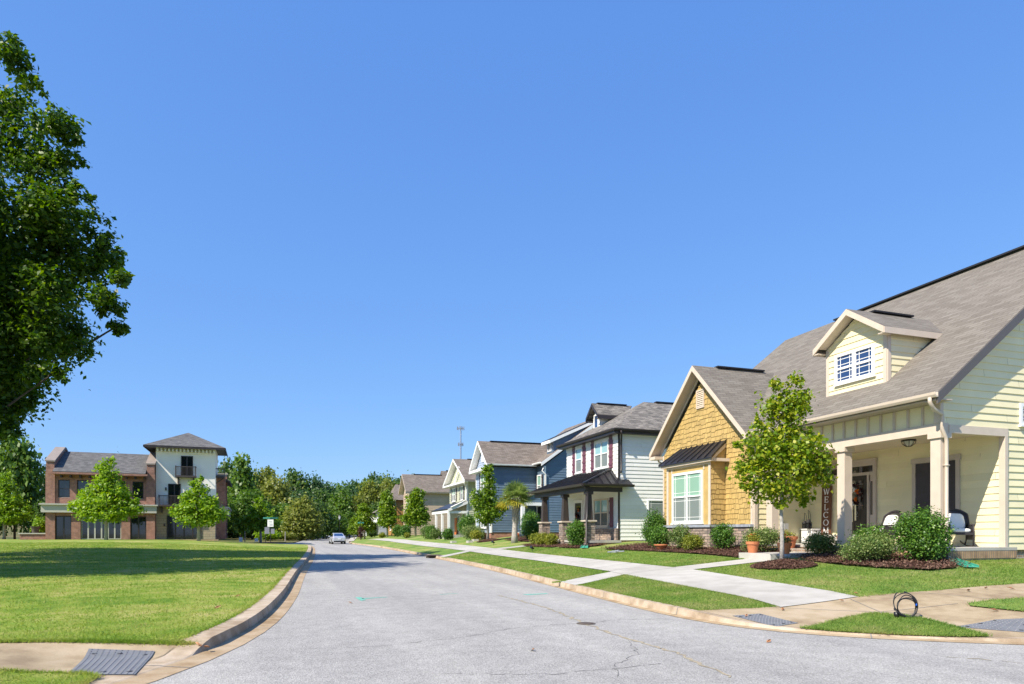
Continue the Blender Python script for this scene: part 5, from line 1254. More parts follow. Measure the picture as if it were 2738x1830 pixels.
# ================================================================ trees
def limb_mesh(name, trunk, limbs, n=9):
    m = MB(); m.tube(trunk[0], trunk[1], n)
    for p, r in limbs: m.tube(p, r, 6)
    return m.mesh(name, smooth=True)
def rand_limbs(h0, h1, rad, n, seed, r0, rise_=.5):
    r = random.Random(seed); L = []
    for i in range(n):
        f = i/max(1, n-1); z = h0+(h1-h0)*f; a = i*2.4+r.random(); l = rad*(1-.55*f)*(.7+.4*r.random())
        p = [(0, 0, z), (math.cos(a)*l*.45, math.sin(a)*l*.45, z+l*rise_*.6), (math.cos(a)*l, math.sin(a)*l, z+l*rise_*1.1)]
        L.append((p, [r0*(1-.5*f), r0*.55*(1-.5*f), r0*.15]))
    return L
def tree(name, label, cat, loc, trunk, limbs, clouds, bark='bark', rz=0, group=None):
    t = thing(name, label, cat, loc, rz, group)
    link('trunk', limb_mesh('trunk', trunk, limbs), M[bark], t)
    for nm, me, mat in clouds: link(nm, me, M[mat], t)
    return t
# near maple: loose column of leafy tiers, narrow top, wide skirt
mx = [(0, 0, 2.1, .9, .8, .36), (-.75, .1, 2.6, .55, .6, .5), (.8, 0, 2.75, .6, .6, .5), (0, 0, 2.9, .95, .9, .5), (-.45, 0, 3.4, .7, .7, .45), (.5, -.1, 3.35, .75, .7, .45),
      (0, .1, 3.75, .55, .5, .4), (.15, 0, 4.35, .42, .42, .5), (-.3, 0, 4.5, .4, .4, .42), (.5, 0, 4.6, .4, .4, .45), (.1, 0, 5.0, .34, .34, .36), (.45, 0, 5.2, .26, .26, .3), (-.15, 0, 5.1, .22, .25, .3), (-1.15, 0, 2.75, .26, .3, .28), (1.2, 0, 2.5, .3, .3, .3), (1.2, 0, 3.0, .22, .3, .25), (.65, 0, 1.85, .3, .3, .22), (-1.25, 0, 3.35, .16, .2, .2), (-1.0, 0, 2.15, .25, .25, .16), (.95, 0, 3.75, .22, .22, .2), (-.72, 0, 4.05, .18, .2, .2), (.7, 0, 5.0, .15, .16, .25), (0, 0, 1.62, .25, .25, .14)]
T1 = tree('maple_tree', 'small maple with yellow green leaves in a mulch ring before the yellow porch', 'tree', (13.25, 15.45, TR(13.25, 15.45)+.08),
     ([(0, 0, -.1), (.01, 0, .6), (-.02, 0, 1.5), (.0, 0, 2.6), (.08, 0, 3.8), (.1, 0, 5.0)], [.075, .058, .05, .042, .028, .01]),
     rand_limbs(1.7, 4.6, 1.1, 15, 4, .022, .55), [('crown', leafcloud('maple_crown', mx, 9600, .112, 21, per=12, shell=.5, aspect=.85), 'maple')])
T1.rotation_euler.z = R(-19); T1.scale = (.96, .96, .97)
# street maples
def maple_proto(seed, blobs, n, size): return leafcloud('maple_crown', blobs, n, size, seed, per=11, shell=.48, aspect=.8)
b1 = [(0, 0, 2.1, 1.1, 1.0, .6), (-.6, 0, 2.9, .8, .7, .5), (.5, 0, 2.7, .8, .7, .5), (-.9, 0, 3.5, .4, .4, .5), (0, 0, 3.5, .6, .6, .6), (.1, 0, 4.3, .5, .5, .7), (.05, 0, 5.2, .42, .42, .6), (.25, 0, 5.7, .2, .2, .4), (-.2, 0, 5.5, .25, .25, .4), (1.2, 0, 2.6, .35, .3, .3), (0, 0, 1.6, .5, .5, .3)]
tree('maple_tree', 'upright maple with ragged crown between the palm and the sage house', 'tree', (14.95, 49.75, TR(14.95, 49.75)), ([(0, 0, -.1), (0, 0, 1.6), (.02, 0, 3.5), (.05, 0, 5.6)], [.12, .08, .06, .015]), rand_limbs(1.4, 5, 1.2, 12, 8, .03), [('crown', maple_proto(31, b1, 5600, .18), 'maple_deep')])
b2 = [(0, 0, 2.2, 1.5, 1.4, .8), (-1.2, 0, 2.6, .8, .8, .6), (1.2, 0, 2.5, .8, .8, .7), (0, 0, 3.4, 1.6, 1.4, .9), (0, 0, 4.6, 1.1, 1.1, .9), (.3, 0, 5.6, .8, .8, .7), (-.5, 0, 5.3, .7, .7, .6), (.1, 0, 6.2, .4, .4, .4)]
c2 = maple_proto(33, b2, 6500, .29)
for i, (x, y, s, sz, lab) in enumerate([(16.9, 90.1, 1.0, 1.0, 'full maple with pale twin trunk in front of the tan house'), (15.4, 105.6, 1.0, 1.13, 'dark pointed maple left of the tan house'), (12.4, 109.9, .95, .88, 'maple at the far corner near the green street sign'), (11.4, 116.5, .62, .62, 'small yellowish young tree beside the far street sign')]):
    t = tree('maple_tree', lab, 'tree', (x, y, TR(x, y)), ([(0, 0, -.1), (0, 0, 1.8), (.02, 0, 3.5), (.05, 0, 6)], [.16, .12, .08, .02]), rand_limbs(1.6, 5, 1.4, 9, 8+i, .05), [('crown', c2 if i == 0 else c2.copy(), ['maple_deep', 'maple_deep', 'maple_deep', 'wood_c'][i])], rz=i*1.9)
    t.scale = (s, s, sz)
    if i == 0: link('trunk', MB().tube([(-.75, .3, -.1), (-.65, .3, 1.8), (-.5, .3, 3.5)], [.13, .1, .05], 8).mesh('trunk', smooth=True), M['bark'], t)
# maples on the left lawn
b3 = [(0, 0, 2.6, 2.6, 2.3, .75), (-2.2, 0, 3.2, 1.2, 1.2, .6), (2.3, 0, 3.0, 1.3, 1.2, .6), (0, 0, 3.7, 2.6, 2.2, .8), (-1.4, .2, 4.5, 1.3, 1.2, .7), (1.3, 0, 4.5, 1.5, 1.3, .7), (0, 0, 5.3, 1.5, 1.3, .8), (.1, 0, 6.4, 1.1, 1.0, .8), (-.5, 0, 7.0, .6, .6, .5), (.3, 0, 7.6, .55, .5, .5), (2.9, 0, 3.7, .5, .5, .4), (-3.0, 0, 3.6, .5, .5, .4)]
b4 = [(0, 0, 2.2, 2.2, 2.0, .7), (-1.8, 0, 2.8, 1.0, 1.0, .6), (1.9, 0, 2.7, 1.0, 1.0, .6), (0, 0, 3.3, 2.1, 1.9, .7), (1.0, 0, 3.9, 1.0, 1.0, .6), (-.8, 0, 4.1, 1.1, 1.0, .6), (.1, 0, 4.9, 1.0, .9, .6), (-.2, 0, 5.6, .6, .6, .5), (.2, 0, 6.2, .3, .3, .4)]
g3 = maple_proto(41, b3, 8200, .27); g4 = maple_proto(43, b4, 7000, .26)
tk = ([(0, 0, -.2), (0, 0, 1.8), (.03, 0, 3.5), (.05, 0, 6)], [.19, .15, .1, .03])
for (x, y, s, me, lab) in ((-16.9, 77.5, 1.03, g3, 'broad leafy maple in front of the brick wing of the corner building'), (-8.3, 76.75, 1.06, g4, 'rounded maple in front of the cream stucco tower'), (-30.5, 92.5, .95, g3.copy(), 'maple at the left edge of the photo beside the brick building'), (-2.9, 98.1, 1.0, g4.copy(), 'leafy maple behind the roadside sign posts')):
    t = tree('maple_tree', lab, 'tree', (x, y, TL(x, y)), tk, rand_limbs(1.8, 5.5, 2.2, 12, int(x*3), .06), [('crown', me, 'maple_left')], rz=R(-19)); t.scale = (s, s, s)
# big oak, trunk out of frame on the left
OX, OY = -15.0, 37.6
ob = [(4.06,-0.68,22.5,0.8),(3.59,1.03,22.3,0.65),(2.77,0.83,20.97,1.13),(5.7,-0.39,19.45,0.93),(6.09,0.19,19.28,0.55),(6.07,0.08,18.1,0.63),(4.54,0.56,17.84,1.28),(3.25,0.89,19.25,1.46),(7.05,-0.77,16.21,0.54),(6.07,-0.93,15.22,1.22),(6.44,1.01,15.95,0.73),(7.47,0.04,14.48,0.71),(7.69,0.83,13.94,0.73),(9.0,-0.99,12.38,0.46),(7.11,0.07,13.29,0.95),(5.47,0.73,14.25,1.45),(4.57,-0.45,15.11,1.86),(7.25,1.27,11.8,0.62),(7.58,1.16,10.88,0.46),(8.14,-0.93,11.57,0.61),(5.91,-0.94,11.9,1.37),(3.68,0.3,12.69,1.91),(5.13,1.25,10.73,0.9),(6.44,-0.09,9.48,0.63),(5.26,-0.48,10.04,1.08),(3.55,0.01,10.19,1.57),(6.07,-0.93,8.25,0.53),(4.75,-0.47,8.19,0.7),(3.35,0.05,8.14,1.1),(3.76,0.19,7.14,0.71),(3.46,-0.44,6.51,0.78),(3.38,-0.45,5.67,0.62),
      (-.5,0,19.6,2.6),(1,-2,17,3),(0,2,14,3.5),(1,0,11,3),(1,-3,10,2.6),(-3,0,18,4),(-4,0,13,4),(-3,-4,14,3.5),(-2,4,15,3.5),(-1,-5,10.5,2.8),(1.5,4,11.5,2.6),(-2,5,10,2.8),(0,-7,11,2.3),(-3,-8,9.5,2.6),(-6,-3,10,3.2),(-6,3,11,3.4),(-7,0,15,3.5),(2,0,8.3,1.6),(0,-3,8,1.8),(1,3,8.3,1.8)]
yw = math.atan(612/1800)
ocl = [(x, y, z, r, r, r*.8) for x, y, z, r in ob]
OK_ = thing('oak_tree', 'huge dark green oak leaning into the frame from the left', 'tree', (OX, OY, TL(OX, OY)), -yw)
ol = []
ro = random.Random(3)
for x, y, z, r in ob[2:46:4]:
    ol.append(([(0, 0, max(4, z*.5)), (x*.5, y*.5, z*.78), (x, y, z)], [.12, .06, .02]))
    for _ in range(1):
        a = (x+ro.uniform(-1, 1)*r, y+ro.uniform(-1, 1)*r, z+ro.uniform(-.6, .7)*r); ol.append(([(x*.85, y*.85, z*.93), ((x+a[0])/2, (y+a[1])/2, (z+a[2])/2+.1), a], [.05, .03, .01]))
link('trunk', limb_mesh('oak_trunk', ([(0, 0, -.3), (0, 0, 3), (-.2, 0, 8), (0, 0, 14), (.2, 0, 19)], [.75, .55, .45, .28, .1]), ol, 12), M['bark_dark'], OK_)
link('crown', leafcloud('oak_crown', ocl, 145000, .235, 51, per=26, spread=.42, shell=.42, aspect=.62, wexp=.6), M['oak'], OK_)

tree('oak_tree', 'oak beyond the left edge whose shadow lies across the lawn and road', 'tree', (-15.8, 24.6, TL(-15.8, 24.6)), ([(0, 0, -.3), (0, 0, 4), (.2, 0, 16)], [.5, .38, .12]), rand_limbs(4, 16, 4.5, 14, 77, .12), [('crown', leafcloud('oak_crown', [(0, 0, 10, 4.8, 4.8, 3), (1.5, -1, 8, 2.8, 2.5, 1.8), (-2, 1, 9, 3.4, 3.4, 2), (0, 1, 14, 4.6, 4.6, 3), (1.5, 1, 17, 3.6, 3.6, 2.4), (0, 0, 19.5, 3, 3, 2), (1.5, 2.5, 12, 3, 2.6, 2), (-3, -2, 12, 3.4, 3, 2.4), (2, -1.5, 15.5, 2.6, 2.6, 2)], 30000, .4, 53, per=14, spread=.5, shell=.42), 'oak')], bark='bark_dark')
# ---------------------------------------------------------------- the wood behind
protos = []
for k, (bl, n, s) in enumerate([
    ([(0, 0, .62, .3, .3, .34), (.15, 0, .45, .26, .26, .2), (-.18, .05, .5, .24, .24, .22), (0, .1, .8, .2, .2, .18), (-.08, 0, .28, .24, .24, .16), (.2, -.1, .68, .14, .14, .14), (-.2, 0, .72, .14, .14, .13)], 5200, .052),
    ([(0, 0, .5, .36, .36, .3), (.2, 0, .6, .2, .2, .2), (-.22, 0, .58, .2, .2, .2), (.05, 0, .78, .24, .24, .16), (-.1, 0, .87, .12, .12, .12), (.15, 0, .3, .26, .26, .16), (-.2, 0, .3, .24, .24, .15)], 5200, .052),
    ([(0, 0, .55, .24, .24, .4), (.1, 0, .35, .24, .24, .2), (-.12, 0, .42, .2, .2, .2), (.02, 0, .86, .14, .14, .14), (.12, 0, .7, .13, .13, .12)], 4400, .052),
    ([(0, 0, .4, .42, .42, .34), (.25, 0, .35, .24, .24, .24), (-.25, 0, .35, .24, .24, .24), (0, 0, .7, .28, .28, .22), (.12, 0, .85, .14, .14, .12)], 5200, .055)]):
    protos.append((leafcloud('wood_crown', bl, n, s, 61+k, per=7, spread=.5, shell=.4, aspect=.8), bl))
wtrunk = limb_mesh('wood_trunk', ([(0, 0, -.03), (0, 0, .3), (.01, 0, .8)], [.02, .015, .004]), rand_limbs(.25, .7, .3, 8, 5, .009, .7), 7)
matc = {}
def wood(kind, mat, x, y, w, h, lab, rz, name='broadleaf_tree', group='trees of the wood'):
    t = thing(name, lab, 'tree', (x, y, gz(x, y)+.05 if y > 100 else TL(x, y)), rz, group)
    key = (kind, mat)
    if key not in matc: matc[key] = (protos[kind][0].copy() , ); matc[key][0].materials.append(M[mat])
    o = bpy.data.objects.new('crown', matc[key][0]); COL.objects.link(o); o.parent = t
    if 'wt' not in matc: wtrunk.materials.append(M['bark_dark']); matc['wt'] = 1
    o = bpy.data.objects.new('trunk', wtrunk); COL.objects.link(o); o.parent = t
    t.scale = (w, w, h); return t
FT = [(-7.07,129.15,6.8,14.8,2,'wood_b'),(-10.58,146.2,6.5,15.8,1,'wood_a'),(-3.83,149.2,7.6,14.7,1,'wood_c'),(-1.21,143.0,7.6,12.8,3,'wood_c'),(2.6,157.5,7.6,15.1,0,'wood_a'),(6.2,156.3,6.8,13.9,2,'wood_d'),(9.93,176.2,7.5,13.5,0,'wood_d'),(16.3,205.7,11,15.1,3,'wood_b'),(19.8,204.5,8.7,16.0,1,'wood_a'),(25.2,213.2,8.8,17.1,0,'wood_b'),(28.5,222.7,9.3,19.7,1,'wood_a'),(32.2,221.4,8.1,19.3,2,'wood_b'),(35.6,220.2,9.3,18.5,0,'wood_a'),(19.6,162.3,6.8,13.5,1,'wood_c'),(23.1,161.1,6.0,13.8,2,'wood_c'),(3.0,117.3,5.6,7.6,3,'wood_c'),(11.6,143.9,6.5,10.1,0,'wood_b'),(6.25,129.9,5.0,7.4,3,'wood_a'),(14.6,142.9,4.6,8.4,2,'wood_c'),(9.8,133.98,3.4,5.4,3,'wood_b'),(12.64,138.3,4.4,5.4,1,'wood_b'),(.19,124.6,6.0,6.4,3,'wood_b'),(-5,123.1,6.4,8.8,1,'wood_b'),(3.9,138,6.5,9.5,1,'wood_d'),(7.6,150,6.5,10.5,0,'wood_a'),(13.5,186,8,11,3,'wood_a'),(22.5,190,8,12.5,1,'wood_b'),(-12,120,7,9,0,'wood_a'),(-15,135,7,12,1,'wood_b'),(13.8,170,7,9.5,1,'wood_c')]
ADJ = ['tall dark', 'broad', 'rounded', 'loose', 'dense', 'narrow', 'spreading', 'bushy']
used = set()
def wlab(x, y, mat, h):
    colr = {'wood_a': 'dark green', 'wood_b': 'mid green', 'wood_c': 'olive yellow', 'wood_d': 'bluish green'}[mat]
    size = 'low' if h < 8 else 'medium' if h < 12.5 else 'tall'
    a = x/max(y, 1)
    place = 'right of the brick building' if a < -.03 else 'above the roadside signs' if a < .01 else 'above the left lawn edge' if a < .035 else 'straight above the far road' if a < .062 else 'above the street lamp' if a < .085 else 'left of the far houses' if a < .115 else 'behind the far houses'
    depth = 'at the front of the wood' if y < 140 else 'in the middle of the wood' if y < 175 else 'on the skyline of the wood'
    for ex in ('', 'broad ', 'dense ', 'loose ', 'narrow ', 'rounded '):
        l = f'{ex}{size} {colr} tree {depth} {place}'
        if l not in used: used.add(l); return l
    return l
for i, (x, y, w, h, kd, mt) in enumerate(FT): wood({0: 1, 2: 3 if i % 3 else 2}.get(kd, kd), mt, x, y, w*1.35, h*1.02, wlab(x, y, mt, h), i*1.3)
# skyline fillers and the understorey
rw2 = random.Random(17)
for i in range(26):
    y = rw2.uniform(185, 250); a = -.10+.30*i/25; x = a*y; h = rw2.uniform(10.5, 14) if a < .075 else rw2.uniform(13, 16); mt = rw2.choice(['wood_a', 'wood_d', 'wood_b']); wood(rw2.choice((1, 3, 1, 0)), mt, x, y, rw2.uniform(11, 15), h, wlab(x, y, mt, h), i*.9)
for i in range(26):
    y = rw2.uniform(124, 172); a = -.09+.165*i/25; x = a*y
    if x > itp(y, LX)-2.5 and x < itp(y, RX)+4: x = itp(y, LX)-3.2 if i % 2 else itp(y, RX)+5
    mt = rw2.choice(['wood_a', 'wood_a', 'wood_b', 'wood_d']); h = rw2.uniform(3.5, 7.5); wood(3, mt, x, y, rw2.uniform(4.5, 6.5), h, wlab(x, y, mt, h), i*.7, 'understorey_tree', 'low trees at the edge of the wood')
# end of the road: dark thicket closing the view
for i in range(7):
    y = 190+i*4; x = itp(y, LX)-4+i*4.5; wood(3, 'wood_a' if i % 2 else 'wood_d', x, y, 8, rw2.uniform(5, 8), wlab(x, y, 'wood_a' if i % 2 else 'wood_d', 6), i*1.1, 'understorey_tree', 'low trees at the edge of the wood')
# trees left of and behind the brick building
LT = [(-33.2, 104.2, 8.0, 15.2, 1, 'wood_b', 'tall mid green tree at the left edge above the brick building'), (-38.5, 108, 9, 14.5, 0, 'wood_a', 'tall dark tree cut by the left edge of the photo'), (-31.5, 112, 6.5, 10.5, 3, 'wood_a', 'dark tree behind the left end of the brick building'), (-28.6, 108, 5, 10.0, 2, 'wood_b', 'mid green tree just left of the brick pier'), (-36, 98, 6, 8, 3, 'wood_a', 'low dark tree near the left edge'), (-28.5, 101, 5, 6.0, 3, 'wood_a', 'low dark tree beside the brick building wall'), (-24, 118, 6, 12.6, 0, 'wood_a', 'treetop showing over the grey roof of the brick wing'), (-19, 122, 6, 12.4, 2, 'wood_b', 'narrow treetop over the middle of the brick wing roof'), (-33.5, 94.5, 5, 5, 3, 'wood_a', 'low dark bushy tree at the far left')]
for i, (x, y, w, h, kd, mt, lab) in enumerate(LT): wood(kd, mt, x, y, w, h, lab, i*1.7)

# ---------------------------------------------------------------- palm
PX_, PY_ = 14.84, 43.1
P = thing('palm_tree', 'fan palm with rough trunk on the lawn beside the white house', 'tree', (PX_, PY_, TR(PX_, PY_)))
rp = random.Random(9)
m = MB(); m.tube([(0, 0, -.1), (0, 0, .5), (.03, 0, 1.3), (.06, 0, 2.2), (.08, 0, 3.0)], [.26, .21, .175, .17, .2], 12)
tr_ = link('trunk', m.mesh('palm_trunk', smooth=True), M['bark'], P)
m = MB()
for i in range(70):
    z = 1.25+1.75*i/70; a = i*2.4; c = Vector((.03+.02*z, 0, z)); d = Vector((math.cos(a), math.sin(a), 0)); s = Vector((-d.y, d.x, 0))*.05
    p = c+d*.15; q = c+d*(.25+.04*rp.random())+Zv*(.2+.08*rp.random())
    m.hexa([p-s-Zv*.05, p+s-Zv*.05, p+s-d*.04, p-s-d*.04, q-s*.7, q+s*.7, q+s*.7-d*.03, q-s*.7-d*.03])
link('frond_stub', m.mesh('frond_stub'), M['bark'], tr_)
def fronds(n, seed, emin, emax, lmin, lmax, azs=None):
    r = random.Random(seed); V = []
    for i in range(n):
        az = azs[i % len(azs)]+r.gauss(0, .12) if azs else i*2.399+r.random()*.3; el = emin+(emax-emin)*r.random(); pl = r.uniform(lmin, lmax)
        d = Vector((math.cos(az)*math.cos(el), math.sin(az)*math.cos(el), math.sin(el))); c0 = Vector((.08, 0, 3.0)); hub = c0+d*pl
        side = d.cross(Zv).normalized(); up = side.cross(d); s = side*.02
        V.append([c0-s, c0+s, hub+s*.7, hub-s*.7])
        nb = 21; L = r.uniform(.8, 1.04)
        tw = r.uniform(-.5, .5); side = (side*math.cos(tw)+up*math.sin(tw)).normalized()
        for k in range(nb):
            a = (k/(nb-1)-.5)*R(235); v = (d*math.cos(a)+side*math.sin(a)).normalized(); l = L*(.75+.25*math.cos(a*.6))
            w = v.cross(up).normalized()*.032; mid = hub+v*l*.55; tip = hub+v*l-Zv*(.06+.12*r.random())*l*1.6+up*r.gauss(0, .03)
            V.append([hub, mid+w, tip, mid-w])
    return quads_mesh('fronds', np.array([[tuple(p) for p in q] for q in V], float))
link('crown', fronds(40, 12, -.15, 1.45, .42, .68), M['palm'], P)
link('yellow_frond', fronds(7, 15, -.6, -.15, .5, .72, [R(175), R(200), R(160), R(-75), R(150), R(215), R(185)]), M['palm_yellow'], P)
P.rotation_euler.z = -yw

# ================================================================ shrubs
def shrub_mesh(w, h, seed, n, size, lump=.3, flat=False, aspect=.6):
    w *= .86; h *= .95
    r = random.Random(seed); B = [(0, 0, h*.5, w*.40, w*.40, h*.42)]
    for i in range(8):
        a = i*.785+r.random()*.5; q = w*.27*(.7+.5*r.random()); z = h*(.3+.42*r.random()); s = w*.2*(.8+.5*r.random()); B.append((q*math.cos(a), q*math.sin(a), z, s, s, min(s, h*.28)))
    B.append((w*.05, 0, h*.74, w*.3, w*.3, h*.22))
    me = leafcloud('shrub_foliage', B, int(n*1.9), size*.92, seed, per=6, spread=.5, shell=.22, aspect=aspect); return me
def stems(w, h, seed):
    r = random.Random(seed); m = MB()
    for i in range(7):
        a = r.random()*6.28; l = w*.3*r.random(); m.tube([(math.cos(a)*.04, math.sin(a)*.04, -.05), (math.cos(a)*l*.6, math.sin(a)*l*.6, h*.35), (math.cos(a)*l, math.sin(a)*l, h*.7)], [.016, .012, .005], 5)
    return m.mesh('stem', smooth=True)
def shrub(x, y, w, h, mat, label, n=None, size=.06, seed=1, group=None, z=None, aspect=.6):
    t = thing('shrub', label, 'shrub', (x, y, TR(x, y) if z is None else z), 0, group)
    link('foliage', shrub_mesh(w, h, seed, n or int(2600*w*h), size, aspect=aspect), M[mat], t); link('stem', stems(w, h, seed), M['bark_dark'], t); return t
SH = [(16.0, 27.0, 1.3, 1.75, 'holly', 'tall glossy round bush at the left end of the gold wall', 3800, .075),
 (15.55, 25.75, 1.1, 1.05, 'holly', 'bushy green shrub at the left foot of the bay window', 2600, .07), (15.2, 23.6, 1.15, 1.08, 'azalea', 'dark sparse shrub under the middle of the bay window', 2400, .065),
 (14.95, 22.35, 1.05, .7, 'yellow_shrub', 'low pale green shrub in front of the stone base', 2300, .055), (15.6, 21.3, 1.05, 1.08, 'holly', 'upright shrub with a white flower at the right corner of the bay', 2500, .07),
 (15.35, 18.95, 1.6, .9, 'azalea', 'wide spreading light green shrub behind the terracotta pots', 4200, .06), (15.6, 16.5, 1.2, .78, 'azalea', 'shaded dark shrub at the foot of the middle porch column', 2600, .06),
 (15.9, 14.95, 1.3, 1.0, 'holly', 'green shrub in front of the white cushioned chair', 3000, .06), (14.95, 14.1, 1.8, .85, 'azalea', 'wide pale twiggy azalea at the front of the porch bed', 4600, .055),
 (15.8, 13.2, 1.5, 1.5, 'holly', 'large clipped glossy bush at the porch corner by the downspout', 6200, .07),
 (14.6, 32.35, 1.35, 1.45, 'holly', 'clipped glossy ball bush beside the white house stone pier', 4200, .085), (16.5, 44.0, 1.7, 1.5, 'holly', 'dark round bush right of the palm trunk', 3600, .1), (17.5, 47.2, 1.7, 2.1, 'holly', 'tall dark bush in front of the blue house porch', 4000, .11),
 (17.0, 63.4, 2.2, 2.4, 'holly', 'tall dark loose bush between blue and sage houses', 4200, .13), (15.3, 55.4, 2.6, 1.3, 'azalea', 'wide grey green shrub in front of the blue house front wall', 4200, .1), (15.0, 53.4, 1.1, .95, 'yellow_shrub', 'small yellowish shrub by the blue house corner', 1500, .09),
 (15.2, 69.6, 1.5, 1.2, 'azalea', 'low shrub at the left end of the sage porch', 2200, .12), (15.2, 64.1, 1.3, 1.2, 'holly', 'dark low shrub before the sage porch posts', 2200, .12), (15.3, 72.4, 1.4, 1.6, 'holly', 'taller shrub left of the sage porch', 2200, .13), (15.5, 74.6, 2.5, 1.6, 'azalea', 'broad light green shrub left of the sage house', 2600, .13),
 (15.5, 96.5, 1.9, 1.8, 'holly', 'left one of two rounded bushes before the tan house', 2400, .15), (15.2, 88.3, 1.6, 1.8, 'holly', 'right one of two rounded bushes before the tan house', 2400, .15), (15.0, 85.8, .9, .8, 'yellow_shrub', 'small yellow shrub beside the pale twin trunk', 700, .12), (14.2, 103, 1.4, .9, 'yellow_shrub', 'low flowering yellow shrub in front of the far grey house', 800, .14), (14.6, 118, 1.6, 1.3, 'wood_a', 'dark shrub among the white posts of the far grey house', 800, .16)]
for i, s in enumerate(SH): shrub(*s[:6], n=s[6], size=s[7], seed=100+i)
for i, (x, y, w, h) in enumerate([(14.45, 38.05, .95, .76), (14.4, 36.75, .98, .8), (14.4, 35.4, .98, .74)]):
    shrub(x, y, w, h, 'yellow_shrub', ['low yellowish ball shrub, leftmost of the three before the white house', 'low yellowish ball shrub, middle of the three before the white house', 'low yellowish ball shrub, rightmost of the three before the white house'][i], n=2300, size=.07, seed=150+i, group='yellowish shrubs before the white house')
shrub(-25.3, 86.6, 1.8, 2.0, 'maple_left', 'bright green small shrub beside the left brick pier', n=900, size=.2, seed=170, z=TL(-25.3, 86.6)+.6)
shrub(-2.2, 112, 5, 1.6, 'maple_left', 'low light green thicket behind the roadside signs', n=1600, size=.28, seed=171, z=rise(112)+.1)
shrub(.9, 113, 3.4, 1.3, 'wood_c', 'low brownish thicket left of the far road', n=900, size=.25, seed=172, z=rise(113)+.1)
shrub(11.6, 108, 1.4, 2.2, 'flower_dark', 'reddish shrub by the far green street sign', n=500, size=.18, seed=173)

# ================================================================ small things
# terracotta pots
def pot(x, y, z, r, h, label, plant, pm='azalea', seed=1, n=420, flowers=True):
    t = thing('flower_pot', label, 'flower pot', (x, y, z))
    m = MB().lathe([(0, 0), (r*.68, 0), (r*.92, h*.74), (r*1.04, h*.75), (r*1.06, h), (r*.95, h), (r*.9, h*.86), (0, h*.86)], n=24)
    link('pot', m.mesh('pot', smooth=False), M['terracotta'], t)
    link('plant', leafcloud('plant', [(0, 0, h+plant*.35, r*1.0, r*1.0, plant*.5), (r*.5, 0, h+plant*.2, r*.6, r*.6, plant*.3)], n, .05, seed), M[pm], t)
    if flowers: link('flower', leafcloud('flower', [(0, 0, h+plant*.6, r*.9, r*.9, plant*.3)], 10, .06, seed+5, per=2, aspect=1), M['flower_red'], t)
    return t
pot(14.25, 17.95, .86, .2, .36, 'terracotta pot with red flowers on the left of the concrete landing', .3, 'yellow_shrub', 3)
pot(14.35, 16.62, .84, .2, .36, 'terracotta pot with a dark red flower set on a dark stone', .34, 'azalea', 5)
pot(16.25, 18.65, .98, .3, .40, 'wide terracotta planter with small leaves on the brick step', .22, 'yellow_shrub', 7, 360, False)
t = thing('flower_pot', 'small terracotta pot half hidden behind the middle porch column', 'flower pot', (17.6, 17.6, 1.1)); link('pot', MB().lathe([(0, 0), (.14, 0), (.19, .22), (.21, .22), (.21, .3), (.17, .3), (0, .26)], n=18).mesh('pot'), M['terracotta'], t); link('plant', leafcloud('plant', [(0, 0, .4, .2, .2, .16)], 220, .06, 77), M['azalea'], t)
bwl = MB().lathe([(0, .0), (.14, .0), (.19, .06), (.26, .17), (.29, .17), (.29, .21), (.25, .21), (.17, .09), (0, .05)], (0, 0, 0), 22).mesh('bowl'); o = link('bowl', bwl, M['terracotta']); o.location = (14.75, 24.3, TR(14.75, 24.3)+.05); tag(o, 'empty shallow terracotta bowl lying on the mulch left of the bay window', 'bowl')
m = MB(); rs = random.Random(2)
for i in range(7): 
    a = i/6*math.pi; m.v += [(math.cos(b)*math.sin(a)*(.2+.03*rs.random()), math.sin(b)*math.sin(a)*(.17+.03*rs.random()), .09+math.cos(a)*.11) for b in [k*math.pi/5 for k in range(10)]]
for i in range(6):
    for k in range(10): m.f.append((i*10+k, i*10+(k+1) % 10, (i+1)*10+(k+1) % 10, (i+1)*10+k))
o = m.build('stone', M['ledge']); o.location = (14.35, 16.62, TR(14.35, 16.62)+.02); tag(o, 'dark grey stone under the terracotta pot by the maple', 'stone')

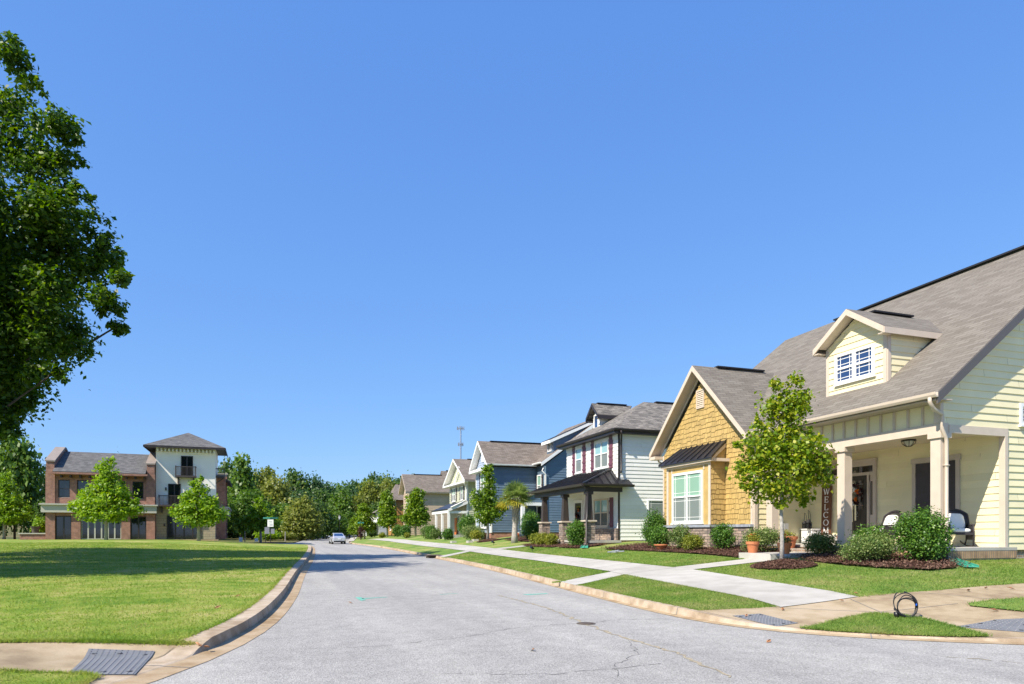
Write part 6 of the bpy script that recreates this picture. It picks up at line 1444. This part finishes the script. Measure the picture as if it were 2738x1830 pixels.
# welcome board
F = frame((19.1, 19.92, 1.12), (-1, 0, 0)); bh = 2.1; bwid = .46
wb = MB().fbox(F, -bwid/2, bwid/2, 0, bh, 0, .03); W_ = wb.build('welcome_sign', M['sign_wood'])
W_.data.transform(Matrix.Translation((-19.1, -19.92, -1.12))); W_.location = (19.08, 19.9, 1.12); W_.rotation_euler.y = R(1.5)
tag(W_, 'tall brown wooden board with white letters leaning by the front door', 'sign')
lt = MB(); G = frame((0, 0, 0), (-1, 0, 0))
def stroke(a0, b0, a1, b1, w):
    lt.beam(G(a0, b0, .034), G(a1, b1, .034), .008, w, up=G(-(b1-b0), (a1-a0), 0) if True else Zv)
def serif(a, b, w=.055): stroke(a-w/2, b, a+w/2, b, .012)
def letter(ch, cy, s=.21):
    h = s/2; w = .12
    if ch == 'W':
        for a0, a1, tw in ((-w, -w*.5, .034), (-w*.5, 0, .016), (0, w*.5, .034), (w*.5, w, .016)):
            up = a0 in (-w, 0); stroke(a0, cy+h if up else cy-h, a1, cy-h if up else cy+h, tw)
        serif(-w, cy+h); serif(0, cy+h); serif(w, cy+h)
    if ch == 'E':
        stroke(-w*.5, cy-h, -w*.5, cy+h, .034)
        for b in (-h, h): stroke(-w*.72, cy+b, w*.7, cy+b, .016)
        stroke(-w*.5, cy, w*.4, cy, .014); stroke(w*.7, cy+h, w*.7, cy+h-.05, .016); stroke(w*.7, cy-h, w*.7, cy-h+.06, .016); stroke(w*.4, cy-.03, w*.4, cy+.03, .012)
    if ch == 'L':
        stroke(-w*.5, cy-h, -w*.5, cy+h, .034); stroke(-w*.72, cy-h, w*.7, cy-h, .016); stroke(w*.7, cy-h, w*.7, cy-h+.065, .016); serif(-w*.5, cy+h, .08)
    if ch in 'CO':
        n = 20; a0, a1 = (R(40), R(320)) if ch == 'C' else (0, 2*math.pi)
        for i in range(n):
            p = a0+(a1-a0)*i/n; q = a0+(a1-a0)*(i+1.15)/n; tw = .014+.022*abs(math.cos((p+q)/2)); stroke(math.cos(p)*w*.95, cy+math.sin(p)*h, math.cos(q)*w*.95, cy+math.sin(q)*h, tw)
        if ch == 'C': stroke(w*.75, cy+h*.62, w*.75, cy+h*.95, .016)
    if ch == 'M':
        stroke(-w*.85, cy-h, -w*.85, cy+h, .016); stroke(-w*.85, cy+h, 0, cy-h, .034); stroke(0, cy-h, w*.85, cy+h, .016); stroke(w*.85, cy-h, w*.85, cy+h, .034)
        for a, b in ((-w*.85, h), (-w*.85, -h), (w*.85, h), (w*.85, -h)): serif(a, cy+b)
for i, ch in enumerate('WELCOME'): letter(ch, 1.9-i*.285)
lo_ = link('lettering', lt.mesh('lettering'), M['sign_white'], W_)
# white stand with lanterns
o = MB().box(18.7, 19.12, 20.2, 20.75, 1.1, 1.62).box(18.66, 19.14, 20.17, 20.78, 1.62, 1.65).build('lantern_stand', M['white']); tag(o, 'low white box stand in the porch corner under two lanterns', 'stand')
def lantern(x, y, z, s, label):
    t = thing('lantern', label, 'lantern', (x, y, z)); m = MB()
    m.box(-.07*s, .07*s, -.07*s, .07*s, 0, .02).lathe([(.1*s, .2*s), (.03*s, .3*s), (.0, .32*s)], n=8)
    for a in (-.065, .05):
        for b in (-.065, .05): m.box(a*s, (a+.015)*s, b*s, (b+.015)*s, .02, .21*s)
    link('lantern_body', m.mesh('lantern_body'), M['black_metal'], t); link('lamp_glass', MB().box(-.05*s, .05*s, -.05*s, .05*s, .02, .2*s).mesh('lamp_glass'), M['glass_dark'], t)
    link('hanger', MB().tube([(.1, 0, 0), (.1, .02, .45*s), (.07, .04, .58*s), (.02, .04, .6*s), (0, .02, .52*s), (0, 0, .33*s)], .008, 6).mesh('hanger', smooth=True), M['black_metal'], t); return t
lantern(18.62, 20.28, 1.651, 1.15, 'black lantern on the right of the white stand'); lantern(18.5, 20.62, 1.40, 1.0, 'smaller black lantern left of the white stand').location = (18.75, 20.62, 1.651)
# wreath on the yellow house door
WR = thing('wreath', 'autumn wreath of orange and white flowers on the black front door', 'wreath', (19.08, 18.68, 2.88))
def ringc(n, r0, seed):
    r = random.Random(seed); return [(0+r.gauss(0, .02), math.cos(a)*r0, math.sin(a)*r0*1.05, .06, .085, .085) for a in [2*math.pi*(i+r.random()*.5)/n for i in range(n)]]
link('foliage', leafcloud('wreath_foliage', ringc(12, .31, 1), 460, .06, 5), M['flower_dark'], WR); 
for i, b_ in enumerate([(-.07, .05, -.3, .04, .11, .08), (-.07, -.2, -.18, .04, .1, .1), (-.07, .28, .0, .04, .08, .1), (-.07, .26, -.25, .04, .1, .08), (-.07, -.25, .08, .04, .08, .1)]): link('orange_flower', leafcloud('orange_flower', [b_], 52, .07, 6+i, aspect=1), M['flower_orange'], WR)
for i, b_ in enumerate([(-.08, .0, .3, .04, .16, .14), (-.08, -.12, .1, .04, .12, .12), (-.08, -.02, -.36, .04, .08, .07), (-.08, .3, .12, .04, .07, .08)]): link('white_flower', leafcloud('white_flower', [b_], 60, .07, 17+i, aspect=1), M['flower_white'], WR)
link('ribbon', MB().box(-.05, -.04, -.2, -.14, -.95, -.4).box(-.05, -.04, -.05, .0, -1.0, -.4).mesh('ribbon'), M['cream'], WR)
WR2 = thing('wreath', 'dark red brown wreath on the white house door', 'wreath', (16.9, 37.35, 2.75)); link('foliage', leafcloud('wreath_foliage', ringc(10, .26, 3), 260, .08, 9), M['flower_dark'], WR2); [link('orange_flower', leafcloud('orange_flower', [b_], 35, .07, 10), M['flower_orange'], WR2) for b_ in ((-.06, .1, -.25, .04, .1, .1), (-.06, -.2, .1, .04, .1, .1))]
# ceiling lamp
CL = thing('porch_lamp', 'black cage lamp with glass on the yellow porch ceiling', 'lamp', (17.95, 15.45, 4.32))
m = MB().lathe([(0, 0), (.2, 0), (.21, -.04), (.17, -.05), (0, -.05)], n=18)
for i in range(8): a = i*math.pi/4; m.tube([(math.cos(a)*.19, math.sin(a)*.19, -.04), (math.cos(a)*.17, math.sin(a)*.17, -.12), (math.cos(a)*.08, math.sin(a)*.08, -.2), (0, 0, -.21)], .008, 5)
link('cage', m.mesh('cage'), M['black_metal'], CL); link('lamp_glass', MB().lathe([(.15, -.05), (.14, -.11), (.07, -.18), (0, -.19)], n=14).mesh('lamp_glass', smooth=True), M['lamp_glass'], CL)
# wicker rockers facing the street (-X)
def rocker(x, y, rz, label):
    t = thing('rocking_chair', label, 'chair', (x, y, 1.1), rz)
    fr_ = MB()
    for s in (-.3, .3):
        fr_.tube([(-.42, s, .07), (-.2, s, .025), (.1, s, .02), (.4, s, .09), (.55, s, .16)], .018, 6)
        fr_.tube([(-.25, s, .03), (-.27, s, .42), (-.26, s, .62)], .018, 6); fr_.tube([(.25, s, .06), (.12, s, .3), (.22, s, .5), (.36, s, 1.0)], .018, 6); fr_.tube([(-.3, s*1.05, .62), (0, s*1.1, .63), (.25, s*1.02, .66)], .025, 6)
    fr_.tube([(-.27, -.3, .4), (-.27, .3, .4)], .016, 6); fr_.tube([(.2, -.3, .4), (.2, .3, .4)], .016, 6)
    link('chair_frame', fr_.mesh('chair_frame', smooth=True), M['wicker'], t)
    w = MB(); nb = 14
    P_ = lambda u, v: Vector((.2+.2*v-.12*(abs(u)**2)*1.0+.0, u*.37, .4+v*(.68-.16*abs(u)**2.5)))
    for i in range(nb):
        for j in range(8):
            u0, u1 = -1+2*i/nb, -1+2*(i+1)/nb; v0, v1 = j/8, (j+1)/8; w.prism([P_(u0, v0), P_(u1, v0), P_(u1, v1), P_(u0, v1)], (.025, 0, .0))
    w.tube([P_(-1+2*i/nb, 1) for i in range(nb+1)], .035, 7); w.tube([P_(-1, j/8) for j in range(9)], .028, 6); w.tube([P_(1, j/8) for j in range(9)], .028, 6)
    for s in (-1, 1): w.box(-.27, .22, s*.31-.012, s*.31+.012, .2, .6)
    w.box(-.29, .24, -.3, .3, .34, .4); link('wicker_back', w.mesh('wicker_back'), M['wicker'], t)
    c = MB()
    def cushion(cx, cz, lx, ly, lz, tilt):
        n = 8; base = len(c.v); mt = Matrix.Rotation(tilt, 3, 'Y')
        for i in range(n+1):
            th = math.pi*i/n
            for k in range(16):
                ph = 2*math.pi*k/16; f = lambda q, e: math.copysign(abs(q)**e, q)
                v = Vector((lx*f(math.sin(th), .5)*f(math.cos(ph), .5), ly*f(math.sin(th), .5)*f(math.sin(ph), .5), lz*f(math.cos(th), .8))); v = mt @ v; c.v.append((cx+v.x, v.y, cz+v.z))
        for i in range(n):
            for k in range(16): c.f.append((base+i*16+k, base+i*16+(k+1) % 16, base+(i+1)*16+(k+1) % 16, base+(i+1)*16+k))
    cushion(-.04, .46, .25, .28, .07, 0); link('seat_cushion', c.mesh('seat_cushion', smooth=True), M['cushion'], t); c = MB(); cushion(.2, .72, .26, .27, .08, R(-68)); link('back_cushion', c.mesh('back_cushion', smooth=True), M['cushion'], t)
    return t
rocker(18.35, 14.2, R(60), 'dark wicker rocker with white cushions near the right end of the porch'); rocker(18.0, 16.35, R(-10), 'dark wicker rocker with white cushions between the bushes')
# metal porch chair at the white house
t = thing('porch_chair', 'thin black metal chair by the white house porch pier', 'chair', (15.9, 33.1, 1.1), R(120)); m = MB()
for a in (-.22, .22): m.tube([(.25, a, 0), (.2, a, .45), (.3, a, .95)], .014, 6); m.tube([(-.25, a, 0), (-.22, a, .45), (-.22, a, .65), (.22, a, .67)], .014, 6)
for i in range(5): m.tube([(.2, -.22+i*.11, .45), (.3, -.22+i*.11, .95)], .007, 5)
m.tube([(.3, -.22, .95), (.32, 0, 1.0), (.3, .22, .95)], .014, 6); link('chair_frame', m.mesh('chair_frame', smooth=True), M['black_metal'], t); link('seat', MB().box(-.23, .21, -.22, .22, .44, .47).mesh('seat'), M['wicker'], t)
# cable coil at the corner
CC = thing('cable_coil', 'coil of black cable standing on the corner grass triangle', 'cable', (9.42, 8.15, TR(9.42, 8.15)+.03), -yw)
def loop(r, cx, cz, tilt, ph, wob, seed, frac=1.0):
    q = random.Random(seed); P_ = []
    for i in range(40):
        a = ph+2*math.pi*frac*i/39; rr2 = r*(1+wob*math.sin(a*2+seed)); x = cx+rr2*math.cos(a); z = cz+rr2*math.sin(a)*1.02; P_.append((x, tilt*(z-.1)+.02*math.sin(a*3+seed), max(.015, z)))
    return P_
m = MB()
for i, (r, cx, cz, tl, wb_, fr2) in enumerate([(.185, 0, .2, .25, .05, 1.0), (.155, .015, .165, .1, .06, 1.0), (.15, .0, .155, -.05, .04, 1.0), (.19, .01, .215, .32, .07, .9), (.165, .02, .18, .02, .08, 1.0)]): m.tube(loop(r, cx, cz, tl, i*.7, wb_, i, fr2), .0085, 6, False)
m.tube([(-.2, -.02, .13), (-.14, -.05, .07), (-.05, -.07, .02), (.1, -.05, .02), (.24, -.02, .015)], .0085, 6); m.tube([(-.2, -.02, .13), (-.19, 0, .15)], .012, 6); m.box(-.185, -.13, -.03, .03, .0, .09); link('cable', m.mesh('cable', smooth=True), M['cable'], CC); link('tie', MB().tube([(.145, -.02, .2), (.165, .0, .215), (.17, .03, .2)], .014, 6).mesh('tie'), M['blue_tape'], CC)
# valve cover in the road
o = MB().lathe([(0, .012), (.11, .012), (.115, .004), (.15, .006), (.16, .0)], (4.73, 10.12, .003), 20).build('valve_cover', M['bark_dark']); tag(o, 'small round rusty valve cover set in the asphalt', 'cover')
# kerb inlet
o = MB().box(7.45, 8.15, 39.2, 39.32, 0.02, .17).box(7.5, 8.4, 39.0, 40.2, .155, .185).build('drain_inlet', M['bark_dark']); o.location = (.55, 0, 0); tag(o, 'dark storm drain inlet in the right kerb', 'drain')
# downspout extension and splash blocks
def chute(p0, p1, w, label):
    a = Vector(p0); b = Vector(p1); d = (b-a).normalized(); s = Vector((-d.y, d.x, 0)).normalized()*w/2; m = MB(); t_ = Zv*.012
    m.hexa([a-s, a+s, b+s*1.3, b-s*1.3, a-s+t_, a+s+t_, b+s*1.3+t_, b-s*1.3+t_])
    for k in (-1, 0, 1): m.beam(a+s*k*.95+Zv*.03, b+s*k*1.22+Zv*.025, .014, .05)
    o = m.build('downspout_splash', M['green_plastic']); tag(o, label, 'splash block')
chute((16.5, 12.97, .80), (15.65, 11.75, TR(15.65, 11.75)+.05), .24, 'green plastic splash chute under the yellow house downspout'); chute((14.6, 31.35, .84), (14.2, 30.6, TR(14.2, 30.6)+.05), .3, 'green plastic splash block by the white house pier')
# spotlights and a sprinkler rod
def spot(x, y, label):
    t = thing('garden_spotlight', label, 'lamp', (x, y, TR(x, y))); link('stake', MB().tube([(0, 0, -.05), (0, 0, .16)], .012, 6).mesh('stake'), M['black_metal'], t); link('lamp_head', MB().tube([(.08, .02, .15), (-.02, 0, .2), (-.1, -.03, .25)], [.04, .06, .085], 10).mesh('lamp_head'), M['black_metal'], t)
spot(12.35, 33.0, 'black garden spotlight on the lawn before the white house'); spot(13.5, 43.6, 'black garden spotlight on the lawn near the palm')
t = thing('sprinkler', 'grey metal sprinkler rod lying on the lawn between the white and yellow houses', 'sprinkler', (13.2, 25.3, TR(13.2, 25.3)+.06), R(-75)); link('rod', MB().tube([(-.5, 0, .0), (0, 0, .03), (.5, 0, .06)], .03, 8).mesh('rod'), M['steel'], t); link('head', MB().tube([(-.05, 0, .04), (.2, 0, .06)], .055, 8).box(-.15, .1, -.1, .02, .0, .08).mesh('head'), M['steel'], t)
# orange panel, landscape blocks
o = MB().box(17.75, 17.82, 70.95, 71.75, 1.3, 3.1).build('orange_panel', M['orange']); tag(o, 'orange board standing between the sage porch posts', 'board')
for i, (x, y, lab) in enumerate([(14.0, 51.6, 'pale kerb stone lying on the lawn left of the maple ring'), (14.9, 53.2, 'pale kerb stone nearer the blue house'), (13.6, 55.4, 'pale kerb stone, leftmost on the lawn before the blue house')]):
    o = MB().box(-.2, .2, -.35, .35, -.05, .16).build('landscape_stone', M['concrete']); o.location = (x, y, TR(x, y)); tag(o, lab, 'stone', 'pale stones on the lawn')
# ball on blue porch
o = MB().lathe([(.0, 0), (.18, .05), (.25, .2), (.2, .36), (0, .42)], n=14).build('pumpkin', M['orange'], smooth=True); o.location = (17.2, 49.5, TR(17.2, 49.5)); tag(o, 'orange pumpkin on the ground behind the palm trunk', 'pumpkin')

# ---------------------------------------------------------------- signs, lamp, tower
def signpost(x, y, z, h, label):
    t = thing('street_sign', label, 'street sign', (x, y, z), -yw*.6); link('post', MB().tube([(0, 0, -.2), (0, 0, h)], .04, 8).mesh('post'), M['black_metal'], t); return t
z = TL(-1.65, 99.9); t = signpost(-1.4, 84.6, TL(-1.4, 84.6), 3.05, 'black post with green street name blades and a white notice'); z = .0
link('name_blade', MB().box(-.85, .0, -.02, .02, 2.95, 3.12).mesh('name_blade'), M['sign_green'], t); link('name_blade', MB().prism([(0, -.02, 2.95), (.75, .35, 2.95), (.75, .35, 3.12), (0, -.02, 3.12)], (0, .03, 0)).mesh('name_blade'), M['sign_green'], t)
o = link('notice', MB().box(-.34, .34, -.07, -.045, 2.0, 2.85).mesh('notice'), M['sign_white'], t); link('notice_text', MB().box(-.22, .2, -.074, -.071, 2.62, 2.68).box(-.2, .22, -.074, -.071, 2.42, 2.47).box(-.12, .26, -.074, -.071, 2.16, 2.26).mesh('notice_text'), M['sign_back'], o)
t = signpost(-2.0, 86.5, TL(-2.0, 86.5), 1.9, 'black post with two blue grey sign backs behind the notice'); link('sign_panel', MB().box(-.1, .45, -.06, -.03, 1.15, 1.95).mesh('sign_panel'), M['sign_back'], t); link('sign_panel', MB().box(.6, 1.05, -.06, -.03, 1.15, 1.75).mesh('sign_panel'), M['sign_back'], t); link('crossbar', MB().box(-.1, 1.05, -.03, .0, 1.4, 1.46).mesh('crossbar'), M['black_metal'], t)
t = signpost(11.3, 105.5, TR(11.3, 105.5), 2.75, 'grey post with a small green street name blade near the far maples'); link('name_blade', MB().box(-.45, .45, -.02, .02, 2.55, 2.75).mesh('name_blade'), M['sign_green'], t); link('name_blade', MB().box(-.02, .02, -.4, .4, 2.76, 2.95).mesh('name_blade'), M['sign_green'], t)
lx, ly = 9.3, 126.5; t = thing('street_lamp', 'black street lamp with pale lantern beside the far road', 'street lamp', (13.0-3.0, 130, rise(130))); link('post', MB().tube([(0, 0, 0), (0, 0, .5), (0, 0, 3.6)], [.12, .08, .06], 8).mesh('post'), M['black_metal'], t); link('lantern', MB().lathe([(.1, 3.6), (.24, 4.15), (.24, 4.2)], n=8).mesh('lantern'), M['sign_white'], t); link('lantern_cap', MB().lathe([(.27, 4.2), (.16, 4.4), (.04, 4.5), (0, 4.55)], n=8).mesh('lantern_cap'), M['black_metal'], t)
for x, y, h, lab in ((-5.3, 96, 1.0, 'small white sign board at the edge of the lawn, left one'), (-3.4, 97, .8, 'small white sign board beside the left maple trunk')):
    t = thing('yard_sign', lab, 'sign', (x, y, rise(y)+.15)); link('panel', MB().box(-.22, .22, -.03, 0, .15, h*.75).mesh('panel'), M['sign_white'], t); link('leg', MB().box(-.3, -.26, -.02, 0, 0, .15).mesh('leg'), M['steel'], t); link('leg', MB().box(.26, .3, -.02, 0, 0, .15).mesh('leg'), M['steel'], t)
t = thing('marker_post', 'slim pale marker post on the rough verge', 'post', (.3, 105.5, rise(105))); link('post', MB().tube([(0, 0, 0), (0, 0, 1.5)], .06, 8).mesh('post'), M['bark'], t); link('cap', MB().lathe([(.07, 1.5), (0, 1.56)], n=8).mesh('cap'), M['steel'], t)
t = thing('marker_post', 'slim pale marker post beside the left sign board', 'post', (-4.9, 98, rise(98)+.15)); link('post', MB().tube([(0, 0, 0), (0, 0, 1.5)], .06, 8).mesh('post'), M['bark'], t); link('cap', MB().lathe([(.07, 1.5), (0, 1.56)], n=8).mesh('cap'), M['steel'], t)
# planter beside the brick building
t = thing('planter', 'dark brick planter at the left end of the brick building', 'planter', (-25.3, 85.3, TL(-25.3, 85.3))); link('planter_box', MB().box(-1.3, 1.2, -.4, .4, 0, .6).mesh('planter_box'), M['brick'], t); link('rim', MB().box(-1.4, 1.3, -.5, .5, .6, .72).mesh('rim'), M['stone_band'], t); link('urn', MB().lathe([(.3, .72), (.35, 1.1), (.5, 1.45), (.46, 1.45), (0, 1.4)], n=12).mesh('urn'), M['bark_dark'], t)
# cell tower
CT = thing('antenna_mast', 'slim lattice phone mast rising behind the sage house', 'mast', (100, 389, 9)); m = MB(); Ht = 56
for a in range(3):
    q = a*2.094; m.tube([(math.cos(q)*.6, math.sin(q)*.6, -10), (math.cos(q)*.4, math.sin(q)*.4, Ht)], .11, 5)
for i in range(40):
    z = Ht*i/40
    for a in range(3): q = a*2.094; q2 = q+2.094; r0 = .6-.2*z/Ht; m.tube([(math.cos(q)*r0, math.sin(q)*r0, z), (math.cos(q2)*r0, math.sin(q2)*r0, z+Ht/40)], .06, 4)
link('lattice', m.mesh('lattice'), M['steel'], CT)
for zz, rr3 in ((Ht-1.5, 2.1), (Ht-11, 1.5), (Ht-50, 1.5)):
    m = MB()
    for i in range(9): q = i*.698; m.box(math.cos(q)*rr3-.16, math.cos(q)*rr3+.16, math.sin(q)*rr3-.1, math.sin(q)*rr3+.1, zz-.9, zz+1.1)
    for i in range(3): q = i*2.094; q2 = q+2.094; m.tube([(math.cos(q)*rr3, math.sin(q)*rr3, zz), (math.cos(q2)*rr3, math.sin(q2)*rr3, zz)], .12, 4); m.tube([(0, 0, zz), (math.cos(q)*rr3, math.sin(q)*rr3, zz)], .1, 4)
    link('antenna_ring', m.mesh('antenna_ring'), M['steel'], CT)

# ---------------------------------------------------------------- cars
def car(name, label, loc, rz, paint, suv=False):
    t = thing(name, label, 'car', loc, rz); h = 1.25 if suv else 1.0
    # stations along y (front +y): (y, half width low, half width belt, z low, z belt)
    S = [(-2.32, .70, .74, .42, .80), (-2.25, .80, .84, .30, .98), (-1.9, .87, .88, .24, 1.04), (-1.0, .90, .90, .22, .97), (.3, .90, .90, .22, .95), (1.3, .89, .88, .22, .90), (2.0, .84, .82, .24, .80), (2.3, .66, .66, .32, .62)]
    m = MB(); k = 8
    for (y, a, b, z0, z1) in S:
        z1 *= h; m.v += [(-a*.9, y, z0), (-a, y, z0+.18), (-b, y, z1-.12), (-b*.88, y, z1), (b*.88, y, z1), (b, y, z1-.12), (a, y, z0+.18), (a*.9, y, z0)]
    for i in range(len(S)-1):
        for j in range(k): a = i*k+j; b = i*k+(j+1) % k; m.f.append((a, b, b+k, a+k))
    m.f.append(tuple(range(k-1, -1, -1))); e = (len(S)-1)*k; m.f.append(tuple(range(e, e+k)))
    G_ = [(-1.85 if not suv else -2.2, .74, 1.02), (-1.05 if not suv else -2.0, .60, 1.42), (-.2, .60, 1.47), (.45, .58, 1.42), (1.2, .72, .94)]
    g = MB()
    for (y, a, z) in G_: z *= h; g.v += [(-a-.06, y, z if z < 1.1*h and False else min(z, .98*h)-.02), (-a, y, z), (a, y, z), (a+.06, y, min(z, .98*h)-.02)]
    for i in range(len(G_)-1):
        for j in range(3): a = i*4+j; g.f.append((a, a+1, a+5, a+4))
    bo = link('body', m.mesh('body', smooth=False), M[paint], t)
    bv = bo.modifiers.new('b', 'BEVEL'); bv.width = .05; bv.segments = 2
    link('cabin', g.mesh('cabin'), M[paint], t)
    y0, a0, z0 = G_[0]; y1, a1, z1 = G_[1]
    def onrear(f, u, o=.012): y = y0+(y1-y0)*f; a = a0+(a1-a0)*f; z = (z0+(z1-z0)*f)*h; return (u*a, y-o, z+o)
    link('rear_window', MB().poly([onrear(.12, -.86), onrear(.12, .86), onrear(.9, .86), onrear(.9, -.86)]).mesh('rear_window'), M['glass_sky_reflection'], t)
    for s in (-1, 1): link('side_window', MB().poly([(s*.79, -1.35, 1.0*h), (s*.79, .85, .99*h), (s*.67, .4, 1.36*h), (s*.67, -.9, 1.37*h)]).mesh('side_window'), M['glass_dark'], t)
    for s in (-1, 1):
        link('tail_light', MB().hexa([(s*.42, -2.31, .80*h), (s*.84, -2.2, .80*h), (s*.86, -2.0, .82*h), (s*.42, -2.2, .82*h), (s*.42, -2.30, .90*h), (s*.83, -2.2, .95*h), (s*.86, -2.0, .95*h), (s*.42, -2.2, .90*h)]).mesh('tail_light'), M['tail_red'], t)
        link('mirror', MB().box(s*.98-.1, s*.98+.1, .55, .7, .95*h, 1.1*h).mesh('mirror'), M[paint], t)
        for y in (-1.4, 1.35):
            w = link('wheel', MB().tube([(s*.68, y, .32), (s*.91, y, .32)], .32, 18).mesh('wheel'), M['rubber'], t); link('rim', MB().tube([(s*.88, y, .32), (s*.925, y, .32)], .2, 14).mesh('rim'), M['steel'], w)
    link('bumper', MB().box(-.72, .72, -2.345, -2.2, .28, .44).mesh('bumper'), M['rubber'], t); link('number_plate', MB().box(-.2, .2, -2.36, -2.33, .62*h, .76*h).mesh('number_plate'), M['sign_white'], t)
    return t
car('car', 'silver sedan seen from behind on the right side of the street', (6.9, 93.6, .0), R(3), 'silver')
car('car', 'dark red vehicle beyond the silver sedan', (12.75, 154, rise(154)), R(-12), 'red_paint')
# fallen leaves, one by one
rl = random.Random(23)
LV = [(-.9, 15.2), (-1.1, 13.0), (1.35, 14.6), (8.25, 9.6), (9.6, 9.65), (10.3, 10.0), (7.3, 9.35), (10.9, 7.8), (3.0, 8.0), (6.3, 7.6), (12.3, 9.3), (12.9, 9.4), (13.3, 9.2), (-1.0, 9.25), (-.9, 9.15)]
lab = ['brown curled leaf on the left lawn, farther one', 'brown curled leaf on the left lawn, nearer one', 'small leaf at the left edge of the asphalt', 'yellow brown leaf beside the verge corner', 'dry leaf where pale pavement meets the tan apron', 'dry leaf at the edge of the corner lawn', 'brown leaf lying on the left corner of the middle tactile plate', 'crumpled pale leaf by the right grass strip', 'tiny leaf on the open asphalt left of the valve cover', 'twig like leaf on the asphalt at lower right', 'dry leaf on the tan apron edge, leftmost of three', 'dry leaf on the tan apron edge, middle of three', 'dry leaf on the tan apron edge, rightmost of three', 'dry leaf at the edge of the left lawn', 'dry leaf near the left kerb ramp']
for i, ((x, y), l) in enumerate(zip(LV, lab)):
    T = TL if x < 0 else (TR if x > 6.6 else flat); s = rl.uniform(.05, .08); a = rl.random()*6.28; c = Vector((x, y, T(x, y)+.045)); u = Vector((math.cos(a), math.sin(a), .3)).normalized()*s; v = Vector((-math.sin(a), math.cos(a), .2))*s*.6
    if T is flat: c.z = .02
    o = MB().poly([c-u, c+v*.8-u*.2, c+u, c+Zv*.02]).poly([c-u, c+Zv*.02, c+u, c-v*.8-u*.1]).build('fallen_leaf', M['leaf_brown']); tag(o, l, 'leaf', 'fallen leaves')
